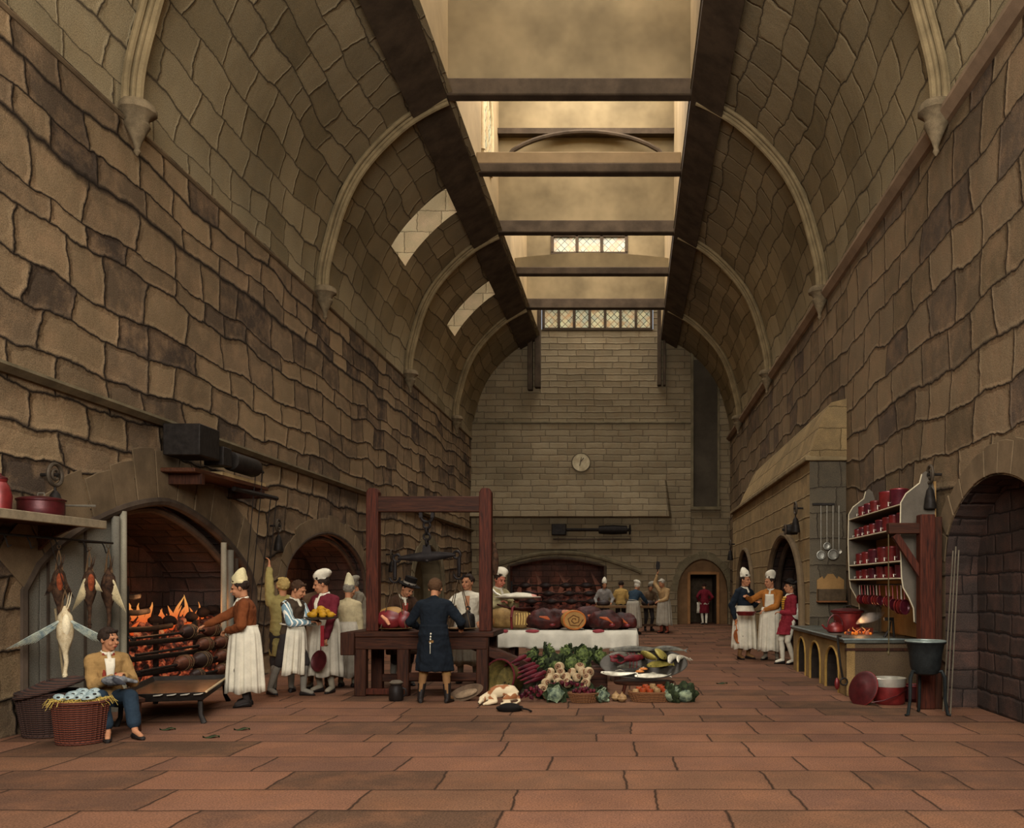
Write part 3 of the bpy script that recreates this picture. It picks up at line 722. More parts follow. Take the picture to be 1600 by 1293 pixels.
PPL = []
class Person:
    """local frame: facing -Y, own left hand at +X, feet on z = 0, stature 1.75 before scaling"""
    def __init__(s, label, x, y, h=1.75, yaw=0, lean=0, side=0, twist=0, pelvis=(0, 0, 0), head=(0, 0, 0), lh=None, rh=None, lel=(.5, .6, -.5), rel=(-.5, .6, -.5),
                 lf=None, rf=None, detail=1, z=0, grip=(.5, .5), fat=1.0, seated=False):
        s.d = detail; s.fat = fat; s.root = thing('person', label, 'person', (x, y, z), R(yaw)); s.root.scale = (h/1.75,)*3
        s.P = V((0, 0, .93)) + V(pelvis)
        s.R1 = rzm(twist*.5) @ ry(side*.5) @ rx(lean*.55); s.R2 = rzm(twist) @ ry(side) @ rx(lean)
        s.waist = s.P + s.R1 @ V((0, 0, .15)); s.chest = s.waist + s.R2 @ V((0, 0, .21)); s.neck = s.chest + s.R2 @ V((0, .005, .150))
        s.H = s.R2 @ rzm(head[1]) @ rx(head[0]) @ ry(head[2])
        if lean > 15: s.H = rzm(twist) @ rx(lean*.55) @ rzm(head[1]) @ rx(head[0]) @ ry(head[2])
        s.H = s.H @ Matrix.Scale(1.12, 3)
        s.hc = s.neck + (s.R2 @ V((0, 0, .05))) + s.H @ V((0, -.02, .108))
        s.sh = {}; s.el = {}; s.wr = {}; s.hip = {}; s.kn = {}; s.an = {}; s.grip = {1: grip[0], -1: grip[1]}; s.hd = {}
        for k, tgt, hint in ((1, lh, lel), (-1, rh, rel)):
            s.sh[k] = s.chest + s.R2 @ V((k*.168*fat, .01, .075))
            t = V(tgt) if tgt is not None else s.sh[k] + V((k*.06, -.04, -.56))
            s.el[k], s.wr[k] = ik(s.sh[k], t, .30, .265, s.R2 @ V(hint)); s.hd[k] = (s.wr[k] - s.el[k]).normalized()
        for k, tgt in ((1, lf), (-1, rf)):
            s.hip[k] = s.P + V((k*.095, 0, -.02))
            t = V(tgt) if tgt is not None else V((k*.12, .02, .085))
            s.kn[k], s.an[k] = ik(s.hip[k], t, .435, .42, V((k*.12, -1, .1 if seated else 0)))
        s.vox = .0085 if detail >= 2 else (.011 if detail == 1 else .018)
        s.body(); s.put()
    def put(s): PPL.append(s)
    def w(s, k, d=.085):
        q = (s.wr[k] + s.hd[k]*d) * s.root.scale[0]; return s.root.location + Matrix.Rotation(s.root.rotation_euler[2], 3, 'Z') @ q
    def torso(s, mb, g=0.0, top=True, shoulder=True, down=0.0):
        f = s.fat; st = [(s.P + V((0, 0, -.06 - down)), s.R1, .15*f, .105*f), (s.P + V((0, 0, .02)), s.R1, .168*f, .118*f), (s.P + s.R1 @ V((0, 0, .10)), s.R1, .148*f, .108*f),
              (s.waist, s.R1, .138*f, .104*f), (s.waist + s.R2 @ V((0, 0, .10)), s.R2, .152*f, .115*f), (s.chest, s.R2, .168*f, .122*f), (s.chest + s.R2 @ V((0, 0, .08)), s.R2, .172*f, .110*f), (s.chest + s.R2 @ V((0, .01, .135)), s.R2, .12*f, .075*f)]
        n = 20; rings = []
        for c, m, a, b in st: rings.append([c + m @ V(((a+g)*math.cos(2*PI*j/n), (b+g)*math.sin(2*PI*j/n), 0)) for j in range(n)])
        mb.loft(rings)
        if shoulder:
            for k in (1, -1): mb.cap(s.chest + s.R2 @ V((k*.06, .01, .10)), s.sh[k], .060+g, .054+g)
    def body(s):
        mb = MB(); s.torso(mb, -.012)
        mb.cap(s.neck + s.R2 @ V((0, 0, -.04)), s.hc - s.H @ V((0, -.03, .05)), .056, .052)
        hc, H = s.hc, s.H
        mb.ball(hc + H @ V((0, .012, .022)), (.074, .092, .092), m=H); mb.ball(hc + H @ V((0, -.022, -.045)), (.056, .064, .068), m=H)
        mb.ball(hc + H @ V((0, -.05, -.092)), (.026, .024, .02), 10, 6, m=H)
        mb.cap(hc + H @ V((0, -.082, .012)), hc + H @ V((0, -.104, -.028)), .011, .015, 8)
        mb.cap(hc + H @ V((-.034, -.078, .022)), hc + H @ V((.034, -.078, .022)), .014, .014, 8)
        for k in (1, -1):
            mb.ball(hc + H @ V((k*.076, .006, -.008)), (.012, .02, .03), 10, 6, m=H); mb.ball(hc + H @ V((k*.036, -.066, -.034)), (.024, .022, .022), 10, 6, m=H)
        mb.ball(hc + H @ V((0, -.083, -.062)), (.024, .012, .012), 10, 6, m=H)
        for k in (1, -1):
            mb.cap(s.sh[k], s.el[k], .047, .037); mb.cap(s.el[k], s.wr[k], .038, .026); s.hand(mb, k)
            mb.cap(s.hip[k], s.kn[k], .078, .052); mb.cap(s.kn[k] , s.kn[k]*.62 + s.an[k]*.38 + V((0, .012, 0)), .050, .050); mb.cap(s.kn[k]*.62 + s.an[k]*.38 + V((0, .012, 0)), s.an[k], .050, .034)
            f = s.foot(k); mb.cap(s.an[k], s.an[k] + f*.12 + V((0, 0, -.045)), .034, .032, flat=.9)
        s.b = mb.build('body', M['skin'], s.root, mods=[('remesh', s.vox), ('smooth', 2)])
        hm = MB()
        if s.d >= 1:
            for k in (1, -1): MB().ball(hc + H @ V((k*.029, -.082, .004)), (.0115, .008, .0075), 8, 6, m=H).build('eye', EYE_M, s.root)
            MB().ball(hc + H @ V((0, -.0935, -.062)), (.021, .006, .0065), 10, 6, m=H).build('lips', LIP, s.root)
            for k in (1, -1): MB().cap(hc + H @ V((k*.016, -.089, .024)), hc + H @ V((k*.044, -.081, .027)), .0045, .0035, 6).build('eyebrow', HAIR, s.root)
    def foot(s, k):
        a = s.kn[k]; v = V((k*.25, -1, 0)); return v.normalized()
    def hand(s, mb, k):
        d = s.hd[k]; w = s.wr[k]; up = V((0, 0, 1)); lat = d.cross(up)
        if lat.length < .3: lat = V((0, 1, 0)) - d*d.y
        lat.normalize(); pn = lat.cross(d).normalized()
        if pn.z > 0: pn = -pn
        # lat spans the palm; thumb on the inner side
        side = lat if lat.x*k < 0 or abs(lat.x) < .2 else -lat
        if abs(lat.x) < .2: side = lat if lat.y < 0 else -lat
        c = w + d*.05; n = 12; rings = []
        for t, a, b in ((-.02, .022, .018), (.0, .028, .017), (.03, .036, .016), (.06, .040, .015), (.088, .038, .013)):
            rings.append([w + d*t + side*(a*math.cos(2*PI*j/n)) + pn*(b*math.sin(2*PI*j/n)) for j in range(n)])
        mb.loft(rings); g = s.grip[k]
        if s.d < 1: mb.cap(w + d*.07, w + d*.15 + pn*.04*g, .030, .018); return
        for i, (o, L) in enumerate(((.028, .066), (.0095, .076), (-.0095, .071), (-.028, .056))):
            p = w + d*.083 + side*o; a = .25 + g*1.1
            d1 = (d*math.cos(a*.6) + pn*math.sin(a*.6) + side*o*1.5).normalized(); d2 = (d*math.cos(a*1.5) + pn*math.sin(a*1.5)).normalized()
            mb.cap(p, p + d1*L*.55, .0098, .009, 8); mb.cap(p + d1*L*.55, p + d1*L*.55 + d2*L*.5, .009, .0078, 8)
        p = w + d*.028 + side*.028; d1 = (side*.75 + d*.6 + pn*.35*g).normalized(); d2 = (side*.25 + d*.85 + pn*.5*g).normalized()
        mb.cap(p, p + d1*.034, .0125, .011, 8); mb.cap(p + d1*.034, p + d1*.034 + d2*.03, .011, .009, 8)
    # ---- clothing
    def coat(s, m, g=.022, cuff=.97, name='jacket', tails=None, open_front=None, pleat=.012, sleeve=None, flare=1.0):
        """jacket following torso and arms; tails = height of the hem"""
        mb = MB(); s.torso(mb, g, down=0 if tails is None else 0)
        mb.cap(s.neck + s.R2 @ V((0, .012, -.05)), s.neck + s.R2 @ V((0, .006, .015)), .072+g*.3, .058+g*.3)
        if sleeve is None: s.sleeves(mb, g, cuff)
        if tails is not None:
            n = 28; rings = []; kz = (s.kn[1] + s.kn[-1]) / 2
            hem = V((kz.x, kz.y, tails)) if tails > .2 else V((s.P.x, s.P.y, tails)); 
            top = s.waist
            for i in range(6):
                t = i / 5; c = top.lerp(hem, t); a = (.155 + .075*t*flare)*s.fat + g; b = (.12 + .055*t*flare)*s.fat + g
                rings.append([c + V(((a + pleat*t*math.sin(9*q)) * math.cos(q), (b + pleat*t*math.sin(7*q+1))*math.sin(q), 0)) for q in [2*PI*j/n for j in range(n)]])
            mb.loft(rings)
        o = mb.build(name, m, s.root, mods=[('remesh', s.vox*1.15), ('smooth', 2), ('fold', .03, .09)])
        if sleeve is not None:
            for k in (1, -1):
                sm = MB(); s.sleeves(sm, g, cuff, (k,)); sm.build('sleeve', sleeve, s.root, mods=[('remesh', s.vox*1.15), ('smooth', 2), ('fold', .02, .07)])
        return o
    def sleeves(s, mb, g, cuff, ks=(1, -1)):
        for k in ks:
            q = s.el[k].lerp(s.wr[k], cuff)
            mb.cap(s.sh[k], s.el[k], .052+g, .044+g); mb.cap(s.el[k], q, .043+g, .032+g*.7)
    def rolled(s, m): # forearm cuff band
        mb = MB()
        for k in (1, -1):
            a = s.el[k].lerp(s.wr[k], .86); mb.cap(a, s.wr[k], .046, .045, 12)
        mb.build('cuffs', m, s.root)
    def breeches(s, m, g=.018, frac=1.0, name='breeches'):
        mb = MB(); n = 18; rings = []
        for z, a, b in ((-.10, .16, .115), (.0, .168, .12), (.09, .15, .11)):
            rings.append([s.P + s.R1 @ V(((a+g*.6)*math.cos(2*PI*j/n), (b+g*.6)*math.sin(2*PI*j/n), z)) for j in range(n)])
        mb.loft(rings)
        for k in (1, -1):
            mb.cap(s.hip[k], s.kn[k], .08+g, .054+g)
            if frac > 1: mb.cap(s.kn[k], s.kn[k].lerp(s.an[k], frac-1), .054+g, .045+g)
        mb.build(name, m, s.root, mods=[('remesh', s.vox*1.2), ('smooth', 2), ('fold', .015, .08)])
    def stockings(s, m):
        for k in (1, -1):
            mb = MB(); c = s.kn[k]*.62 + s.an[k]*.38 + V((0, .012, 0)); mb.cap(s.kn[k], c, .054, .056); mb.cap(c, s.an[k], .056, .040)
            mb.cap(s.an[k], s.an[k] + s.foot(k)*.125 + V((0, 0, -.042)), .039, .038); mb.build('stocking', m, s.root)
    def shoes(s, m=None, boot=0):
        for k in (1, -1):
            mb = MB(); f = s.foot(k); a = s.an[k]; l = V((0, 0, 1)).cross(f); n = 12; rings = []
            zb = a.z - .085
            for t, w, h in ((-.055, .022, .05), (-.04, .034, .075), (.0, .038, .09), (.05, .040, .072), (.11, .044, .052), (.155, .036, .04), (.18, .016, .02)):
                rings.append([V((a.x, a.y, zb)) + f*t + l*(w*math.cos(q)) + V((0, 0, h*.5 + h*.5*math.sin(q))) for q in [2*PI*j/n for j in range(n)]])
            mb.loft(rings)
            if boot: mb.cap(a + V((0, 0, -.02)), a.lerp(s.kn[k], boot), .044, .058)
            mb.build('boot' if boot else 'shoe', m or SHOE, s.root)
    def apron(s, m, hem=.30, a0=-150, a1=150, top=None, g=.05, pleat=.016, name='apron', bib=None, flare=1.0, toward=None):
        n = 72; rings = []; topc = s.waist if top is None else s.waist + V((0, 0, top)); kz = (s.kn[1]+s.kn[-1])/2; hemc = V((kz.x, (kz.y + s.an[1].y + s.an[-1].y)/3 + .02, hem))
        if toward: hemc = V(toward)
        K = 9
        ph = (s.root.location.x * 7) % 6
        for i in range(K + 1):
            t = i / K; c = topc.lerp(hemc, t); a = (.160 + .068*t**.5*flare)*s.fat + g*.45; b = (.137 + .09*t**.5*flare)*s.fat + g*.55; ring = []
            for j in range(n + 1):
                q = R(a0 + (a1-a0)*j/n) - PI/2; w = pleat*(t**.5)*(math.sin(q*13 + ph) + .6*math.sin(q*23 + ph*2 + t))
                z = 0.018*math.sin(q*6+ph)*(1 if i == K else 0)
                ring.append(c + V(((a+w)*math.cos(q), (b+w)*math.sin(q), z)))
            rings.append(ring)
        mb = MB(); mb.loft(rings, closed=False); o = mb.build(name, m, s.root, mods=[('solid', .008)], angle=180)
        w = MB().tube([s.waist + s.R1 @ V(((.155*s.fat+g*.45)*math.cos(q), (.125*s.fat+g*.45)*math.sin(q), .0)) for q in [2*PI*j/24 for j in range(24)]], .012, 6, closed=True); w.build('apron_string', m, o)
        if bib: 
            mb = MB(); rr = []
            for i in range(7):
                t = i/6; c = s.waist.lerp(s.chest + s.R2 @ V((0, 0, .07)), t); wd = .105 - .02*t; rr.append([c + s.R2 @ V((wd*u, -(.128*s.fat+.032)*math.sqrt(1-(u*.6)**2), 0)) for u in [-1+2*j/8 for j in range(9)]])
            mb.loft(rr, closed=False); mb.build('bib', bib, s.root, mods=[('solid', .01)], angle=180)
        return o
    def front(s, m, w=.05, name='waistcoat', z0=-.02, z1=.16, d=.026):
        """strip of waistcoat or shirt showing down the front"""
        mb = MB(); rr = []
        for i in range(9):
            t = i/8; c = s.waist.lerp(s.chest + s.R2 @ V((0, 0, .11)), t) ; yy = .128*s.fat + d - (.04*max(0, t-.75)/.25)
            rr.append([c + s.R2 @ V((w*u*(.6+.6*t), -yy*math.sqrt(1-(w*u*3)**2*.5), 0)) for u in (-1, -.5, 0, .5, 1)])
        mb.loft(rr, closed=False); mb.build(name, m, s.root, mods=[('solid', .014)], angle=180)
    def collar(s, m, r=.062, name='neckcloth'):
        c = s.neck + s.R2 @ V((0, -.004, .018)); MB().torus(c, r-.004, .019, m=s.R2 @ rx(12), n=18, k=8).cap(c + s.R2 @ V((0, -.066, -.005)), c + s.R2 @ V((0, -.115, -.085)), .02, .026, 8).build(name, m, s.root)
    def hair(s, m=None, curly=1, back=.0, full=1.0):
        hc, H = s.hc, s.H; mb = MB(); mb.ball(hc + H @ V((0, .026, .034)), (.084*full, .094*full, .088*full), m=H)
        rnd = random.Random(int(s.root.location.x*100)); 
        for i in range(16):
            a = rnd.uniform(20, 160); b = rnd.uniform(-20, 75); q = V((math.cos(R(a))*math.cos(R(b)), math.sin(R(a))*math.cos(R(b)), math.sin(R(b))))
            mb.ball(hc + H @ V((q.x*.078, .02+q.y*.088, .03+q.z*.086)), .022, 8, 6)
        for k in (1, -1): mb.cap(hc + H @ V((k*.072, -.012, .035)), hc + H @ V((k*.07, .002, -.02)), .017, .011, 8)
        for u in (-2, -1, 0, 1, 2): mb.ball(hc + H @ V((u*.024, -.058 + abs(u)*.008, .088)), .02, 8, 6)
        if back: mb.cap(hc + H @ V((0, .09, .02)), hc + H @ V((0, .085, -.09)), .05, .04)
        mb.build('hair', m or HAIR, s.root, mods=[('remesh', .008), ('fold', .012, .03)])
    def cap_cook(s, m, kind='soft', tilt=0):
        hc, H = s.hc, s.H; T = H @ rx(-10) @ ry(tilt); c = hc + H @ V((0, .014, .045)); n = 20
        kinds = {'soft': [(.080, .0, 0, 0), (.088, .02, 0, 0), (.086, .035, 0, 0), (.104, .06, 0, .005), (.112, .10, .01, .02), (.098, .14, .02, .03), (.06, .165, .03, .04), (.015, .175, .03, .045)],
                 'point': [(.081, 0, 0, 0), (.090, .015, 0, 0), (.088, .05, 0, 0), (.082, .055, 0, 0), (.084, .09, 0, 0), (.066, .15, .01, .01), (.040, .20, .015, .03), (.014, .235, .02, .045)],
                 'flop': [(.081, 0, 0, 0), (.090, .02, 0, 0), (.088, .045, 0, 0), (.085, .05, 0, 0), (.098, .09, .0, 0), (.094, .14, .02, -.01), (.066, .18, .045, -.01), (.03, .195, .06, -.01), (.01, .195, .07, -.01)],
                 'cone': [(.078, 0, 0, 0), (.084, .03, 0, 0), (.076, .09, 0, 0), (.060, .16, 0, 0), (.036, .23, 0, .01), (.012, .28, 0, .015)]}
        rings = []
        for i, (r, z, dx, dy) in enumerate(kinds[kind]):
            rings.append([c + T @ V(((r*.95 + .006*math.sin(5*q+i))*math.cos(q) + dx, (r*1.08+.005*math.sin(4*q))*math.sin(q) + dy, z*.84)) for q in [2*PI*j/n for j in range(n)]])
        MB().loft(rings).build('cap', m, s.root, mods=[('sub', 1), ('fold', .02, .045)])
    def hat(s, m, kind='round', tilt=0):
        hc, H = s.hc, s.H; c = hc + H @ V((0, .01, .05)); T = H @ rx(tilt); mb = MB(); n = 24
        if kind == 'round':
            mb.lathe([(.155, .012), (.16, .006), (.15, -.002), (.088, .012), (.086, .02), (.084, .10), (.078, .118), (.01, .124)], c, n, T)
            o = mb.build('hat', m, s.root, bevel=0); MB().lathe([(.0875, .018), (.0895, .02), (.089, .045), (.087, .046)], c, n, T).build('hat_band', mat('hat_band', '#8d867a', .6, var=.1), o)
        else:
            rings = []
            for r, z, u in ((.086, 0, 0), (.15, .0, 1), (.158, .012, 1), (.09, .03, .3), (.084, .07, 0), (.05, .1, 0), (.01, .105, 0)):
                rings.append([c + T @ V((r*math.cos(q)*1.08, r*math.sin(q)*.9, z + u*.055*abs(math.sin(q))**1.5)) for q in [2*PI*j/n for j in range(n)]])
            mb.loft(rings); mb.build('hat', m, s.root)


def build_people():
    W, G, SH = M['white'], M['greyw'], M['shade']; PP = {}
    brown = cloth('rust', '#6b3a1e'); dk = cloth('charcoal', '#2f2a28'); tan = cloth('tan', '#9c8352'); tanl = cloth('pale_tan', '#a89a78')
    navy = cloth('navy', '#1a2129'); blue = cloth('stripe_blue', '#6f8a94', stripe=(0, 26, '#e0ddd0', .35)); red = cloth('crimson', '#601f29'); reds = cloth('scarlet', '#75222b')
    orange = cloth('orange', '#99602a'); yst = cloth('gold_stripe', '#c08a28', stripe=(2, 22, '#4f3a20', .35)); cream = cloth('cream', '#b9a786'); buff = cloth('buff', '#a88b5c')
    # seated boy with a bird in his lap
    p = Person('seated person in a tan jacket and blue trousers, plucking a bird beside the basket', -5.60, 9.62, 1.62, yaw=42, lean=4, pelvis=(0, .10, -.50), head=(2, 28, 0), seated=True,
               lh=(.10, -.24, .70), rh=(-.02, -.26, .68), lf=(.16, -.50, .085), rf=(-.10, -.44, .085), detail=2, z=0)
    p.coat(cloth('boy_tan', '#8f7146'), tails=None); p.front(W, .045, 'shirt'); p.collar(W)
    mb = MB()
    for k in (1, -1): mb.cap(p.neck + p.R2 @ V((k*.05, -.05, 0)), p.waist + p.R2 @ V((k*.055, -.155*p.fat, .05)), .018, .022, 8)
    mb.build('waistcoat_edge', cloth('rust_trim', '#7a3126'), p.root)
    p.breeches(cloth('boy_blue', '#222f3b'), g=.03, frac=1.75, name='trousers'); p.shoes(); p.hair(full=1.06)
    # cook in rust jacket turned to the spits
    p = Person('cook in a rust brown jacket, long white apron and white cap, reaching towards the spits', -5.12, 11.95, 1.72, yaw=-72, lean=5, head=(8, 0, 0), lh=(.10, -.22, 1.03), rh=(-.13, -.52, 1.10), rel=(-.3, .5, -.8), lel=(.8, .5, -.3), detail=2)
    p.coat(brown); p.apron(W, hem=.20, a0=-95, a1=160); p.collar(W, .06); p.hair(); p.cap_cook(cloth('cap_cream', '#c9bd92'), 'point'); p.stockings(dk); p.shoes(); p.breeches(dk)
    # man reaching up to the pulley
    p = Person('man in an olive tan waistcoat seen from behind, stretching one arm up to a pulley', -5.22, 13.45, 1.74, yaw=198, lean=-2, head=(-18, 20, 0), lh=(.20, -.14, 1.98), lel=(1, 0, 0), rh=(-.24, -.1, 1.05), detail=1)
    p.coat(cloth('olive', '#86794a'), cuff=.8, tails=.55, flare=.3); p.breeches(dk, frac=1.2); p.stockings(cloth('grey_hose', '#6f6a60')); p.shoes(); p.hair(cloth('straw_hat', '#9b8350'))
    # youth in blue stripes carrying the dish
    p = Person('youth with blue striped sleeves and half apron, carrying a dish of yellow fruit', -4.92, 13.0, 1.70, yaw=72, lean=7, head=(16, 12, 0), lh=(.06, -.40, 1.12), rh=(-.10, -.40, 1.12), lel=(.6, .5, -.7), rel=(-.6, .5, -.7), rf=(-.12, .30, .085), lf=(.12, -.12, .085), detail=2, grip=(.7, .7))
    p.coat(cloth('waist_brown', '#3f3328'), sleeve=blue); p.apron(W, hem=.34, a0=-70, a1=80, top=-.04); p.breeches(dk, frac=1.0); p.stockings(cloth('grey_hose', '#6f6a60')); p.shoes(); p.hair(cloth('brown_hair', '#3f2d20')); p.collar(W)
    # red jacketed cook
    p = Person('stout cook in a crimson jacket and white cap, holding a round red pan', -4.58, 13.45, 1.78, yaw=-28, lean=2, head=(12, -34, 0), lh=(.22, -.20, .80), rh=(-.30, -.22, 1.20), detail=2, fat=1.14, grip=(.9, .4))
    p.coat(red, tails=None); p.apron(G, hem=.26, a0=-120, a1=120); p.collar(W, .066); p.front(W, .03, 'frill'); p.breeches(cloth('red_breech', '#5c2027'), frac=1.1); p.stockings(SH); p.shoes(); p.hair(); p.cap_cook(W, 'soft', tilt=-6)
    # cook hidden behind the dish
    p = Person('cook in a floppy white cap hidden behind the stout crimson cook', -4.90, 14.1, 1.80, yaw=20, lean=6, head=(14, 20, 0), detail=1)
    p.coat(cloth('dim_brown', '#54402f')); p.apron(G, hem=.24); p.breeches(dk, frac=1.2); p.stockings(SH); p.shoes(); p.hair(); p.cap_cook(W, 'flop', tilt=8)
    # pale man seen from behind
    p = Person('cook in a pale cream coat and tall pointed cap, seen from behind', -4.48, 14.2, 1.66, yaw=170, lean=3, head=(6, 0, 0), lh=(-.02, -.2, 1.0), detail=1)
    p.coat(tanl, tails=None); p.apron(G, hem=.18, a0=0, a1=359, name='gown'); p.stockings(SH); p.shoes(); p.hair(cloth('grey_hair', '#6e675b')); p.cap_cook(cloth('cap_pale', '#bdb391'), 'cone')
    # dim figure by the second hearth
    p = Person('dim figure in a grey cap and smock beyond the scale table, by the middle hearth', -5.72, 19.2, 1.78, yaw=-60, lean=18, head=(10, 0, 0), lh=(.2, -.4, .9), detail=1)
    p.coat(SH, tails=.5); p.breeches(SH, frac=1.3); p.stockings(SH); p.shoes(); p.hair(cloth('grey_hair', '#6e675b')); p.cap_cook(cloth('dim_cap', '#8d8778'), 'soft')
    # the weigher in the long blue coat
    p = Person('man in a long dark blue frock coat seen from behind, leaning on the scale table', -2.70, 12.28, 1.72, yaw=180, lean=9, head=(10, 0, 0), lh=(.30, -.36, 1.04), rh=(-.32, -.34, 1.04), lel=(.7, .5, -.6), rel=(-.7, .5, -.6), lf=(.18, .0, .085), rf=(-.20, .02, .085), detail=2, fat=1.12, grip=(.3, .3))
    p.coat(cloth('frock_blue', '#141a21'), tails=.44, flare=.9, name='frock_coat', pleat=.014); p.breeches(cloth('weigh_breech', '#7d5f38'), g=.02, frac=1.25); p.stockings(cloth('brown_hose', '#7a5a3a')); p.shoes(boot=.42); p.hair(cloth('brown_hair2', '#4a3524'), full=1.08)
    b = MB()
    for i, z in enumerate((.99, .95, .915, .86)): b.ball((.0, .165 + .012*i, z - .02), (.011, .008, .014), 8, 6)
    b.cap((0, .20, .82), (0, .205, .70), .004, .003, 6)
    b.build('white_tassel', W, p.root)
    # bearded man in the black hat
    p = Person('man in a tilted black hat stooping over the joint on the scale table', -3.68, 14.35, 1.80, yaw=38, lean=26, pelvis=(0, .1, -.02), head=(18, 10, 12), lh=(.22, -.46, 1.06), rh=(-.16, -.44, 1.04), detail=2)
    p.coat(cloth('stoop_brown', '#3f2c20'), tails=.5); p.front(cloth('red_vest', '#8a3a30'), .04); p.collar(W); p.breeches(dk, frac=1.25); p.stockings(cloth('grey_hose', '#6f6a60')); p.shoes(); p.hair(); p.hat(cloth('black_felt', '#15110f', grain=.05), 'round', tilt=-14)
    # porter with bare arms
    p = Person('bare-armed man in a white shirt behind the right pan of the scales, mouth open', -2.68, 14.8, 1.80, yaw=6, lean=2, head=(-2, -26, 0), rh=(-.42, -.30, 1.30), lh=(.22, -.16, 1.0), rel=(-.6, .2, -.9), detail=2)
    p.coat(W, sleeve=None, cuff=.12); p.front(M['skin'], .03, 'bare_chest', z1=.1, d=.02); p.apron(G, hem=.3); p.breeches(dk, frac=1.25); p.stockings(SH); p.shoes(); p.hair(); p.b.data.materials[0] = M['skinr'] if False else M['skin']
    # chef with the tray
    p = Person('cook in a cream coat and white cap, carrying a cloth covered tray', -2.42, 16.25, 1.88, yaw=48, lean=4, head=(14, -6, 0), lh=(.12, -.36, 1.22), rh=(-.22, -.34, 1.22), detail=2, grip=(.7, .7))
    p.coat(cloth('cream_coat', '#a59a74'), tails=None); p.apron(G, hem=.24); p.collar(W, .066); p.breeches(dk, frac=1.25); p.stockings(SH); p.shoes(); p.hair(); p.cap_cook(W, 'soft', tilt=10); p.b.data.materials[0] = M['skinr']
    # right hand group
    p = Person('cook in a navy jacket and long pleated apron, holding a copper pan at his side', 2.49, 19.6, 1.88, yaw=38, lean=1, head=(2, 8, 0), rh=(-.24, .02, .84), lh=(.16, -.22, 1.16), detail=2)
    p.coat(navy); p.apron(W, hem=.22, a0=-140, a1=140); p.collar(W, .064); p.breeches(dk, frac=1.25); p.stockings(cloth('brown_hose', '#7a5a3a')); p.shoes(); p.hair(); p.cap_cook(W, 'point')
    p = Person('cook in an orange jacket with a white bib, pointing at the navy jacketed cook', 3.04, 19.35, 1.84, yaw=-22, lean=2, head=(4, -42, 0), rh=(-.46, -.22, 1.30), lh=(-.04, -.34, 1.04), lel=(.9, .3, -.5), detail=2, fat=1.05)
    p.coat(orange); p.apron(W, hem=.20, a0=-150, a1=150, bib=W); p.collar(W, .064); p.breeches(dk, frac=1.25); p.stockings(SH); p.shoes(); p.hair(); p.cap_cook(W, 'flop', tilt=-6)
    p = Person('liveried footman in a scarlet coat with gold-striped waistcoat and black cocked hat', 3.26, 18.35, 1.72, yaw=-78, lean=-2, head=(2, 0, 0), lh=(.04, -.20, 1.08), rh=(-.20, -.06, .96), lf=(.10, .04, .085), rf=(-.08, -.12, .085), detail=2)
    p.coat(reds, tails=.62, flare=.3, name='livery_coat'); p.front(yst, .07, 'striped_waistcoat', d=.03); p.collar(W, .062); p.breeches(W, g=.012); p.stockings(W); p.shoes(); p.hair(cloth('grey_wig', '#55483a')); p.hat(cloth('black_felt', '#15110f', grain=.05), 'cocked')
    # the butchers' table at the far end
    p = Person('cook in a grey smock and pointed white cap at the far table', px(944, 985, 32.0).x, 32.0, 1.80, yaw=0, lean=8, head=(8, 20, 0), lh=(.26, -.26, .98), rh=(-.26, -.26, .98), detail=0)
    p.coat(cloth('grey_smock', '#85807a')); p.breeches(dk, frac=1.3); p.shoes(); p.stockings(dk); p.hair(); p.cap_cook(W, 'point')
    p = Person('man in a yellow shirt at the far table, his back to the hall', px(970, 985, 32.2).x, 32.2, 1.80, yaw=175, lean=10, head=(10, 0, 0), lh=(.2, -.3, 1.0), rh=(-.2, -.3, 1.0), detail=0)
    p.coat(cloth('yellow_shirt', '#a8884e')); p.breeches(dk, frac=1.3); p.shoes(); p.stockings(dk); p.hair()
    p = Person('cook in a blue jacket and white cap bending over the far table', px(991, 985, 29.6).x, 29.6, 1.80, yaw=150, lean=30, pelvis=(0, .12, 0), head=(10, 0, 0), lh=(.2, -.5, 1.0), rh=(-.2, -.5, 1.0), detail=0)
    p.coat(cloth('dull_blue', '#2c3b47')); p.breeches(cloth('brown_breech', '#4b3a2b'), frac=1.3); p.apron(G, hem=.22, a0=20, a1=340); p.shoes(); p.stockings(dk); p.hair(W); p.cap_cook(W, 'soft')
    p = Person('cook in a brown smock stooping over the far table, next to the raised chopper', px(1013, 985, 31.9).x, 31.9, 1.74, yaw=20, lean=22, head=(16, -10, 0), lh=(.2, -.4, .98), rh=(-.2, -.4, .98), detail=0)
    p.coat(cloth('smock_brown', '#5f4d3a')); p.breeches(dk, frac=1.3); p.shoes(); p.stockings(dk); p.hair(); p.cap_cook(cloth('dim_cap', '#8d8778'), 'flop')
    p = Person('butcher in a yellow tan shirt swinging a chopper above his head at the far table', px(1038, 985, 30.3).x, 30.3, 1.86, yaw=-40, lean=8, head=(14, -8, 0), rh=(-.30, .0, 1.84), rel=(-1, 0, -.2), lh=(.10, -.40, 1.02), detail=0)
    p.coat(cloth('butcher_tan', '#a0825a')); p.breeches(dk, frac=1.3); p.apron(G, hem=.26); p.shoes(); p.stockings(cloth('red_hose', '#8d4a38')); p.hair(G)
    p = Person('servant in a crimson coat and white stockings, walking away through the end doorway', px(1101, 973, 37.0).x, 37.05, 1.74, yaw=184, lean=8, head=(24, 0, 0), lh=(.24, -.06, 1.0), rh=(-.24, -.1, 1.0), lf=(.07, .0, .085), rf=(-.05, .14, .085), detail=0)
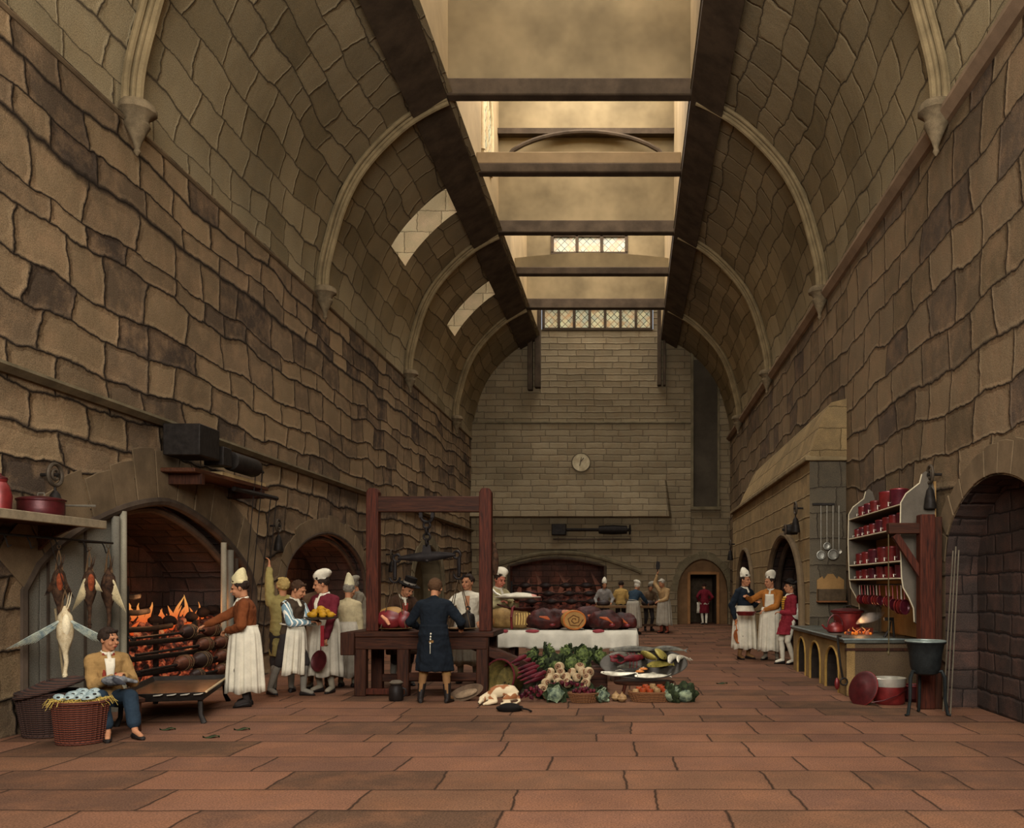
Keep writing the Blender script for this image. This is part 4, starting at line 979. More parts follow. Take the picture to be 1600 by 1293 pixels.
    p.coat(cloth('crimson_far', '#6a1d27'), tails=.48, flare=.4, name='livery_coat'); p.breeches(W, g=.01); p.stockings(W); p.shoes(W if False else None); p.hair(cloth('dark_hair_far', '#2a1d18'))
build_people()
BOY, RUST, REACH, YOUTH, CRIMSON, HID, PALE, DIM, WEIGH, STOOP, PORTER, CHEF, NAVY, ORANGE, FOOT, SMOCK, YELL, BLUEJ, BROWNS, BUTCH, SERV = PPL
# ================================================================ LEFT SIDE
def rod(mb, a, b, r, n=8): return mb.tube([a, b], r, n)
def plain(mb, name, m, label, cat, group=None, loc=None, **k):
    """a thing that is one mesh, its origin at its own base"""
    loc = V(loc) if loc is not None else sum(mb.v, V()) / len(mb.v)
    o = mb.build(name, m, rel=loc, **k); o.location = loc
    return tag(o, label, cat, group)
def face(a):     # lathe axis from +Z to direction a
    return V((0, 0, 1)).rotation_difference(V(a).normalized()).to_matrix()

# wall shelf with copper
r = thing('wall_shelf', 'dark board shelf fixed to the left wall above the hanging game', 'shelf', (-6.35, 9.3, 2.25))
MB().bx(-6.6, -6.02, 8.3, 10.25, 2.27, 2.33).build('board', M['woody'], r, rel=r.location, bevel=.01)
MB().bx(-6.05, -6.0, 8.3, 10.27, 2.25, 2.345).build('edge_strip', mat('shelf_edge', '#8a7d66', .6, .2), r, rel=r.location, bevel=.008)
for y in (8.7, 9.95):
    MB().prism([(-6.6, 1.98), (-6.6, 2.27), (-6.12, 2.27), (-6.3, 2.2), (-6.45, 2.12)], .05, 'y', y).build('bracket', M['woody'], r, rel=r.location, smooth=False)
# rail for the game
r = thing('hook_rail', 'iron rail with hooks under the wall shelf', 'rail', (-6.4, 9.6, 2.02))
rod(MB(), (-6.3, 8.7, 2.12), (-6.3, 10.9, 2.12), .014).build('bar', M['blackiron'], r, rel=r.location)
for y in (9.0, 9.35, 9.8, 10.3, 10.68):
    MB().tube([(-6.3, y, 2.12), (-6.27, y, 2.06), (-6.25, y, 1.99), (-6.22, y, 2.01)], .008, 6).build('hook', M['blackiron'], r, rel=r.location)
MB().tube([(-6.3, 8.7, 2.12), (-6.62, 8.7, 2.14)], .014, 6).build('bracket', M['blackiron'], r, rel=r.location)
MB().tube([(-6.3, 10.85, 2.12), (-6.72, 10.85, 2.14)], .014, 6).build('bracket', M['blackiron'], r, rel=r.location)

def saucepan(name, label, cat, loc, r, h, m, lid=False, handle=0.0, hl=.22, group=None, tilt=(0, 0, 0), hm=None, bulge=0.0):
    o = thing(name, label, cat, loc, 0, group); o.rotation_euler = [R(a) for a in tilt]
    t = .008
    MB().lathe([(r*.96, 0), (r, .012), (r*(1+bulge), h*.5), (r, h-.012), (r*1.05, h), (r*1.05, h+.008), (r-t, h+.004), (r-t, .02), (.01, .015)], n=24).build('pan_body', m, o)
    if lid: 
        l = MB().lathe([(r*1.06, h+.004), (r*1.07, h+.016), (r*.8, h+.035), (r*.3, h+.05), (.01, h+.052)], n=24).build('lid', m, o); MB().tube([(-.04, 0, h+.048), (-.03, 0, h+.085), (.03, 0, h+.085), (.04, 0, h+.048)], .008, 6).build('lid_handle', hm or M['steel'], l)
    if hl:
        a = R(handle); d = V((math.cos(a), math.sin(a), 0))
        MB().tube([d*(r-.01)+V((0, 0, h*.78)), d*(r+.05)+V((0, 0, h*.84)), d*(r+hl)+V((0, 0, h*.95))], [.013, .010, .014], 8, flat=.6, up=(0, 0, 1)).build('handle', hm or M['steel'], o)
    return o
saucepan('copper_pan', 'dark red copper pan with a pale handle on the left wall shelf', 'pan', (-6.28, 9.55, 2.335), .22, .17, M['copperd'], handle=62, hl=.36, lid=True)
o = thing('copper_jar', 'tall red copper jar at the near end of the left wall shelf', 'jar', (-6.3, 8.95, 2.335))
MB().lathe([(.08, 0), (.1, .02), (.11, .16), (.085, .26), (.06, .3), (.07, .33), (.055, .33), (.05, .3), (.01, .29)]).build('jar_body', M['copper'], o)
MB().lathe([(.068, .332), (.07, .345), (.02, .37), (.015, .39), (.001, .395)]).build('lid', M['copperd'], o)

# hanging game
featherb = mat('brown_feather', '#2c201a', .9, var=.4, vs=18, c2='#4d3626'); feathr = mat('rust_feather', '#7c3c22', .9, var=.4, vs=20); feathw = mat('pale_feather', '#c4b692', .9, var=.15, vs=18)
featg = mat('blue_grey_feather', '#7f9296', .9, var=.3, vs=14, c2='#b2b5a2'); goosem = mat('goose_down', '#b5a07c', .95, var=.15, vs=8, c2='#d4c6a4')
def wing(root, m, s, base, tip, w, name='wing'):
    """fan of overlapping quills from base to tip"""
    base, tip = V(base), V(tip); d = tip - base; L = d.length; d.normalize(); n_ = d.cross(V((1, 0, 0))); n_.normalize(); mb = MB()
    for i in range(9):
        t = i / 8; p = base + d*L*.12*t + n_*(w*(t-.2))*s; q = base + d*(L*(1 - .45*t)) + n_*(w*1.5*t)*s
        mb.tube([p, p.lerp(q, .5) + V((.012, 0, 0)), q], [.026, .028, .006], 8, flat=.35, up=(1, 0, 0))
    mb.cap(base, base + d*L*.35 + n_*w*.5*s, .035, .03, 8, flat=.5, up=(1, 0, 0))
    return mb.build(name, m, root)
def gamebird(name, label, cat, loc, s, mb_, mbreast, mwing, ry_=0, wings=((1, .22), (-1, .15)), neck=.24, legs=.16, rot=0, group=None, spread=1.0):
    o = thing(name, label, cat, loc, rot, group); o.scale = (s,)*3
    mb = MB(); prof = [(0, .012), (.04, .03), (.10, .062), (.2, .085), (.32, .078), (.42, .045), (.48, .026)]
    pts = [(0, 0, -legs - z) for z, r in prof]; rs = [r for z, r in prof]
    z = -legs - .48; pts += [(0, .01, z - neck*.4), (0, .0, z - neck*.8), (.01, 0, z - neck)]; rs += [.02, .018, .026]
    mb.tube(pts, rs, 12); mb.ball((.012, 0, z - neck - .02), (.024, .022, .034)); mb.cap((.015, 0, z-neck-.04), (.02, 0, z-neck-.085), .010, .003, 6)
    mb.build('bird_body', mb_, o, mods=[('fold', .02, .03)])
    MB().ball((.045, .01, -legs - .20), (.052, .045, .12)).build('breast', mbreast, o)
    for k in (1, -1):
        MB().tube([(0, 0, 0), (0, k*.018, -legs*.5), (0, k*.03, -legs-.06)], [.006, .007, .018], 6).tube([(0, 0, 0), (.02, k*.02, .03), (.03, k*.012, .05)], .004, 5).build('leg', mat('bird_leg', '#5b4630', .7), o)
    for k, L in wings: wing(o, mwing, k, (.02, k*.05, -legs - .16), (.04, k*(.10 + L*.35)*spread, -legs - .16 - L*1.5/spread**.9), .05)
    for i in range(2): MB().tube([(0, i*.014, -legs-.04), (.03, .02+i*.02, -legs+.03), (.05, .04 + i*.02, -legs+.14)], [.012, .01, .003], 6, flat=.4).build('tail_feather', mb_, o)
    return o
gamebird('hanging_pheasant', 'dark hanging pheasant with a rust patch, nearest the viewer on the rail', 'game bird', (-6.25, 9.80, 2.0), .90, featherb, feathr, featherb, wings=((1, .16), (-1, .14)), legs=.2, rot=-1.0)
gamebird('hanging_pheasant', 'middle hanging pheasant with a pale outspread wing under the shelf', 'game bird', (-6.22, 10.30, 2.0), .92, featherb, feathr, feathw, wings=((-1, .26), (1, .10)), legs=.2, rot=-.9)
gamebird('hanging_pheasant', 'brown hanging pheasant farthest along the rail, one pale wing drooping', 'game bird', (-6.22, 10.68, 2.04), 1.02, featherb, featherb, feathw, wings=((1, .24),), legs=.22, rot=-1.2)
gamebird('hanging_goose', 'large pale goose hanging head down with blue grey wings spread wide', 'goose', (-6.12, 9.70, 1.55), 1.05, goosem, mat('goose_breast', '#dccfae', .95, var=.08), featg, wings=((1, .34), (-1, .36)), legs=.16, rot=-1.05, spread=2.2)
for k, (x, y, z0, z1) in enumerate(((-6.12, 9.70, 2.12, 1.55),)):
    plain(rod(MB(), (-6.29, y, 2.12), (-6.12, 9.7, 1.56), .005, 6), 'game_twine', M['blackiron'], 'thin twine that holds up the pale goose', 'cord')
plain(rod(MB(), (-6.3, 9.98, .45), (-6.42, 10.0, 1.35), .012, 8), 'broom_stick', mat('stick', '#8a7a5c', .8), 'thin pale stick standing against the grey screen', 'stick')

# baskets
def wicker(name, c1, c2):
    t = NT(name); co = t.N('ShaderNodeTexCoord').outputs['Object']; w = t.N('ShaderNodeTexWave', Scale=14.0, Distortion=1.5); w.bands_direction = 'Z'; w.inputs['Detail'].default_value = 2; t.L(co, w.inputs['Vector'])
    c = t.ramp(w.outputs['Fac'], [(.2, lin(c1)), (.8, lin(c2))]); t.L(c, t.b.inputs['Base Color']); t.b.inputs['Roughness'].default_value = .85; t.bump(w.outputs['Fac'], .5, .02); return t.m
M['wick'] = wicker('red_wicker', '#2c140d', '#6e3119'); M['wickd'] = wicker('dark_wicker', '#1f130e', '#43261a'); M['wickt'] = wicker('tan_wicker', '#4a2c18', '#8a5a30')
def basket(name, label, loc, r0, r1, h, m, n=26, group=None, rim=.018, sq=1.0, rot=0):
    o = thing(name, label, 'basket', loc, rot, group); t = .02
    MB().lathe([(r0*.98, 0), (r0, .01), (r1, h), (r1-t, h), (r0-t, .03), (.01, .03)], n=28).build('basket_wall', m, o)
    mb = MB(); k = 30
    for i in range(k):
        a = 2*PI*i/k; mb.tube([(r0*1.01*math.cos(a), r0*1.01*math.sin(a), .0), (r1*1.02*math.cos(a), r1*1.02*math.sin(a), h)], .009, 5)
    mb.build('stakes', m, o)['kind'] = 'stuff'
    mb = MB().torus((0, 0, h), r1, rim, n=28, k=8).torus((0, 0, .02), r0, rim*.8, n=28, k=8); mb.build('rim', m, o)
    o.scale = (1, sq, 1); return o
basket('wicker_basket', 'upright reddish wicker basket heaped with straw and shells beside the seated youth', (-5.62, 9.16, 0), .21, .25, .42, M['wick'])
basket('lidded_basket', 'big dark round hamper with a tilted lid, behind the straw filled basket', (-6.22, 9.62, 0), .25, .32, .46, M['wickd'])
MB_ = MB(); MB_.lathe([(.33, 0), (.34, .02), (.25, .06), (.1, .085), (.01, .09)], m=ry(-14) @ rx(8)); MB_.torus((0, 0, .005), .33, .02, m=ry(-14) @ rx(8), n=26)
for i in range(12): a = 2*PI*i/12; MB_.tube([ry(-14) @ rx(8) @ V((.05*math.cos(a), .05*math.sin(a), .092)), ry(-14) @ rx(8) @ V((.33*math.cos(a), .33*math.sin(a), .02))], .009, 5)
o = MB_.build('basket_lid', M['wickd']); o.location = (-6.22, 9.60, .50); tag(o, 'dark wicker lid lying tilted on the big hamper', 'lid')
rnd = random.Random(5); mb = MB()
for i in range(90):
    a = rnd.uniform(0, 2*PI); q = rnd.uniform(.5, 1.0); x, y = -5.62 + .25*q*math.cos(a), 9.16 + .25*q*math.sin(a); L = rnd.uniform(.05, .13); b = a + rnd.uniform(-1, 1)
    mb.tube([(x, y, .43 + rnd.uniform(0, .03)), (x + L*.5*math.cos(b), y + L*.5*math.sin(b), .45 + rnd.uniform(0, .02)), (x + L*math.cos(b), y + L*math.sin(b), .42 - rnd.uniform(0, .06))], [.004, .004, .002], 4)
mb.lathe([(.22, .40), (.2, .425), (.1, .44), (.01, .445)], (-5.62, 9.16, 0), 16)
plain(mb, 'straw', mat('straw', '#a8904a', .9, var=.25, vs=20), 'loose yellow straw spilling over the reddish basket', 'straw', loc=(-5.62, 9.16, .4))['kind'] = 'stuff'
shellm = mat('blue_shell', '#7e9398', .6, var=.25, vs=14, c2='#a9b7b4')
k = 0
for row, (dy, xs, nm) in enumerate(((-.10, (-.15, -.05, .05, .14), 'front'), (.03, (-.10, .01, .11), 'middle'), (.13, (-.06, .06), 'back'))):
    for i, x in enumerate(xs):
        o = thing('mussel_shell', 'pale blue grey shell in the straw basket, %s from the left in the %s row' % (ORD[i], nm), 'shell', (-5.62 + x, 9.16 + dy, .455 + row*.018), rnd.uniform(-.6, .6), 'blue grey shells heaped on the straw')
        m_ = ry(rnd.uniform(-18, 18)); MB().lathe([(.058, 0), (.062, .012), (.05, .035), (.025, .05), (.001, .052)], m=m_ @ Matrix.Diagonal((1.15, .75, 1.0)), n=16).build('shell', shellm, o)
        MB().ball((.01, -.038, .022), (.020, .012, .012), 8, 6).build('dark_hollow', M['blackiron'], o)
# seat under the youth, and the bird in the lap
o = thing('low_bench', 'low dark wooden bench under the seated youth', 'bench', (-5.68, 9.80, 0), R(42))
MB().box((0, 0, .34), (.6, .34, .05)).build('seat', M['wood'], o, bevel=.01)
for x in (-.24, .24):
    for y in (-.12, .12): MB().box((x, y, .16), (.05, .05, .32)).build('leg', M['wood'], o)
hp = (BOY.w(1) + BOY.w(-1)) / 2
o = thing('plucked_bird', 'dark grey feathered bird lying in the lap of the seated youth', 'game bird', hp + V((-.03, -.03, -.055)), .5)
MB().ball((0, 0, 0), (.13, .075, .055)).cap((.1, 0, 0), (.19, -.03, -.02), .028, .02).build('bird_body', mat('grey_feather', '#4a4b4c', .9, var=.4, vs=22, c2='#77787a'), o, mods=[('fold', .02, .03)])
MB().tube([(-.02, -.06, .02), (.04, -.09, -.01), (.1, -.1, -.04)], [.03, .03, .008], 8, flat=.4).build('wing', mat('grey_feather2', '#3a3b40', .9, var=.3, vs=22), o)

# ---- great hearth: grate, coals, flames, spits and joints
COAL = emit('glowing_coal', [(.40, '#0e0806'), (.50, '#4a1c10'), (.59, '#a8482a'), (.70, '#d08450')], .75, 7.0)
FLAME = emit('flame', [(.0, '#c03a12'), (.35, '#d8622a'), (.7, '#e89a4c'), (1, '#c9a85a')], 1.0, axis=2)
gx = -6.98
r = thing('fire_grate', 'tall black iron fire grate with curved bars in the great hearth', 'grate', (gx, 13.6, 0))
for i, (z, y0, y1) in enumerate(((.14, 12.0, 15.5), (.36, 12.0, 15.5), (.58, 12.0, 15.4), (.80, 12.0, 15.3), (1.0, 12.0, 13.6), (1.24, 12.0, 12.95), (1.46, 12.0, 12.7))):
    MB().tube([(gx + .02, y0, z), (gx + .12, (y0+y1)/2, z - .015), (gx + .02, y1, z + .0)], .040, 8, flat=.6, up=(0, 0, 1)).build('fire_bar', M['blackiron'], r, rel=r.location)
for y in (12.0, 13.2, 14.4, 15.45): MB().bx(gx-.04, gx+.02, y-.025, y+.025, 0, 1.5 if y < 13 else 1.05).build('upright', M['blackiron'], r, rel=r.location)
rnd = random.Random(11); mb = MB()
for i in range(420):
    y = rnd.uniform(12.05, 15.45); z = rnd.uniform(.15, 1.05 + (.45 if y < 12.8 else 0)); x = gx - .14 - rnd.uniform(0, .12) - max(0, z-.9)*.1
    mb.ball((x, y, z), (rnd.uniform(.05, .10), rnd.uniform(.07, .13), rnd.uniform(.05, .09)), 8, 5, m=Euler((rnd.uniform(0, 3), rnd.uniform(0, 3), 0)).to_matrix())
mb.bx(gx-.45, gx-.2, 12.0, 15.5, .0, .95)
plain(mb, 'burning_coals', COAL, 'heaped glowing coals behind the bars of the great hearth', 'coals', loc=(gx-.2, 13.6, .1), smooth=True)['kind'] = 'stuff'
mb = MB()
def flame(mb, x, y, z, h, w, lean, seed):
    q = random.Random(seed); pts = []; rs = []; ph = q.uniform(0, 6)
    for i in range(9):
        t = i/8; pts.append((x + .03*math.sin(ph+t*5), y + lean*h*t*t + w*.8*math.sin(ph + t*4.5)*t, z + h*t)); rs.append(w*(math.sin(PI*(t**.65))*.8 + .28*(1-t)) + .003)
    mb.tube(pts, rs, 10, flat=.45, up=(0, 1, 0))
fl = [(12.25, 1.30, .42), (12.45, 1.32, .34), (12.62, 1.28, .40), (12.8, 1.18, .3), (13.05, 1.05, .45), (13.3, 1.0, .52), (13.5, 1.0, .38), (13.7, .98, .42), (13.9, .95, .5), (14.1, 1.0, .62), (14.3, .98, .66), (14.5, .95, .45), (14.75, .95, .55), (15.0, .95, .35), (12.3, .98, .28), (12.6, .98, .3), (12.9, .95, .26)]
for i, (y, z, h) in enumerate(fl):
    for j in range(2): flame(mb, gx-.16 - .05*j, y + .12*j, z-.08, h*(1-.3*j)*.85, .05 + .012*(i % 3), rnd.uniform(-.1, .5), i*7+j)
plain(mb, 'flame', FLAME, 'orange flames licking up over the coals of the great hearth', 'fire', loc=(gx-.2, 13.6, .9))['kind'] = 'stuff'
point('hearth_fire_light', (-6.75, 12.9, 1.35), 14, (1, .42, .16), .25); point('hearth_fire_light', (-6.75, 14.5, 1.25), 14, (1, .42, .16), .25)
# lumps of charred log on top
for i, (y, z) in enumerate(((13.35, 1.08), (13.75, 1.06), (14.4, 1.1), (14.85, 1.16), (15.2, 1.2))):
    plain(MB().ball((gx-.1, y, z), (.10, .14, .085), 12, 8).jitter(.03, 9, i), 'charred_log', mat('char', '#1a1310', .95, var=.3), '%s black charred lump from the viewer on top of the great fire' % ORD[i], 'log', 'charred lumps on top of the fire')
roastm = mat('roast_meat', '#3c2016', .6, var=.35, vs=9, c2='#633823', spec=.4); roastd = mat('dark_roast', '#26150f', .6, var=.35, vs=9, spec=.5)
def joint(label, loc, s, m, kind, rz=0, group='joints roasting on the spits of the great hearth', name='roasting_joint'):
    o = thing(name, label, 'meat', loc, rz, group); mb = MB(); L = .22
    if kind == 0:
        mb.tube([(0, L*(-1 + 2*i/10), 0) for i in range(11)], [.03 + .068*math.sin(PI*(i+.6)/11.2) + .010*(i % 2) for i in range(11)], 14)
    else:
        mb.ball((0, 0, 0), (.09, .14, .085), 14, 9); mb.ball((.03, .08, .03), (.05, .06, .05), 10, 6); mb.cap((.03, -.08, .05), (.05, -.17, .07), .03, .015, 8)
    mb.build('flesh', m, o, mods=[('fold', .015, .05)])
    for k in (-.06, 0, .06): MB().torus((0, k, 0), .105 if kind == 0 else .088, .006, m=rx(90), n=16, k=6).build('string', mat('kitchen_string', '#5c4932', .8), o)
    o.scale = (s,)*3; return o
names4 = ['uppermost', 'second highest', 'third highest', 'lowest']
for i, z in enumerate((.92, .70, .48, .28)):
    sx = -6.62 + i*.05; root = thing('roasting_spit', '%s iron roasting spit in front of the great fire' % names4[i], 'spit', (sx, 13.5, z), group='roasting spits of the great hearth')
    rod(MB(), (0, -1.6, -.02), (0, 1.30, .0), .020).build('rod', M['blackiron'], root)
    ys = [[(13.45, 1.0), (14.15, 1.1)], [(13.75, 1.0), (14.3, 1.0)], [(13.1, 1.05), (13.65, 1.15), (14.35, 1.0)], [(13.3, .8), (14.1, .85)]][i]
    for j, (y, s) in enumerate(ys): joint('%s joint from the near end on the %s spit of the great fire' % (ORD[j], names4[i]), (sx, y + .1*(i % 2), z), s, roastm if (i+j) % 3 else roastd, 0)
r = thing('spit_rack', 'pair of iron uprights that carry the spits before the great fire', 'rack', (-6.55, 13.5, 0))
for y in (11.66, 14.82): 
    MB().bx(-6.60, -6.54, y-.03, y+.03, 0, 1.6).build('upright', M['blackiron'], r, rel=r.location)
    for z in (.92, .70, .48, .28): MB().tube([(-6.54, y, z+.02), (-6.49, y, z-.03), (-6.44, y, z-.03), (-6.42, y, z+.02)], .01, 6).build('spit_hook', M['blackiron'], r, rel=r.location)
# dripping pan
r = thing('dripping_pan', 'long dark dripping pan on legs under the spits, fat glinting in it', 'pan', (-5.72, 11.3, 0), R(17))
MB().loft([[V((x*s_, y*t_, z)) for x, y in ((-.5, -1.1), (.5, -1.1), (.5, 1.1), (-.5, 1.1))] for s_, t_, z in ((.92, .96, .27), (1, 1, .37), (.97, .985, .37), (.9, .95, .30))]).build('tray', M['blackiron'], r, smooth=False, bevel=.01)
MB().box((0, 0, .305), (.88, 2.06, .02)).build('fat', mat('brown_fat', '#55402c', .2, spec=.8, var=.3, vs=6), r)
MB().tube([(.5, -1.1, .375), (.5, 1.1, .375)], .014, 6).build('bright_lip', mat('bright_lip', '#c7b189', .4, .4), r)
for x in (-.4, .42):
    for y in (-1.0, 1.0): MB().tube([(x, y, .29), (x*1.02, y*1.01, .1), (x*1.12, y*1.04, 0)], [.03, .026, .034], 8, flat=.6).build('leg', M['blackiron'], r)
for i in range(4): MB().tube([(-.05+.14*i, -1.12, .345), (.02+.14*i, -1.13, .352), (.05+.14*i, -1.13, .362)], [.006, .009, .004], 6).build('painted_glint', M['tin'], r)  # small bright strokes painted in as glints along the pan's near edge
# middle hearth fire
r2 = thing('low_grate', 'low grate with a small fire in the middle hearth', 'grate', (-7.4, 19.8, 0))
MB().bx(-7.55, -7.2, 18.6, 21.2, .1, .8).build('fire_box', M['blackiron'], r2, rel=r2.location)
for z in (.3, .5, .7): rod(MB(), (-7.17, 18.6, z), (-7.17, 21.2, z), .02).build('fire_bar', M['blackiron'], r2, rel=r2.location)
mb = MB()
for i in range(80): mb.ball((-7.35 + rnd.uniform(-.1, .1), rnd.uniform(18.7, 21.1), .82 + rnd.uniform(0, .12)), rnd.uniform(.05, .09), 8, 5)
plain(mb, 'burning_coals', COAL, 'small bed of glowing coals in the middle hearth', 'coals')['kind'] = 'stuff'
mb = MB()
for i in range(8): flame(mb, -7.35, 18.9 + i*.3, .85, .35 + .1*(i % 3), .05, .2, i+50)
plain(mb, 'flame', FLAME, 'low orange flames in the middle hearth', 'fire')['kind'] = 'stuff'
point('middle_fire_light', (-7.1, 19.9, 1.3), 40, (1, .42, .2), .3)

# ---- smoke jack on the left wall
r = thing('spit_jack', 'black spit jack on a wall shelf high over the great hearth', 'jack', (-6.3, 13.7, 3.2))
B = lambda *a: MB().bx(*a)
B(-6.6, -6.1, 12.55, 15.1, 3.20, 3.26).build('shelf_board', M['woody'], r, rel=r.location, bevel=.01)
B(-6.5, -5.98, 12.45, 13.05, 3.42, 3.86).build('jack_box', M['blackiron'], r, rel=r.location, bevel=.015)
B(-6.3, -6.0, 13.22, 13.5, 3.38, 3.66).build('gear_box', M['blackiron'], r, rel=r.location, bevel=.015)
MB().lathe([(.02, -.45), (.14, -.44), (.15, -.4), (.15, .4), (.14, .44), (.02, .45)], (-6.15, 14.2, 3.52), m=rx(90)).build('drum', M['blackiron'], r, rel=r.location)
rod(MB(), (-6.15, 12.9, 3.5), (-6.15, 15.0, 3.5), .025).build('axle', M['blackiron'], r, rel=r.location)
for y in (12.8, 14.9): B(-6.6, -6.1, y-.04, y+.04, 3.05, 3.2).build('bracket', M['wood'], r, rel=r.location)
B(-6.4, -6.1, 13.4, 15.0, 3.26, 3.31).build('slide_rail', mat('pale_rail', '#97805a', .8), r, rel=r.location)
rod(MB(), (-6.2, 14.0, 3.12), (-6.0, 15.2, 3.08), .04).build('lower_arm', M['blackiron'], r, rel=r.location)
for i, (x, y) in enumerate(((-6.08, 14.55), (-6.05, 14.75), (-6.02, 15.0), (-6.0, 15.2))):
    plain(rod(MB(), (x, y, 3.5 if i < 2 else 3.1), (x - .3, y + .02, .25), .008, 6), 'jack_cord', M['blackiron'], '%s cord from the viewer running down from the spit jack' % ORD[i], 'cord', 'cords of the spit jack')
def pulley(label, loc, s=1.0, dirx=1, name='wall_pulley'):
    o = thing(name, label, 'pulley', loc, 0, 'iron pulleys with hanging weights'); o.scale = (s,)*3; m = ry(90)
    MB().torus((0, 0, 0), .12, .022, m=m, n=20).torus((0, 0, 0), .055, .016, m=m, n=14).build('pulley_wheel', mat('pulley_iron', '#4a4136', .6, .3), o)
    rod(MB(), (-.16*dirx, 0, 0), (.04*dirx, 0, 0), .02).build('axle', M['blackiron'], o)
    rod(MB(), (0, .0, -.1), (0, .0, -.2), .014).build('strap', M['blackiron'], o)
    MB().lathe([(.02, -.18), (.05, -.22), (.075, -.34), (.09, -.46), (.085, -.48), (.01, -.49)], n=10).build('weight', M['blackiron'], o)
    return o
pulley('iron pulley and weight on the left wall above the shelf', (-6.42, 10.0, 2.84), 1.0)
pulley('iron pulley between the near and middle hearths', (-6.44, 16.4, 2.70), .95)
pulley('small iron pulley left of the far recess, seen through the scale frame', (-6.45, 24.2, 2.45), 1.0)
pulley('iron pulley and weight on the right wall above the saucepan rack', (3.98, 11.9, 3.08), .95, -1)
pulley('iron pulley on the end of the chimney block near the ladles', (3.30, 17.9, 3.15), 1.0, -1)
pulley('iron pulley at the far corner of the chimney block', (3.30, 29.6, 2.98), 1.1, -1)
r = thing('wall_drum', 'dark little drum bracketed to the chimney block above the footman', 'drum', (3.3, 18.3, 2.75))
MB().lathe([(.02, -.12), (.1, -.11), (.11, 0), (.1, .11), (.02, .12)], m=ry(90)).build('drum_body', M['blackiron'], r); rod(MB(), (-.2, 0, 0), (.18, 0, 0), .03).build('axle', M['blackiron'], r); MB().torus((-.14, 0, 0), .09, .02, m=ry(90)).build('pulley_wheel', M['archd'], r)
# ================================================================ THE SCALE TABLE
TY0, TY1 = 12.95, 14.0
r = thing('weighing_table', 'heavy dark oak table with a tall timber frame that carries the scales', 'table', (-3.0, 13.4, 0))
L = r.location
def tp(name, *a, m='wood', bev=.012): return MB().bx(*a).build(name, M[m], r, rel=L, bevel=bev)
tp('tabletop', -4.12, -1.98, TY0, TY1, .86, .94, m='woodx'); tp('apron_rail', -4.0, -2.08, TY0+.02, TY0+.08, .68, .86, m='woodx'); tp('apron_rail', -4.0, -2.08, TY1-.08, TY1-.02, .68, .86, m='woodx')
tp('drawer_box', -4.18, -3.98, TY0-.05, TY0+.5, .60, .93); 
for x, y in ((-3.92, TY0+.1), (-2.15, TY0+.1), (-3.92, TY1-.1), (-2.15, TY1-.1), (-3.30, TY0+.1)): tp('leg', x-.085, x+.085, y-.07, y+.07, 0, .86)
tp('foot_rail', -3.85, -3.3, TY0+.05, TY0+.12, .02, .11, m='woodr'); tp('foot_rail', -3.3, -2.1, TY0+.06, TY0+.12, .22, .34, m='woodx'); tp('foot_rail', -3.9, -2.1, TY1-.15, TY1-.08, .12, .24, m='woodx')
for x in (-3.77, -2.12):
    MB().prism([(x-.09, .94), (x+.09, .94), (x+.09, 2.97), (x+.05, 3.03), (x-.05, 3.03), (x-.09, 2.97)], .16, 'y', TY0+.12).build('frame_post', M['woodr'], r, rel=L, smooth=False, bevel=.012)
MB().bx(-3.70, -2.19, TY0+.13, TY0+.26, 2.68, 2.91).build('crossbeam', M['woodx'], r, rel=L, bevel=.012)
MB().box((-3.78, TY0+.2, 2.98), (.12, .14, .1)).build('post_cap', M['woodr'], r, rel=L, bevel=.03)
# sloping trough
o = thing('sloping_plank', 'long dark plank sloping from the scale table down to the floor by the tub', 'plank', (-1.5, 13.15, 0))
a = px(688, 985, 13.1); b = px(828, 1042, 13.3)
MB().loft([[q + V((0, -.12, .075)), q + V((0, .12, .075)), q + V((0, .12, -.075)), q + V((0, -.12, -.075))] for q in (a, b)]).build('plank', M['woodx'], o, rel=o.location, smooth=False, bevel=.01)
MB().bx(b.x-.12, b.x-.02, 13.2, 13.4, 0, b.z-.02).build('leg', M['woodx'], o, rel=o.location)
# scales
SY = TY0 + .195; iron = mat('scale_iron', '#211d1c', .5, .4, var=.25, vs=10, grain=.1)
cx = px(667, 800, SY).x; bz = px(667, 868, SY).z
r = thing('hanging_scales', 'black iron beam scale hanging by a chain from the timber frame', 'scales', (cx, SY, 2.66))
L = r.location
def sp(mb, name, m=iron, parent=None): return mb.build(name, m, parent or r, rel=L if parent is None else None)
sp(MB().torus((cx, SY, 2.62), .085, .024, m=rx(90), a0=180, a1=360).bx(cx-.11, cx-.06, SY-.03, SY+.03, 2.60, 2.70).bx(cx+.06, cx+.11, SY-.03, SY+.03, 2.60, 2.70), 'shackle')
for i in range(4): sp(MB().torus((cx, SY, 2.49 - i*.085), .048, .018, m=rx(90) if i % 2 == 0 else (rx(90) @ ry(0) @ rzm(0) if i == 9 else ry(90)), n=14), 'chain_link')
sp(MB().prism([(cx-.05, 2.2), (cx+.05, 2.2), (cx+.075, bz+.02), (cx-.075, bz+.02)], .05, 'y', SY-.025), 'stirrup')
n = 14; rings = []
for i in range(17):
    t = -1 + i/8; h = .055*(1-abs(t)**1.5) + .022; z = bz - .01 + .025*t; rings.append([V((cx + .42*t, SY + .03*math.cos(2*PI*j/n), z + h*math.sin(2*PI*j/n))) for j in range(n)])
sp(MB().loft(rings), 'balance_beam'); sp(MB().ball((cx, SY, bz-.07), (.04, .03, .03)), 'boss')
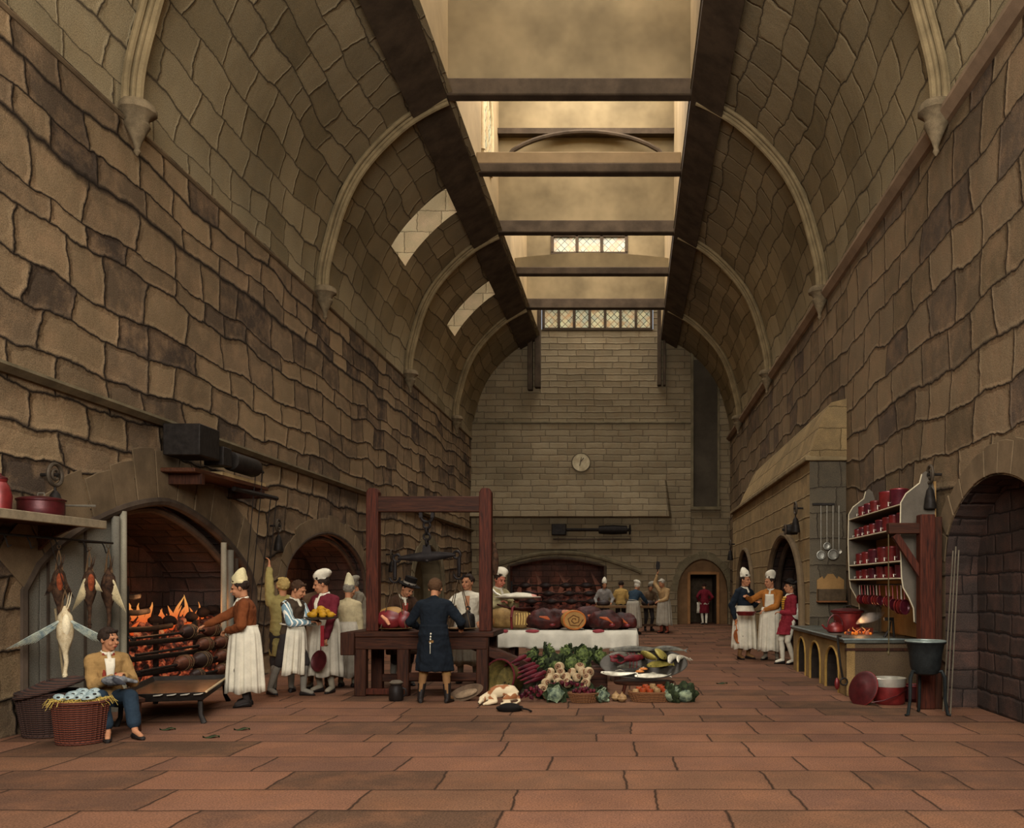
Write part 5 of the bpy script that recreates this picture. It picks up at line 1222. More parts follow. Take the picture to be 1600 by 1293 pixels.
for k in (-1, 1):
    ex = cx + k*.44; ez = bz - .01 + .025*k
    sp(MB().torus((ex, SY, ez), .052, .02, m=rx(90), n=16), 'end_ring'); sp(MB().tube([(ex + k*.03, SY, ez-.04), (ex + k*.03, SY, ez-.28)], .03, 8), 'drop_bar')
    sp(MB().torus((ex + k*.03, SY, ez-.28), .075, .018, m=rx(90), a0=180, a1=360, n=12).ball((ex + k*.03, SY, ez-.3), .03, 8, 6), 'cross_hook')
    pc = V((ex + k*.03, SY + .08, .955)); pan_r = .26
    pn = sp(MB().lathe([(pan_r-.06, 0), (pan_r, .025), (pan_r-.01, .03), (pan_r-.07, .01), (.01, .008)], pc), 'scale_pan', mat('pan_brass', '#6b5233', .5, .3))
    for j in range(4):
        q = PI/4 + j*PI/2; sp(rod(MB(), (ex + k*.03, SY, ez-.31), pc + V((pan_r*math.cos(q), pan_r*.9*math.sin(q), .03)), .007, 6), 'pan_cord', mat('pan_cord', '#4b3c2c', .8))
# joint of beef and the weight
meat = mat('raw_meat', '#651b1e', .45, var=.3, vs=9, spec=.5, grain=.08); fat = mat('cream_fat', '#96713f', .5, var=.15, vs=10, grain=.08); meatd = mat('dark_beef', '#260c09', .65, var=.4, vs=5, c2='#451712', grain=.1, spec=.3)
c = px(611, 970, 13.2); 
o = thing('beef_joint', 'big red raw joint of beef rimmed with yellow fat on the scale table', 'meat', (c.x, SY+.05, .985))
MB().ball((0, .05, .14), (.25, .17, .17), 16, 10).jitter(.025, 6, 2).build('fat_rim', fat, o, mods=[('sub', 1)])
MB().ball((.0, -.05, .13), (.20, .12, .14), 14, 9).jitter(.03, 8, 4).build('lean', meat, o, mods=[('sub', 1)]); MB().ball((.20, -.02, .12), (.12, .13, .14), 12, 8).jitter(.02, 8, 5).build('flank', meat, o, mods=[('sub', 1)])
MB().tube([(-.1, -.13, .18), (-.02, -.17, .12), (.02, -.17, .05)], [.02, .03, .02], 8).build('bone', mat('bone', '#c98c6a', .6), o)
wx = px(733, 968, 13.2).x
o = thing('scale_weight', 'black bell shaped weight in the right pan of the scales', 'weight', (wx-.02, SY+.08, .985))
MB().lathe([(.10, 0), (.11, .02), (.10, .16), (.085, .2), (.04, .22), (.03, .25), (.01, .26)]).build('weight_body', M['blackiron'], o); MB().torus((0, 0, .28), .03, .01, m=rx(90)).build('ring', M['blackiron'], o)
plain(MB().bx(-3.05, -2.9, SY-.25, SY+.2, .95, .965).jitter(.01), 'cut_paper', fat, 'tan sheet of wrapping on the scale table left of the blue coat', 'wrapping')
plain(MB().lathe([(.015, 0), (.03, .05), (.035, .3), (.02, .42), (.028, .48), (.01, .5)], (-1.99, TY0+.16, 1.75)).tube([(-1.99, TY0+.14, 2.25), (-2.0, TY0+.15, 2.4)], .006).ball((-1.97, TY0+.12, 1.95), (.05, .05, .2)), 'hanging_bird', featherb, 'small dark bird hung from the right post of the scale frame', 'game bird')
o = thing('leather_jug', 'small dark jug with a round lid on the floor by the blue coated man', 'jug', (px(619, 1090, 12.5).x, 12.5, 0))
MB().lathe([(.085, 0), (.10, .02), (.10, .16), (.075, .21), (.085, .24), (.075, .24), (.01, .2)]).build('jug_body', SHOE, o); MB().lathe([(.09, .24), (.10, .255), (.06, .285), (.01, .29)]).build('lid', mat('jug_lid', '#5b5246', .7), o)
MB().tube([(.1, 0, .06), (.14, 0, .1), (.13, 0, .16), (.09, 0, .18)], .012).build('handle', SHOE, o)

# ---- long table under the white cloth
CT0, CT1 = 15.0, 15.85; cxa, cxb = px(765, 985, CT0).x, px(992, 985, CT0).x
r = thing('meat_table', 'long trestle table under the white cloth', 'table', ((cxa+cxb)/2, 15.42, 0))
MB().bx(cxa+.05, cxb-.05, CT0+.04, CT1, .79, .84).build('tabletop', M['woodx'], r, rel=r.location, bevel=.01)
for x in (cxa+.35, cxb-.3):
    for y in (CT0+.2, CT1-.15): MB().box((x, y, .395), (.09, .09, .79)).build('leg', M['wood'], r, rel=r.location)
MB().bx(cxa+.35, cxb-.3, 15.4, 15.48, .2, .3).build('stretcher', M['woodx'], r, rel=r.location)
mb = MB(); nx_ = 90; rows = [(CT1, .848), (CT0+.06, .852), (CT0, .845), (CT0-.03, .78), (CT0-.035, .70), (CT0-.04, .60), (CT0-.04, .56)]
rings = []
for k, (y, z) in enumerate(rows):
    rr = []
    for i in range(nx_ + 1):
        t = i/nx_; x = cxa - .04 + (cxb-cxa+.08)*t; f = max(0, k-2)/4
        rr.append(V((x, y - .028*f*(math.sin(t*46) + .6*math.sin(t*91+1) + math.sin(t*17)*.8), z + (.02*math.sin(t*9)+.008*math.sin(t*40))*(1 if k >= 6 else 0) - .03*t*f)))
    rings.append(rr)
mb.loft(rings, closed=False)
for xx, s_ in ((cxa-.05, -1), (cxb+.05, 1)):
    rings = [[V((xx - s_*.02*(k == 0), CT0-.03 + (CT1-CT0)*i/20, .85 - .27*k/4)) + V((s_*.02*math.sin(i*1.9)*k/4, 0, 0)) for i in range(21)] for k in range(5)]
    mb.loft(rings, closed=False)
o = plain(mb, 'tablecloth', mat('cloth_white', '#b9b4a5', .9, var=.1, vs=3, grain=.08), 'white cloth hanging in folds over the long meat table', 'tablecloth', loc=((cxa+cxb)/2, 15.4, .85), mods=[('solid', .006)], angle=180)
# carcass of mutton at the left end
TZ = .862
o = thing('mutton_carcass', 'pale yellow mutton carcass with one leg hanging over the cloth', 'meat', (px(795, 968, 15.3).x, 15.35, TZ))
sm = mat('mutton_fat', '#7c5f36', .65, var=.3, vs=6, c2='#94774a', grain=.08)
MB().tube([(-.38, 0, .13), (-.35, 0, .14), (-.26, 0, .17), (-.12, 0, .19), (.02, 0, .18), (.15, 0, .18), (.28, 0, .16), (.36, 0, .14), (.39, 0, .13)], [.02, .10, .165, .185, .165, .175, .155, .10, .02], 16).build('trunk', sm, o, mods=[('fold', .02, .1)])
MB().tube([(-.30, -.12, .16), (-.40, -.22, .08), (-.45, -.30, -.02), (-.37, -.36, -.14), (-.30, -.37, -.19)], [.10, .07, .04, .026, .022], 10).ball((-.28, -.37, -.2), (.035, .02, .015), 8, 6).build('leg', mat('mutton_leg', '#8e5f38', .6, var=.2), o)
MB().tube([(.06, -.19, .2), (.07, -.1, .36), (.07, .1, .38), (.07, .19, .2), (.06, .1, .02), (.06, -.12, .02), (.06, -.19, .2)], .022, 8).build('red_band', meat, o)
for i in range(6): MB().tube([(.14 + i*.045, -.17+.012*i, .08), (.15 + i*.045, -.185+.012*i, .18), (.14+i*.045, -.13, .28)], .010, 6).build('rib_ridge', mat('rib_ridge', '#cfae68', .6), o)
beefs = [(850, 15.3, .30, .19, .20, 'dark red haunch of beef next to the mutton carcass'), (918, 15.55, .30, .2, .22, 'dark crimson side of beef at the back of the heap, middle of the cloth'), (945, 15.25, .28, .2, .19, 'dark beef joint just right of the pale rolled meat'),
         (972, 15.45, .26, .2, .16, 'almost black joint at the right end of the white cloth'), (868, 15.55, .3, .2, .2, 'dark crimson side of beef behind the haunch, left of the middle')]
for i, (x, y, a, b, h, lab) in enumerate(beefs):
    o = thing('beef_haunch', lab, 'meat', (px(x, 970, y).x, y, TZ), rnd.uniform(-.2, .2), 'dark beef joints heaped on the cloth')
    MB().ball((0, 0, h*.85), (a, b, h*.9), 18, 12).ball((a*.5, -b*.2, h*.7), (a*.6, b*.75, h*.65), 14, 9).ball((-a*.5, .0, h*.6), (a*.55, b*.7, h*.6), 14, 9).jitter(.04, 5, i).build('flesh', meatd, o, mods=[('remesh', .018), ('smooth', 3), ('fold', .03, .09)])
    MB().tube([(-a*.3, -b*.85, h*1.1), (a*.1, -b*.95, h*1.0), (a*.5, -b*.9, h*.6)], [.012, .03, .01], 8, flat=.6).build('fat_streak', mat('orange_fat', '#9c4a24', .5, var=.2), o)
    MB().ball((a*.45, -b*.75, h*.45), (.06, .04, .04), 10, 6).build('red_end', meat, o)
o = thing('rolled_meat', 'round pale yellow rolled joint with a spiral end, in the middle of the cloth', 'meat', (px(895, 975, 15.1).x, 15.16, TZ), R(14)); rm = fat
MB().lathe([(.12, -.16), (.16, -.14), (.185, 0), (.165, .13), (.15, .15), (.01, .15)], (0, 0, .165), 24, m=rx(90) @ Matrix.Diagonal((1.15, .92, 1))).build('roll', rm, o)
sp_ = [V(((.02 + .0105*t)*1.1*math.cos(t*1.15), -.152, .165 + (.02+.0105*t)*.9*math.sin(t*1.15))) for t in range(12)]
MB().tube(sp_, .009, 6).build('spiral', mat('spiral_brown', '#5c3a1e', .7), o); MB().torus((0, -.14, .165), .165, .015, m=rx(90) @ Matrix.Diagonal((1.12, .92, 1))).build('crust', mat('crust', '#a5602c', .6), o)
plain(MB().ball((px(886, 955, 15.5).x, 15.5, TZ+.27), (.19, .12, .05), 14, 8).jitter(.02, 6, 4), 'fat_slab', mat('pink_fat', '#a8694a', .6, var=.2), 'pinkish slab of fat on top of the heaped beef', 'meat')
for i, (x, w) in enumerate(((832, .12), (935, .10), (790, .05))):
    q = px(x, 984, 15.0); plain(MB().ball((q.x, 14.985, .845), (w, .02, .03), 12, 6).jitter(.01, 9, i), 'blood_rag', mat('pink_rag', '#863a3e', .8), 'pink cut of offal on the cloth edge, %s' % ('under the left haunch', 'right of the rolled joint')[i] if i < 2 else 'small pink cut of offal under the mutton carcass', 'offal')
# tray held by the cook behind
hp = (CHEF.w(1) + CHEF.w(-1)) / 2
o = thing('serving_tray', 'white covered tray carried by the cook behind the mutton', 'tray', hp + V((.13, -.05, .03)), .2)
MB().lathe([(.24, 0), (.33, .03), (.32, .04), (.22, .02), (.01, .02)], m=Matrix.Diagonal((1.25, .8, 1))).build('tray_dish', M['greyw'], o)
MB().ball((0, 0, .05), (.32, .2, .055), 18, 8).jitter(.015, 9, 1).build('white_cover', M['white'], o); MB().ball((.22, -.03, .045), (.12, .1, .04)).build('pink_ham', mat('ham', '#c98f80', .6), o)
MB().tube([(-.3, .05, .06), (-.38, .07, .1), (-.44, .1, .16)], [.015, .02, .03], 8, flat=.3).build('spoon', M['tin'], o)
o = thing('black_skillet', 'dark frying pan with a long handle lying over the mutton carcass', 'pan', px(815, 950, 15.4), .1)
MB().lathe([(.15, -.05), (.2, 0), (.205, .01), (.19, .01), (.14, -.035), (.01, -.035)], m=Matrix.Diagonal((1.2, .9, 1))).build('pan_body', mat('dark_pan', '#33150f', .5, .3), o); MB().tube([(-.2, 0, 0), (-.42, -.03, .07)], [.02, .014], 8, flat=.5).build('handle', mat('dark_pan', '#33150f'), o)

# ---- things held by the group on the left
hp = (YOUTH.w(1) + YOUTH.w(-1)) / 2
o = thing('fruit_dish', 'flat dark dish heaped with yellow fruit, held by the striped youth', 'dish', hp + V((.06, -.02, .035)))
MB().lathe([(.13, -.01), (.24, .02), (.245, .03), (.2, .02), (.01, .01)]).build('dish', mat('pewter_dark', '#4a4238', .4, .5), o)
for i, (a, q, z) in enumerate([(k*60, .14, .06) for k in range(6)] + [(30+k*90, .08, .10) for k in range(4)] + [(0, 0, .145)]):
    f = plain(MB().ball((0, 0, 0), (.062, .05, .045), 12, 8).cap((.055, 0, 0), (.07, 0, 0), .014, .008, 6), 'lemon', mat('lemon', '#a67a1e', .55, var=.15), 'yellow fruit %s' % ('on top of the heap in the dish' if i == 10 else ('in the %s ring of the dish heap, %s from its right edge' % ('lower' if i < 6 else 'upper', ORD[i if i < 6 else i-6]))), 'fruit', 'yellow fruit in the dish', loc=(0, 0, 0))
    f.location = o.location + V((q*math.cos(R(a)), q*math.sin(R(a)), z)); f.rotation_euler = (0, 0, R(a*2.3))
plain(MB().bx(-.02, .03, -.01, .01, -.30, 0).jitter(.01, 5), 'red_towel', cloth('towel_red', '#7a2026'), 'dark red towel hanging from the youth\'s hand', 'towel', loc=(0, 0, 0)).location = YOUTH.w(1) + V((.06, -.03, -.06))
hp = CRIMSON.w(1)
def roundpan(name, label, hp, rad, m, facing=-PI/2, tilt=70, hl=.16, deep=.03):
    o = thing(name, label, 'pan', hp); o.rotation_euler = (R(tilt), 0, facing + PI/2)
    z0 = -rad - hl
    MB().lathe([(rad*.75, -deep), (rad, 0), (rad*1.03, .006), (rad*.95, .008), (rad*.72, -deep+.012), (.01, -deep+.012)], (0, z0, 0)).build('pan_body', m, o)
    MB().tube([(0, z0+rad*.97, .0), (0, z0+rad+hl*.6, .008), (0, .03, .012)], [.013, .010, .014], 8, flat=.5).build('handle', M['copperd'] if m == M['copper'] else m, o); return o
roundpan('hand_pan', 'round dark red pan hanging from the crimson cook\'s hand', CRIMSON.w(1) + V((-.03, -.04, -.02)), .155, M['copperd'], tilt=78, facing=-PI/2-.5, hl=.09)
roundpan('hand_pan', 'small glowing copper pan hanging from the navy jacketed cook\'s hand', NAVY.w(-1) + V((-.02, -.03, 0)), .15, mat('orange_copper', '#b0602a', .35, .4), tilt=80, facing=-PI/2+.9, hl=.16)
h = ORANGE.w(1); o = thing('shallow_pan', 'shallow red pan held out level by the orange jacketed cook', 'pan', h + V((-.34, -.06, -.02)), R(8))
MB().lathe([(.17, -.07), (.21, 0), (.215, .01), (.2, .01), (.16, -.055), (.01, -.055)]).build('pan_body', M['copper'], o); MB().tube([(.2, 0, .0), (.36, .04, .03)], [.016, .014], 8, flat=.6).build('handle', SHOE, o)
h = FOOT.w(1); o = thing('silver_salver', 'round pewter plate tucked behind the footman\'s arm', 'plate', px(1250, 955, 18.1)); o.rotation_euler = (R(80), 0, R(-25))
MB().lathe([(.1, -.015), (.17, .01), (.172, .016), (.16, .014), (.1, -.006), (.01, -.006)]).build('plate', mat('pewter', '#8c8a80', .35, .6), o)
h = BUTCH.w(-1); o = thing('meat_chopper', 'dark chopper raised in the butcher\'s hand at the far table', 'chopper', h)
rod(MB(), (0, 0, -.06), (.0, 0, .14), .018).build('handle', M['wood'], o); MB().prism([(-.05, .12), (.06, .12), (.09, .22), (.07, .38), (-.03, .40), (-.06, .25)], .02, 'y', -.01).build('blade', M['blackiron'], o, smooth=False)

# ================================================================ THE HEAP OF PROVISIONS
cab = mat('cabbage_leaf', '#2c3720', .75, var=.4, vs=20, c2='#66743f', grain=.1); cabd = mat('dark_leaf', '#1d2418', .8, var=.4, vs=16, c2='#384228')
def cabbage(label, loc, s, m1, m2, rz, group, tilt=(60, 0)):
    o = thing('cabbage', label, 'cabbage', loc, 0, group); o.scale = (s,)*3; o.rotation_euler = (R(tilt[0]), R(tilt[1]), rz)
    MB().ball((0, 0, 0), (.10, .10, .09), 14, 9).jitter(.012, 14, int(loc[0]*9)).build('heart', m1, o)
    q = random.Random(int(loc[0]*100))
    for ring, (nr, rr, tl, sz) in enumerate(((5, .07, 60, .085), (7, .115, 30, .11))):
        for i in range(nr):
            a = 2*PI*(i + .5*ring)/nr + q.uniform(-.15, .15); mb = MB(); rows = []
            for u in range(6):
                row = []; tt = u/5; rad = rr*.35 + sz*tt*1.15; zz = -.05 + math.sin(R(tl))*sz*tt*1.5 - .02*ring
                for v_ in range(7):
                    w = (-1 + v_/3); wid = sz*math.sin(PI*(.12+.8*tt)**.8)*.8
                    row.append(V((rad - abs(w)**2*.02, wid*w, zz + .012*math.sin(v_*2.2+u*1.5)*tt + abs(w)**2*.015)))
                rows.append(row)
            mb.loft(rows, closed=False); rot = rzm(math.degrees(a)); mb.v = [rot @ p for p in mb.v]
            mb.build('leaf', m1 if ring == 0 else m2, o, mods=[('solid', .006)], angle=180)
    return o
def pile(base_y, pts): return pts
cps = [('back', 'first', 833, 1024, 13.6, .8), ('back', 'second', 858, 1020, 13.8, 1.0), ('back', 'third', 885, 1022, 13.8, 1.0), ('back', 'fourth', 911, 1023, 13.8, 1.0), ('back', 'fifth', 936, 1026, 13.8, 1.0), ('front', 'first', 866, 1036, 13.35, 1.0), ('front', 'second', 893, 1037, 13.4, .95), ('front', 'third', 850, 1036, 13.55, .8), ('front', 'fourth', 915, 1040, 13.5, .8)]
for row, nm, x, y, Y, s in cps:
    p = px(x, y, Y); cabbage('leafy green cabbage in the %s row of the crate, %s of its row' % (row, nm), p, s*1.15, cab, cabd, rnd.uniform(0, 6), 'cabbages on the crate', tilt=(62, rnd.uniform(-15, 15)))
o = thing('vegetable_crate', 'low dark crate carrying the cabbages in front of the cloth table', 'crate', (px(885, 1060, 13.7).x, 13.75, 0))
MB().bx(-.62, .62, -.28, .28, 0, .36).build('crate_box', M['woodx'], o, bevel=.01)
for z in (.1, .24): MB().bx(-.63, .63, -.295, -.28, z-.035, z+.035).build('slat', M['woodx'], o)
# turnips
tw = mat('turnip_white', '#9c8462', .6, var=.2, vs=10, c2='#b8a482', grain=.08); tp_ = mat('turnip_pink', '#6e4a34', .55, var=.2, vs=10, grain=.08)
trows = [(1042, 13.1, (874, 906), 'top'), (1050, 13.0, (860, 876, 894, 910, 920), 'second'), (1058, 12.9, (858, 869, 885, 901, 917), 'third'), (1067, 12.8, (853, 873, 888, 915), 'fourth'), (1077, 12.7, (846, 859, 868), 'fifth'), (1076, 12.72, (912,), 'right hand'), (1085, 12.6, (856,), 'lowest')]
T0 = None
for y, Y, xs, nm in trows:
    for i, x in enumerate(xs):
        p = px(x, y, Y); lab = ('pale turnip in the %s row of the heap, %s from the left' % (nm, ORD[i])) if len(xs) > 1 else 'pale turnip lying alone in the %s row of the heap' % nm
        if T0 is None:
            T0 = thing('turnip', lab, 'turnip', p, 0, 'pale turnips heaped beside the cabbages')
            MB().ball((0, 0, 0), (.075, .075, .062), 16, 10).build('root', tw, T0); MB().torus((0, 0, .05), .03, .012, n=14).build('crown', tp_, T0); MB().ball((0, 0, .052), (.024, .024, .014), 8, 6).build('dark_eye', mat('turnip_eye', '#4a3222', .8), T0)
            o = T0
        else: o = dup(T0, p, None, lab)
        o.rotation_euler = (R(rnd.uniform(35, 80)), R(rnd.uniform(-30, 30)), rnd.uniform(-1, 1)); o.scale = (rnd.uniform(.9, 1.1),)*3
mb = MB(); 
for (x, y, Y, a, b, c) in ((885, 1075, 13.15, .42, .25, .30), (855, 1092, 12.85, .2, .16, .17), (905, 1090, 12.95, .25, .2, .2)):
    p = px(x, y, Y); mb.ball((p.x, Y, 0.03), (a, b, c), 16, 8)
plain(mb.jitter(.04, 5, 3), 'vegetable_greens', cabd, 'dark heap of leaves under the turnips and roots', 'leaves', mods=[('remesh', .03), ('fold', .06, .08)])['kind'] = 'stuff'
# beetroots / carrots in a red fan
cm = mat('red_root', '#40101a', .6, var=.25, vs=10, c2='#5e1b24', grain=.08); cs = [(788, 1040, 815, 1026), (796, 1042, 829, 1029), (800, 1048, 836, 1036), (806, 1052, 842, 1040), (805, 1060, 838, 1047), (812, 1063, 848, 1051), (818, 1068, 850, 1057), (835, 1058, 852, 1049), (797, 1036, 822, 1024)]
for i, (x0, y0, x1, y1) in enumerate(cs):
    Y = 13.25 - .06*i; a, b = px(x0, y0, Y-.1), px(x1, y1, Y+.1); o = thing('red_carrot', 'long dark red root in the fan beside the tub, %s counting down from the top' % ORD[i], 'root vegetable', b, 0, 'red roots fanned out by the tub')
    d = a - b; MB().tube([V((0, 0, 0)), d*.1, d*.5, d*.85, d], [.02, .036, .03, .016, .005], 10).build('root', cm, o); MB().tube([V((0, 0, 0)), -d*.12 + V((0, 0, .02)), -d*.3 + V((0, 0, .01))], [.012, .02, .006], 6, flat=.5).build('leaf_top', cabd, o)
p = px(815, 1062, 13.3)
plain(MB().ball((p.x, 13.35, .1), (.33, .2, .27), 16, 9).ball((p.x+.25, 13.2, .08), (.2, .2, .2), 12, 8).jitter(.03, 6, 8), 'root_greens', mat('dark_greens', '#231c16', .9, var=.3, vs=12, c2='#3a3524'), 'dark mass of stalks under the red roots', 'leaves', mods=[('remesh', .03), ('fold', .05, .07)])['kind'] = 'stuff'
# tub on its side
tc = px(779, 1056, 12.95)
o = thing('copper_tub', 'round copper tub tipped on its side behind the sleeping dog', 'tub', (tc.x, 12.95, .27)); mt = face((-.45, -.85, .22))
MB().lathe([(.20, -.34), (.235, -.3), (.27, 0), (.28, .01), (.262, .01), (.225, -.28), (.01, -.29)], m=mt).build('tub_wall', mat('tub_olive', '#5b5231', .6, .2, var=.25, c2='#7a6a3c'), o)
MB().torus((0, 0, 0), .272, .014, m=mt, n=28).build('rim', cloth('tub_rim', '#4f1a1e'), o)
# sleeping dog
dl = px(780, 1100, 12.1); dog = thing('dog', 'white and tan spaniel curled asleep on the flagstones beside the tub', 'dog', (dl.x, 12.15, 0), 0); DS = .92; dog.scale = (DS,)*3
mb = MB(); mb.tube([(-.12, 0, .15), (-.04, .02, .18), (.07, .03, .19), (.17, .02, .17), (.25, -.0, .12)], [.085, .10, .098, .105, .07], 16)
mb.cap((-.10, -.01, .15), (-.21, -.05, .10), .072, .058); mb.ball((-.235, -.075, .085), (.062, .052, .052), 14, 9); mb.cap((-.25, -.10, .07), (-.275, -.155, .035), .036, .024); mb.ball((-.278, -.168, .034), (.02, .016, .016), 8, 6)
mb.cap((-.08, -.05, .12), (-.04, -.11, .05), .045, .03); mb.cap((-.04, -.11, .05), (-.15, -.17, .022), .028, .020); mb.ball((-.165, -.175, .022), (.03, .024, .02), 8, 6)
mb.cap((-.12, -.04, .12), (-.13, -.12, .05), .04, .028); mb.cap((-.13, -.12, .05), (-.20, -.2, .022), .026, .02)
mb.cap((.20, -.01, .13), (.10, -.10, .08), .08, .048); mb.cap((.10, -.10, .08), (.16, -.12, .035), .038, .026); mb.cap((.16, -.12, .035), (.05, -.16, .022), .026, .021)
mb.cap((.17, .0, .1), (.10, -.14, .03), .05, .03)
mb.tube([(.27, 0, .1), (.30, -.06, .05), (.26, -.13, .03), (.2, -.15, .03)], [.03, .02, .016, .01], 8)
def dogmat():
    t = NT('dog_coat'); co = t.N('ShaderNodeTexCoord').outputs['Object']; n = t.N('ShaderNodeTexNoise', Scale=7.0, Detail=1.5); t.L(co, n.inputs['Vector'])
    sx = t.N('ShaderNodeSeparateXYZ'); t.L(co, sx.inputs[0]); f = t.ramp(n.outputs['Fac'], [(.46, (0, 0, 0)), (.50, (1, 1, 1))]); hi = t.math('MULTIPLY', t.math('GREATER_THAN', sx.outputs[2], .085), t.math('GREATER_THAN', sx.outputs[0], -.17))
    c = t.mix(lin('#c9b795'), lin('#8a5630'), t.math('MULTIPLY', f, hi)); t.L(c, t.b.inputs['Base Color']); t.b.inputs['Roughness'].default_value = .9; return t.m
mb.build('body', dogmat(), dog, mods=[('remesh', .009), ('smooth', 4)])
for k, (x, y, z) in enumerate(((-.20, -.10, .10), (-.245, -.03, .11))): MB().tube([(x, y, z+.02), (x+.005, y-.03*(1 if k == 0 else -1), z-.02), (x-.01, y-.035*(1 if k == 0 else -1), z-.06)], [.012, .03, .014], 8, flat=.4).build('ear', mat('dog_ear', '#8a5630', .9), dog)
MB().ball((-.283, -.182, .036), (.011, .009, .009), 8, 6).build('nose', M['blackiron'], dog)
for x in (-.262, -.222): MB().ball((x, -.122, .088), (.009, .005, .004), 8, 6).build('closed_eye', M['blackiron'], dog)
# brown dish and black pan near the dog
o = thing('tilted_dish', 'brown earthen dish tipped up against the tub, left of the dog', 'dish', px(728, 1080, 12.55)); o.location.z = .1
mt = face((-.3, -.7, .75)); MB().lathe([(.12, -.05), (.19, 0), (.195, .01), (.18, .01), (.12, -.035), (.01, -.035)], m=mt @ Matrix.Diagonal((1.35, .75, 1))).build('dish', mat('earthen', '#5c4a3a', .7, var=.25), o); MB().ball(mt @ V((0, 0, -.01)), (.17, .07, .03), m=mt).build('dead_fowl', mat('fowl', '#7e6a54', .9, var=.25, vs=14), o)
q = px(797, 1112, 11.55); o = thing('black_pan', 'small black long-handled pan on the floor in front of the dog', 'pan', (q.x, 11.5, 0))
MB().lathe([(.14, 0), (.17, .03), (.172, .05), (.155, .05), (.12, .02), (.01, .02)]).ball((0, 0, .05), (.14, .12, .05), 12, 6).build('pan_body', mat('sooty_black', '#15110f', .9), o); MB().tube([(.15, -.05, .04), (.25, -.12, .03), (.30, -.2, .02)], [.014, .011, .014], 8).build('handle', mat('sooty_black', '#15110f'), o)
# great fish dish on its little table
fc = px(1006, 1048, 12.9)
r = thing('low_table', 'low wooden table under the big oval fish dish', 'table', (fc.x, 13.0, 0))
MB().lathe([(.36, .18), (.38, .2), (.38, .22), (.36, .23), (.01, .23)], m=Matrix.Diagonal((1.15, .7, 1))).build('tabletop', M['woodx'], r)
for x in (-.33, .33):
    for y in (-.16, .16): MB().tube([(x*.8, y, .19), (x*.95, y*1.1, 0)], [.025, .02], 8).build('leg', M['woodr'], r)
o = thing('fish_platter', 'large oval dark platter crowded with fish and shellfish', 'platter', (fc.x, 12.98, .31), R(-3)); o.rotation_euler = (R(14), 0, R(-3)); o.location.z = .36
MB().lathe([(.36, -.05), (.55, .01), (.57, .03), (.545, .035), (.36, -.02), (.01, -.02)], m=Matrix.Diagonal((1.12, .56, 1)), n=36).build('platter', mat('platter_dark', '#37322b', .4, .3, var=.2), o)
o.rotation_euler = (R(40), 0, R(-3)); o.location = (fc.x, 12.98, .46)
PM = Matrix.LocRotScale(o.location, o.rotation_euler, None)
def onp(x, y, z): return PM @ V((x, y, z))
def fish(label, x, y, z, L, w, rz, m, curve=.0, fl=.5, name='fish', tilt=14):
    o = thing(name, label, 'fish', onp(x, y, z)); o.rotation_euler = (R(40), 0, rz)
    pts = []; rs = []
    for i in range(11):
        t = i/10; pts.append((L*(t-.5), curve*math.sin(PI*t), 0)); rs.append(w*(math.sin(PI*min(1, t*.92+.06))**.75)*(1 - .35*t) + .004)
    MB().tube(pts, rs, 12, flat=fl, up=(0, 1, 0)).build('body', m, o)
    MB().prism([(L*.47, 0), (L*.6, w*.75), (L*.56, 0), (L*.6, -w*.75)], .01, 'z', -.005).build('tail_fin', m, o); MB().ball((-L*.42, -w*.3, w*fl*.6), (.008,)*3, 8, 6).build('eye', EYE_M, o)
    MB().tube([(-.1*L, w*.8, 0), (.05*L, w*1.15, 0), (.2*L, w*.6, 0)], [.004, .016, .004], 6, flat=.3).build('dorsal_fin', m, o); return o
silver = mat('silver_fish', '#b9b39f', .35, .2, var=.2, vs=10, c2='#d8d2bd', grain=.06); olive = mat('olive_fish', '#7d7434', .45, var=.3, vs=8, c2='#a3944e', grain=.08); darkf = mat('dark_fish', '#34312a', .4, var=.3, vs=8, c2='#5d5a4c')
fish('long silver fish curving round the front left rim of the platter', -.36, -.20, .04, .50, .045, R(-10), silver, -.03)
fish('silver fish along the right front rim of the fish platter', .12, -.27, .05, .48, .05, R(6), silver, .0)
fish('white bellied fish bent round the right end of the platter', .50, .02, .06, .62, .055, R(62), silver, .10)
fish('second pale fish outside the right end of the platter', .585, .05, .04, .50, .04, R(66), silver, .08)
fish('yellow olive flatfish standing across the middle of the platter', .08, .04, .11, .44, .10, R(115), olive, .06)
fish('broad olive skate leaning at the right of the platter', .29, .08, .10, .50, .13, R(78), olive, .05, fl=.35)
fish('dark fish along the far rim of the platter', -.12, .22, .08, .78, .06, R(2), darkf, .03)
fish('small dark fish lying below the lobster on the platter', -.22, -.10, .05, .34, .04, R(20), darkf, .02)
fish('yellow brown fish tucked under the skate on the platter', .24, -.08, .07, .42, .07, R(30), olive, .03)
fish('grey fish across the back left of the platter', -.30, .12, .07, .44, .055, R(24), mat('grey_fish', '#5e5a50', .45, var=.3), .03)
fish('dark fish behind the skate at the back of the platter', .34, .2, .10, .5, .06, R(-14), darkf, .04)
o = thing('lobster', 'dark red lobster with curled claws at the left of the fish platter', 'lobster', onp(-.17, .0, .08)); o.rotation_euler = (R(40), 0, R(12)); lm = mat('lobster_shell', '#4a151a', .45, var=.3, vs=12, c2='#6c2428', grain=.06)
MB().tube([(-.12, 0, .03), (-.02, 0, .05), (.06, 0, .05), (.14, .03, .04), (.2, .07, .03), (.24, .12, .02)], [.04, .06, .055, .045, .035, .02], 12, flat=.75).build('body', lm, o)
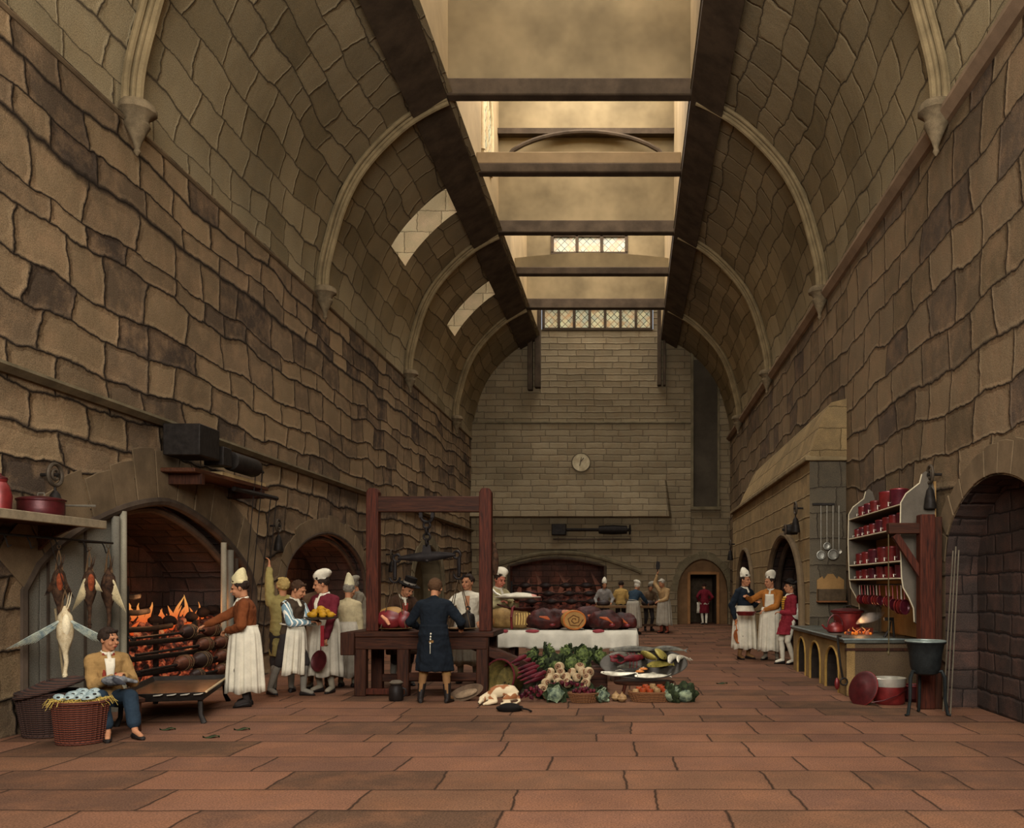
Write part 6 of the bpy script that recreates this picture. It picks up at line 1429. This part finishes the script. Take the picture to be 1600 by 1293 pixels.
for k in (1, -1): MB().tube([(-.1, k*.03, .03), (-.18, k*.09, .04), (-.24, k*.07, .05)], [.015, .014, .012], 8).ball((-.27, k*.04, .05), (.06, .03, .02)).cap((-.28, k*.01, .05), (-.32, k*.0, .05), .014, .006, 6).build('claw', lm, o)
for k in (1, -1):
    for i in range(3): MB().tube([(-.04 + .05*i, k*.04, .03), (-.05+.05*i, k*.11, .05), (-.06+.05*i, k*.16, .0)], .006, 6).build('walking_leg', lm, o)
for i, (x, y, lab) in enumerate(((.0, -.15, 'left hand'), (-.05, -.2, 'right hand'))):
    o = thing('oyster', '%s orange shellfish beside the lobster on the platter' % ('larger' if i == 0 else 'smaller'), 'shellfish', onp(x, y, .05)); MB().lathe([(.05, 0), (.055, .012), (.03, .03), (.01, .034)], m=Matrix.Diagonal((1.2, .8, 1))).build('shell', mat('orange_shell', '#b5713a', .5, var=.2), o); MB().ball((0, 0, .03), (.02, .015, .01), 8, 6).build('flesh', M['tin'], o)
# front row of greens and fruit
fy = 12.35
for i, (x, y, s, lab) in enumerate(((868, 1102, 1.0, 'blue green cauliflower at the front of the heap, pale heart showing'), (940, 1107, .85, 'blue green cabbage at the front, between the baskets'), (1049, 1090, 1.05, 'pale grey green cabbage at the right end of the heap'), (1070, 1098, 1.1, 'very dark cabbage outermost at the right of the heap'))):
    p = px(x, y, fy); p.z = .10*s; cabbage(lab, p, s*1.1, mat('blue_cabbage', '#46564d', .7, var=.4, vs=14, c2='#8d9a7c'), cabd, i, 'loose cabbages at the front of the heap', tilt=(70, 0))
for i, (x, y) in enumerate(((998, 1090), (1006, 1103), (1013, 1094))):
    p = px(x - 40*(1 if i < 2 else -2), y, 12.4); 
ons = mat('onion_skin', '#8a6a46', .5, var=.25, vs=10, c2='#a98a60')
for i, (x, y, lab) in enumerate(((962, 1090, 'brown onion nearest the low table leg'), (972, 1102, 'brown onion in front of its neighbour, by the round basket'), (938, 1094, 'small onion with a yellow spot, left of the others'), (1003, 1085, 'onion lying against the tomato basket'))):
    p = px(x, y, 12.35); o = thing('onion', lab, 'onion', (p.x, 12.35 + (.12 if i in (0, 3) else 0), .055), i, 'brown onions on the floor'); MB().lathe([(.01, -.052), (.04, -.045), (.068, -.01), (.06, .03), (.025, .055), (.01, .075), (.012, .085)]).build('bulb', ons, o); MB().ball((0, 0, -.05), (.012, .012, .008), 8, 6).build('root_plate', mat('pale_root', '#c4a05a', .8), o)
bt = px(1018, 1100, 12.35); basket('shallow_basket', 'shallow tan basket of red fruit at the right of the heap', (bt.x, 12.45, 0), .26, .32, .13, M['wickt'], rim=.014, sq=.6)
tm = mat('tomato', '#8f3419', .5, var=.2, vs=8, c2='#a04a24', grain=.05); k = 0
for row, (dy, xs, nm) in enumerate(((-.09, (-.22, -.12, -.02, .08, .19), 'front'), (.02, (-.17, -.06, .05, .15), 'middle'), (.11, (-.08, .02, .12), 'back'))):
    for i, x in enumerate(xs):
        o = thing('tomato', 'red orange tomato in the shallow basket, %s from the left in the %s row' % (ORD[i], nm), 'tomato', (bt.x + x, 12.45 + dy, .15 + .02*row + .01*(i % 2)), i, 'red fruit in the shallow basket'); MB().lathe([(.01, -.04), (.035, -.038), (.05, -.005), (.042, .028), (.015, .034), (.005, .028)], n=16).build('fruit', tm if (i+row) % 3 else ons, o); MB().torus((0, 0, .032), .012, .004, n=8, k=5).build('stalk', cabd, o)
b2 = px(912, 1104, 12.3); basket('shallow_basket', 'small round basket of dark red radishes in the front of the heap', (b2.x, 12.35, 0), .16, .22, .13, M['wickt'], rim=.012, sq=.8)
b3 = px(835, 1090, 12.5)
for grp, (cx_, cy_, cz_, n_, wd, hh) in (('in the round basket', (b2.x, 12.35, .14, 12, .17, .06)), ('in the heap left of the cauliflower', (b3.x, 12.45, .06, 18, .22, .16)), ('strewn above the round basket', (px(885, 1088, 12.6).x, 12.66, .20, 10, .25, .05))):
    for i in range(n_):
        a = 2.4*i; q = wd*math.sqrt((i+.5)/n_); o = thing('radish', 'dark red radish %s, %s counting outward from its middle' % (grp, ORD[i] if i < 16 else ('seventeenth', 'eighteenth')[i-16]), 'radish', (cx_ + q*math.cos(a), cy_ + q*.6*math.sin(a), cz_ + hh*(1-q/wd)), a, 'dark red radishes ' + grp)
        o.rotation_euler = (rnd.uniform(-1, 1), rnd.uniform(-1, 1), a); MB().tube([(0, 0, -.05), (0, 0, -.03), (0, 0, 0), (0, 0, .03)], [.003, .018, .034, .012], 10).build('root', cm if i % 3 else mat('purple_root', '#3f1620', .5, var=.2), o); MB().tube([(0, 0, .025), (.01, .01, .06)], [.008, .003], 6).build('leaf_stub', cabd, o)
# ================================================================ RIGHT SIDE: the stove
SX, SY0, SY1, SZ = 3.13, 13.0, 17.2, .84
A = []; YS = [(13.45, 14.35), (14.75, 15.6), (16.0, 16.75)]
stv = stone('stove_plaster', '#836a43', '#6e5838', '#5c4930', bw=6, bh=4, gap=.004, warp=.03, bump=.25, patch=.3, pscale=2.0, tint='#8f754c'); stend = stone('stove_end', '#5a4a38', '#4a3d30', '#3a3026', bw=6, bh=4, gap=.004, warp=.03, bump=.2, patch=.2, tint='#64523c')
r = thing('brick_stove', 'long tan masonry stove with three arched ash holes against the right wall', 'stove', (3.6, 15.1, 0)); L = r.location
out = [(SY0, 0)]; revs = []
for a, b in YS:
    ar = arch(a, b, .36, .66, n=8, p=2, q=2); out += [(a, 0)] + ar + [(b, 0)]; revs.append([(a, 0)] + ar + [(b, 0)])
out += [(SY1, 0), (SY1, SZ-.06), (SY0, SZ-.06)]
mb = MB(); loops = [[V((a, b, 0)) for a, b in out]]; mb.add([V((SX, a, b)) for a, b in out], [tuple(t) for t in tessellate_polygon(loops)])
mb.build('stove_front', stv, r, rel=L, smooth=False, uv=uv_yz)
for rv in revs:
    mb = MB(); n = len(rv); mb.add([V((SX, a, b)) for a, b in rv] + [V((SX+.6, a, b)) for a, b in rv], [(i, i+1, i+1+n, i+n) for i in range(n-1)]); mb.add([V((SX+.6, a, b)) for a, b in rv], [tuple(t) for t in tessellate_polygon([[V((a, b, 0)) for a, b in rv]])])
    ar = mb.build('ash_hole', mat('ash_dark', '#2c2520', .95, var=.2), r, rel=L, smooth=False); MB().tube([(SX, a, b) for a, b in rv], .022, 6, up=(1, 0, 0)).build('arch_edge', mat('arch_edge', '#97783f', .9), ar, rel=L)
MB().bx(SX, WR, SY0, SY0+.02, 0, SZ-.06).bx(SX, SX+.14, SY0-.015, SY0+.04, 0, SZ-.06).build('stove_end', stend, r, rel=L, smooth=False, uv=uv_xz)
MB().bx(SX+.0, SX+.13, SY0-.02, SY0+.12, 0, SZ-.07).build('corner_post', stv, r, rel=L, smooth=False, uv=uv_any, bevel=.015)
MB().bx(SX-.04, WR, SY0-.05, SY1, SZ-.07, SZ).build('worktop', mat('stove_top', '#4a4a43', .45, .2, var=.25, vs=3, c2='#5f625a'), r, rel=L, smooth=False, bevel=.012)
MB().tube([(SX-.045, SY1, SZ-.012), (SX-.045, SY0-.05, SZ-.012)], .014, 6).tube([(SX-.045, SY0-.055, SZ-.012), (WR, SY0-.055, SZ-.012)], .012, 6).build('metal_edge', mat('steel_edge', '#8d9a98', .35, .5), r, rel=L)
MB().bx(SX-.02, WR, SY0-.03, SY0-.0, .66, .70).build('end_rail', M['wood'], r, rel=L)
for i in range(4): rod(MB(), (SX+.1+.0*i, SY0-.04, .1), (SX+.1, SY0-.04, .1), .01)
# opening with live coals on the stove top
o = thing('charcoal_fire', 'small charcoal fire burning in the top of the masonry stove', 'fire', px(1342, 984, 14.0)); o.location.z = SZ
L = o.location; MB().bx(L.x-.02, L.x+.25, L.y+.1, L.y+.16, SZ-.0, SZ+.10).build('fire_brick', mat('fire_brick', '#4c1f14', .8), o, rel=L)
q = random.Random(3)
for i in range(14): MB().ball((L.x + q.uniform(-.2, .2), L.y + q.uniform(-.14, .08), SZ+.02), q.uniform(.02, .04), 8, 5).build('ember', COAL if i % 2 else mat('ember_glow', '#d8762c', .8), o, rel=L)
mb = MB(); [flame(mb, L.x - .14 + .07*i, L.y, SZ+.02, .07 + .03*(i % 2), .014, .1, i+90) for i in range(5)]
mb.build('flame', FLAME, o, rel=L)['kind'] = 'stuff'
point('charcoal_light', (L.x, L.y-.05, SZ+.22), 2.5, (1, .5, .2), .06)
# plume of pale smoke
t = NT('pale_smoke'); t.n.remove(t.b); vol = t.N('ShaderNodeVolumePrincipled'); co = t.N('ShaderNodeTexCoord').outputs['Object']; n = t.N('ShaderNodeTexNoise', Scale=7.0, Detail=3.0); t.L(co, n.inputs['Vector'])
t.L(t.math('MULTIPLY', t.ramp(n.outputs['Fac'], [(.35, (0, 0, 0)), (.6, (1, 1, 1))]), 9.0), vol.inputs['Density']); vol.inputs['Color'].default_value = (.85, .85, .82, 1); t.L(vol.outputs[0], t.n['Material Output'].inputs['Volume'])
a = px(1338, 974, 13.9); b = px(1382, 955, 14.1)
d = b - a; plain(MB().tube([a + d*k/6 + V((0, 0, .02*math.sin(k))) for k in range(7)], [.015, .05, .075, .08, .07, .05, .02], 12), 'smoke_plume', t.m, 'pale puff of smoke drifting from the charcoal fire on the stove', 'smoke')['kind'] = 'stuff'
# big stew pot and kettle
p = px(1322, 976, 14.9)
o = thing('stew_pot', 'large red copper stew pot with a flared rim on the stove', 'pot', (p.x+.02, 14.9, SZ+.002))
MB().lathe([(.17, 0), (.2, .03), (.225, .2), (.24, .30), (.28, .325), (.285, .34), (.25, .335), (.21, .28), (.18, .04), (.01, .03)]).build('pot_body', M['copper'], o)
MB().lathe([(.272, .34), (.275, .352), (.2, .375), (.05, .39), (.01, .392)]).build('lid', M['copperd'], o)
MB().tube([(-.06, 0, .385), (-.05, 0, .43), (.05, 0, .43), (.06, 0, .385)], .01, 6).build('lid_handle', M['blackiron'], o)
p = px(1297, 976, 15.1)
o = thing('copper_kettle', 'small red copper kettle with a big looped handle on the stove', 'kettle', (p.x-.04, 14.55, SZ+.002))
MB().lathe([(.10, 0), (.13, .02), (.135, .08), (.11, .13), (.06, .155), (.055, .165), (.01, .17)]).build('kettle_body', M['copper'], o)
MB().tube([(-.11, -.02, .05), (-.18, -.03, .08), (-.22, -.04, .13)], [.025, .018, .014], 8).build('spout', M['copper'], o)
MB().tube([(.12*math.cos(R(a_)), 0, .12 + .17*math.sin(R(a_))) for a_ in range(0, 181, 18)], .012, 8).build('handle', M['copperd'], o); MB().ball((0, 0, .18), .015, 8, 6).build('lid_knob', M['copperd'], o)
# iron hook and tongs on the stove corner
plain(MB().tube([(SX-.02, SY0+.25, SZ+.02), (SX-.10, SY0+.1, SZ+.03), (SX-.12, SY0, SZ-.05), (SX-.10, SY0-.08, .45), (SX-.06, SY0-.06, .25)], .016, 8).torus((SX-.05, SY0-.07, .22), .05, .012, m=rx(90)), 'stove_hook', M['blackiron'], 'black iron crook hooked over the near corner of the stove', 'hook')
o = thing('red_ladle', 'small red copper scoop hanging at the near corner of the stove', 'scoop', (SX-.08, SY0+.22, .06)); rod(MB(), (0, 0, .30), (0, 0, .16), .008, 6).build('handle', M['blackiron'], o); MB().ball((0, 0, .1), (.04, .03, .09), 12, 8).build('scoop', M['copper'], o)
plain(MB().tube([(3.75, 13.25, SZ), (3.82, 13.25, SZ+.1), (3.84, 13.25, SZ+.24)], .022, 8).box((3.82, 13.25, SZ+.27), (.14, .05, .05)).tube([(3.9, 13.25, SZ), (3.88, 13.25, SZ+.26)], .018, 8), 'iron_tap', M['blackiron'], 'black iron stand on the stove under the hanging pans', 'stand')

# ---- dresser rack
DX0, DX1, DY0, DY1 = 3.62, 4.06, 11.95, 14.8
r = thing('pan_rack', 'tall open rack with scrolled grey ends holding red copper pans on the right wall', 'rack', (3.85, 13.4, 1.2)); L = r.location
gw = mat('grey_board', '#575046', .8, var=.2, vs=3); ed = mat('rack_edge', '#b8ad92', .7, var=.08)
def endpanel(y, zt):
    o_ = [(DX1, 1.06), (DX1, zt-.25), (DX1-.06, zt-.05), (DX1-.12, zt), (DX1-.17, zt-.04), (DX1-.2, zt-.16), (DX0+.06, zt-.30), (DX0-.01, zt-.42), (DX0-.02, 2.3), (DX0, 1.72), (DX0+.02, 1.58), (DX0+.10, 1.44), (DX0+.16, 1.30), (DX0+.17, 1.12), (DX1-.14, 1.0)]
    q = MB().prism(o_, .04, 'y', y).build('end_panel', gw, r, rel=L, smooth=False)
    MB().tube([(x-.004, y-.0, z) for x, z in o_[4:14]], .009, 6).build('edge_line', ed, q, rel=L)
endpanel(DY0, 3.13); endpanel(DY1, 3.20)
MB().bx(DX1, DX1+.03, DY0+.04, DY1, 1.3, 3.0).build('back_board', M['tan'], r, rel=L, smooth=False)
MB().bx(WR-.03, WR-.005, DY0+.05, DY1-.1, .86, 1.7).build('splash_board', M['tan'], r, rel=L, smooth=False)
SH_ = [2.70, 2.38, 1.94, 1.71]
for z in SH_:
    s_ = MB().bx(DX0, DX1, DY0+.04, DY1, z-.025, z).build('shelf', gw, r, rel=L, smooth=False); MB().tube([(DX0-.004, DY0+.04, z-.01), (DX0-.004, DY1, z-.01)], .011, 6).build('shelf_edge', ed, s_, rel=L)
rod(MB(), (DX0+.1, DY0+.06, 1.62), (DX0+.1, DY1-.1, 1.62), .012).build('hanging_rail', M['blackiron'], r, rel=L)
rows = [('top', SH_[0], [(14.35, .075, .15), (14.0, .085, .16), (13.65, .085, .17), (13.15, .135, .26), (12.6, .13, .24)]),
        ('second', SH_[1], [(14.6, .06, .12), (14.32, .062, .13), (14.02, .068, .14), (13.7, .07, .15), (13.35, .085, .18), (12.98, .09, .19), (12.65, .075, .2), (12.28, .085, .2)]),
        ('third', SH_[2], [(14.5, .08, .16), (14.15, .085, .17), (13.75, .095, .2), (13.25, .10, .21), (12.8, .09, .2), (12.3, .10, .2)]),
        ('bottom', SH_[3], [(14.5, .075, .12), (14.15, .08, .13), (13.75, .08, .14), (13.3, .09, .16), (12.85, .08, .15), (12.35, .09, .16)])]
cop = [M['copper'], mat('copper_plum', '#571c28', .35, .35, var=.35, vs=7, spec=.6), mat('copper_bright', '#7a2424', .4, .35, var=.3, vs=7, spec=.6)]
for nm, z, ps in rows:
    for i, (y, rr, h) in enumerate(ps):
        o = thing('copper_pot', 'red copper pot on the %s shelf of the rack, %s from the far end' % (nm, ORD[i]), 'pot', (DX0 + rr + .03, y, z+.002), 0, 'red copper pots on the rack')
        MB().lathe([(rr*.97, 0), (rr, .01), (rr, h-.01), (rr*1.05, h), (rr*1.05, h+.006), (rr*.9, h+.004), (rr*.9, .02), (.01, .015)], n=20).build('pot_body', cop[(i*2+len(ps)) % 3], o)
        MB().lathe([(rr*1.03, h+.006), (rr*1.02, h+.016), (rr*.5, h+.03), (.01, h+.034)], n=20).build('lid', cop[(i+1) % 3], o)
        MB().tube([(-rr*.9, -.01, h*.25), (-rr-.03, -.02, h*.3), (-rr-.03, -.03, h*.06)], .008, 6).build('handle', M['tin'], o)
ys = [14.55, 14.42, 14.22, 14.06, 13.9, 13.72, 13.55, 13.38, 13.05, 12.9, 12.72, 12.5, 12.32, 12.18]
for i, y in enumerate(ys):
    s_ = .075 if i < 8 else (.085 if i < 11 else .105); zc = 1.62 - .14 - s_ - (.02 if i < 10 else .06)
    o = thing('hanging_pan', 'small red pan hung by its handle below the shelves, %s from the far end' % ORD[i], 'pan', (DX0+.1, y, 1.62), 0, 'red pans hung under the rack')
    MB().lathe([(s_*.8, -.012), (s_, .012), (s_*1.02, .02), (s_*.9, .02), (s_*.75, 0), (.01, 0)], (0, 0, zc-1.62), 20, m=rx(88) @ rzm(0)).build('pan_body', cop[i % 3], o); MB().tube([(0, -.01, zc + s_*.9 - 1.62), (0, -.0, -.03), (0, .0, .01)], [.011, .008, .008], 6).build('handle', cop[(i+1) % 3] if i % 3 else M['tin'], o)
    o.rotation_euler = (0, 0, R(28 + (i % 3)*8))

# ---- timber crane with chain
r = thing('timber_crane', 'dark oak post with a bracketed arm in front of the pan rack', 'crane', (3.86, 11.72, 0)); L = r.location
MB().bx(3.76, 3.96, 11.62, 11.80, 0, 2.53).build('post', M['woodr'], r, rel=L, bevel=.015); MB().bx(3.36, 3.78, 11.65, 11.77, 2.28, 2.42).build('arm', M['woodx'], r, rel=L, bevel=.01)
MB().loft([[V((x, y, z)) for x, y, z in ((a_, 11.67, b_), (a_, 11.75, b_), (a_+.07, 11.75, b_+.06), (a_+.07, 11.67, b_+.06))] for a_, b_ in ((3.42, 2.24), (3.76, 1.72))]).build('brace', M['woodr'], r, rel=L, smooth=False)
MB().bx(3.96, 4.06, 11.66, 11.78, 0, 2.5).build('back_post', M['wood'], r, rel=L, bevel=.01)
for i, y in enumerate((11.70, 11.76)): plain(rod(MB(), (3.37 + .015*i, y, 2.28), (3.375+.015*i, y, .72), .007, 6).ball((3.37+.015*i, y, .72), (.015, .015, .03), 8, 6), 'crane_rod', mat('rod_brass', '#5c5138', .5, .4), 'thin rod hanging from the arm of the timber crane, %s of the pair' % ('nearer', 'farther')[i], 'rod', 'rods on the crane')
for i in range(3): plain(rod(MB(), (4.0, 11.46 - .13*i, .0), (4.12, 11.44 - .10*i, 2.05 + .05*(i % 2)), .009, 6), 'leaning_spit', mat('spit_grey', '#6f6758', .5, .4), 'long thin spit leaning on the wall beside the crane, %s from the crane' % ORD[i], 'spit', 'spits leaning by the crane')
# ---- cauldron
q = px(1444, 1050, 11.15); o = thing('cauldron', 'black iron cauldron with a bright rim standing on three bent legs', 'cauldron', (q.x, 11.1, 0))
MB().lathe([(.10, .50), (.15, .52), (.185, .60), (.20, .76), (.225, .88), (.25, .90), (.25, .915), (.205, .89), (.18, .78), (.16, .6), (.01, .54)], n=28).build('bowl', mat('cauldron_iron', '#232626', .5, .3, var=.25), o)
MB().torus((0, 0, .915), .235, .016, n=28).build('rim', mat('bright_rim', '#8e9a94', .3, .5), o)
for a_ in (200, 340, 90):
    d = V((math.cos(R(a_)), math.sin(R(a_)), 0)); MB().tube([d*.12 + V((0, 0, .54)), d*.19 + V((0, 0, .55)), d*.225 + V((0, 0, .47)), d*.23 + V((0, 0, .2)), d*.26 + V((0, 0, .02)), d*.30 + V((0, 0, .015))], [.022, .024, .024, .02, .022, .016], 8).build('leg', mat('cauldron_iron', '#232626'), o)
# lid and pan on the floor
q = px(1348, 1100, 12.1); o = thing('copper_cover', 'big round red copper lid leaning on the pan on the floor', 'lid', (q.x+.02, 12.15, .21)); mt = face((-.80, -.55, .35)) @ Matrix.Diagonal((1, 1, 1))
MB().lathe([(.235, 0), (.24, .012), (.2, .03), (.12, .035), (.1, .05), (.02, .055), (.01, .055)], m=mt, n=28).build('disc', M['copperd'], o); MB().torus(mt @ V((0, 0, .02)), .17, .006, m=mt, n=24).torus((0, 0, 0), .237, .01, m=mt, n=28).build('rim', mat('copper_bright', '#7a2424'), o)
q = px(1396, 1100, 12.0); o = thing('stock_pan', 'wide red copper pan with a broad tinned rim standing on the floor', 'pan', (q.x, 12.2, 0))
MB().lathe([(.19, 0), (.21, .03), (.215, .24), (.2, .24), (.19, .05), (.01, .04)], n=28).build('pan_body', M['copper'], o); MB().lathe([(.218, .24), (.222, .25), (.228, .35), (.22, .355), (.2, .35), (.2, .25)], n=28).build('tinned_band', M['tin'], o)
MB().tube([(.2, -.1, .2), (.02, -.3, .14), (-.18, -.34, .08), (-.32, -.30, .05)], .008, 6).build('bail_handle', M['copperd'], o)
o = thing('copper_bowl', 'dark red copper bowl half hidden behind the cauldron leg', 'bowl', (px(1418, 1092, 12.2).x+.14, 12.45, 0)); MB().lathe([(.12, 0), (.17, .05), (.18, .22), (.165, .22), (.15, .06), (.01, .04)]).build('bowl', M['copperd'], o); MB().torus((0, 0, .22), .175, .01).build('rim', M['copper'], o)

# ---- ladles and box on the end of the chimney block
r = thing('ladle_rail', 'dark iron rail for the ladles on the end of the chimney block', 'rail', (3.72, CY0-.03, 3.17)); MB().bx(-.22, .2, -.03, .03, -.02, .02).build('bar', M['blackiron'], r)
for i, (x, rr, zc, y) in enumerate(((1282, .085, 867, 0), (1291, .07, 853, .03), (1300, .10, 866, -.01), (1309, .0, 0, .0))):
    X = px(x, 800, CY0).x; zt = px(x, 790, CY0).z
    if i == 3: continue
    z = px(x, zc, CY0).z; lab = ['round skimmer with a long handle, farthest left on the ladle rail', 'smallest ladle, hanging behind the other two', 'broadest pewter ladle on the rail, right of the others'][i]
    o = thing('ladle', lab, 'ladle', (X, CY0-.05 - y*.0 - .02*i, zt), 0, 'ladles on the chimney block'); MB().lathe([(rr*.8, -.02), (rr, .01), (rr*1.03, .014), (rr*.9, .015), (rr*.7, -.005), (.01, -.01)], (0, 0, z-zt), 22, m=rx(90)).build('bowl', mat('pewter', '#8c8a80', .35, .6), o); rod(MB(), (0, 0, z-zt+rr*.95), (0, 0, 0), .011, 8).build('handle', M['steel'], o)
o = thing('ladle', 'fourth long steel handle on the ladle rail, its bowl behind the broad ladle', 'ladle', (px(1310, 800, CY0).x, CY0-.05, px(1310, 790, CY0).z), 0, 'ladles on the chimney block'); rod(MB(), (0, 0, -.85), (0, 0, 0), .011, 8).build('handle', M['steel'], o); MB().lathe([(.04, -.01), (.05, .01), (.01, 0)], (0, 0, -.88), 14, m=rx(90)).build('bowl', M['steel'], o)
x0, x1 = px(1276, 900, CY0).x, px(1318, 900, CY0).x; z0, z1 = px(1300, 938, CY0).z, px(1300, 900, CY0).z
o = thing('spice_box', 'tan wooden wall box with a shaped back, under the ladles', 'box', ((x0+x1)/2, CY0-.12, z0)); w = (x1-x0)/2; h = z1-z0
MB().prism([(-w, 0), (w, 0), (w, h*.85), (w*.6, h), (w*.5, h*.88), (w*.2, h*1.1), (-w*.2, h*1.1), (-w*.5, h*.88), (-w*.6, h), (-w, h*.85)], .03, 'y', .08).build('back_board', M['tan'], o, smooth=False)
MB().bx(-w, w, -.1, .08, 0, h*.48).build('drawer_box', mat('brown_board', '#4f4130', .8, var=.2), o, bevel=.008); MB().bx(-w*1.05, w*1.05, -.12, .1, -.03, 0).build('base_board', mat('rail_orange', '#7a4f30', .8), o, bevel=.006)

# ================================================================ BACK WALL
o = thing('wall_clock', 'round pale clock face fixed high on the end wall', 'clock', px(908, 722, YB-.16)); cm_ = mat('clock_face', '#a39272', .7, var=.12, vs=3, c2='#c4b796')
MB().lathe([(.38, .02), (.40, .0), (.395, -.05), (.36, -.07), (.01, -.07)], m=rx(-90) @ Matrix.Scale(-1, 3) if False else rx(90), n=32).build('dial', cm_, o); MB().torus((0, -.02, 0), .385, .022, m=rx(90), n=32).build('bezel', mat('clock_rim', '#5d523f', .7), o)
MB().box((-.02, -.09, .02), (.03, .02, .36), rot=(0, R(12), 0)).build('minute_hand', mat('clock_hand', '#4a3f30', .6), o); MB().box((.05, -.085, .1), (.03, .02, .2), rot=(0, R(40), 0)).build('hour_hand', mat('clock_hand', '#4a3f30'), o)
def jackb(label, x0, x1, ya, big):
    a_, b_ = px(x0, ya, YB-.3), px(x1, ya, YB-.3); o = thing('end_jack', label, 'jack', (a_ + b_)/2)
    hw = (b_.x - a_.x)/2; rod(MB(), (-hw, 0, 0), (hw, 0, 0), .06).build('axle', M['blackiron'], o)
    if big: MB().box((-hw+.25, 0, 0), (.6, .3, .46)).build('gear_box', M['blackiron'], o, bevel=.03)
    MB().lathe([(.02, -.6), (.16, -.58), (.19, 0), (.16, .58), (.02, .6)], (hw-.75, 0, 0), m=ry(90)).build('drum', M['blackiron'], o); MB().torus((hw-.05, 0, 0), .17, .035, m=ry(90)).build('pulley_wheel', M['blackiron'], o)
    MB().bx(-hw, hw, .05, .12, -.42, -.36).build('rail', M['archd'], o); MB().bx(-hw+.1, -hw+.2, .0, .3, -.05, .05).bx(hw-.2, hw-.1, 0, .3, -.05, .05).build('bracket', M['blackiron'], o)
jackb('dark spit jack with a square box and drum on the end wall', 864, 986, 827, True)
# end hearth
mb = MB(); q = random.Random(8)
for i in range(260): mb.ball((q.uniform(-4.9, -1.2), 38.1 + q.uniform(-.1, .1), q.uniform(.3, 1.35)), (q.uniform(.08, .2), .1, q.uniform(.06, .12)), 8, 5)
plain(mb, 'burning_coals', emit('dull_coal', [(.35, '#140b09'), (.5, '#40201a'), (.62, '#7a3c2c'), (.75, '#8a5238')], .35, 2.5), 'dull red bed of coals in the wide end hearth', 'coals')['kind'] = 'stuff'
mb = MB()
for i in range(9): flame(mb, 0, 0, 0, .35 + .15*(i % 3), .08, .3, i+200)
for i in range(9):
    m2 = MB(); flame(m2, 0, 0, 0, .5 + .25*(i % 3), .10, q.uniform(-.5, .8), i+300); off = V((-4.7 + i*.42, 38.05, 1.2)); mb.add([V((p.y, p.x, p.z)) + off for p in m2.v], m2.f)
plain(mb, 'flame', emit('dull_flame', [(0, '#5c2a1e'), (.6, '#7c4430'), (1, '#4c3428')], .3, axis=2), 'low smoky flames in the wide end hearth', 'fire')['kind'] = 'stuff'
for x in (-4.2, -3, -1.9): point('end_fire_light', (x, 37.75, 1.6), 9, (1, .42, .26), .3)
for i, z in enumerate((1.62, 1.28, .95)):
    root = thing('roasting_spit', '%s spit in the wide end hearth' % ('uppermost', 'middle', 'lowest')[i], 'spit', (-3.05, 37.5, z), group='spits of the end hearth'); rod(MB(), (-1.9, 0, 0), (1.9, 0, 0), .03).build('rod', M['blackiron'], root)
    for j, x in enumerate((-1.35, -.5, .35, 1.2)):
        o = thing('roasting_joint', '%s joint from the left on the %s end-hearth spit' % (ORD[j], ('uppermost', 'middle', 'lowest')[i]), 'meat', (-3.05 + x + .12*i, 37.5, z), 0, 'joints on the spits of the end hearth'); MB().tube([(-.26 + .052*k, 0, 0) for k in range(11)], [.03 + .10*math.sin(PI*(k+.5)/11) for k in range(11)], 12).build('flesh', roastd, o)
r = thing('spit_rack', 'iron uprights carrying the spits of the end hearth', 'rack', (-3.05, 37.3, 0))
for x in (-4.95, -1.15): MB().bx(x-.04, x+.04, 37.3, 37.38, 0, 1.8).build('upright', M['blackiron'], r, rel=r.location)
# far butchers' table
fx0, fx1 = px(930, 950, 31.3).x, px(1046, 950, 30.9).x
r = thing('butcher_table', 'long plain table where the far group of cooks works', 'table', ((fx0+fx1)/2, 31.1, 0)); w = (fx1-fx0)/2
MB().bx(-w, w, -.4, .4, .84, .92).build('tabletop', mat('far_board', '#6e5338', .8, var=.2), r, bevel=.01)
for x in (-w+.15, w-.15):
    for y in (-.3, .3): MB().box((x, y, .42), (.1, .1, .84)).build('leg', mat('far_leg', '#4a3526', .8), r)
MB().bx(-w+.15, w-.15, -.03, .03, .2, .28).build('stretcher', mat('far_leg', '#4a3526'), r)
for i, (x, lab) in enumerate(((-1.0, 'dark lump of meat at the left end of the far table'), (.55, 'dark joint in the middle of the far table'), (1.0, 'brown joint under the raised chopper'))):
    plain(MB().ball((r.location.x + x, 31.0, 1.0), (.24, .15, .12), 14, 8).jitter(.02, 4, i), 'meat_joint', roastd if i < 2 else roastm, lab, 'meat')
plain(MB().bx(3.0, 3.3, 37.2, 37.25, .5, .5), 'x', M['white'], 'x', 'x') if False else None
o = thing('white_napkin', 'small white cloth hanging from the servant\'s hand in the doorway', 'napkin', SERV.w(1) + V((0, 0, -.02))); rings = [[V((.09*u + .01*math.sin(k), .015*math.sin(3*u+k), -.11*k)) for u in (-1, -.5, 0, .5, 1)] for k in range(5)]; MB().loft(rings, closed=False).build('cloth', M['white'], o, mods=[('solid', .01)])
# scraps on the floor
for i, (x, y, lab) in enumerate(((1128, 1068, 'dark leaf scrap on the open floor right of the fish'), (378, 1140, 'dark leaf scrap in front of the rust jacketed cook'), (330, 1152, 'withered leaf on the front flagstones at the left'), (262, 1140, 'small scrap of leaf near the seated youth\'s foot'))):
    Y = F*EYE/(y-VY); p = px(x, y, Y); rows_ = [[V((p.x + .09*u, p.y + .05*v_*(1-u*u), .012 + .012*math.sin(3*u+v_))) for v_ in (-1, 0, 1)] for u in (-1, -.6, -.2, .2, .6, 1)]; plain(MB().loft(rows_, closed=False), 'leaf_scrap', cabd, lab, 'leaf', mods=[('solid', .004)])
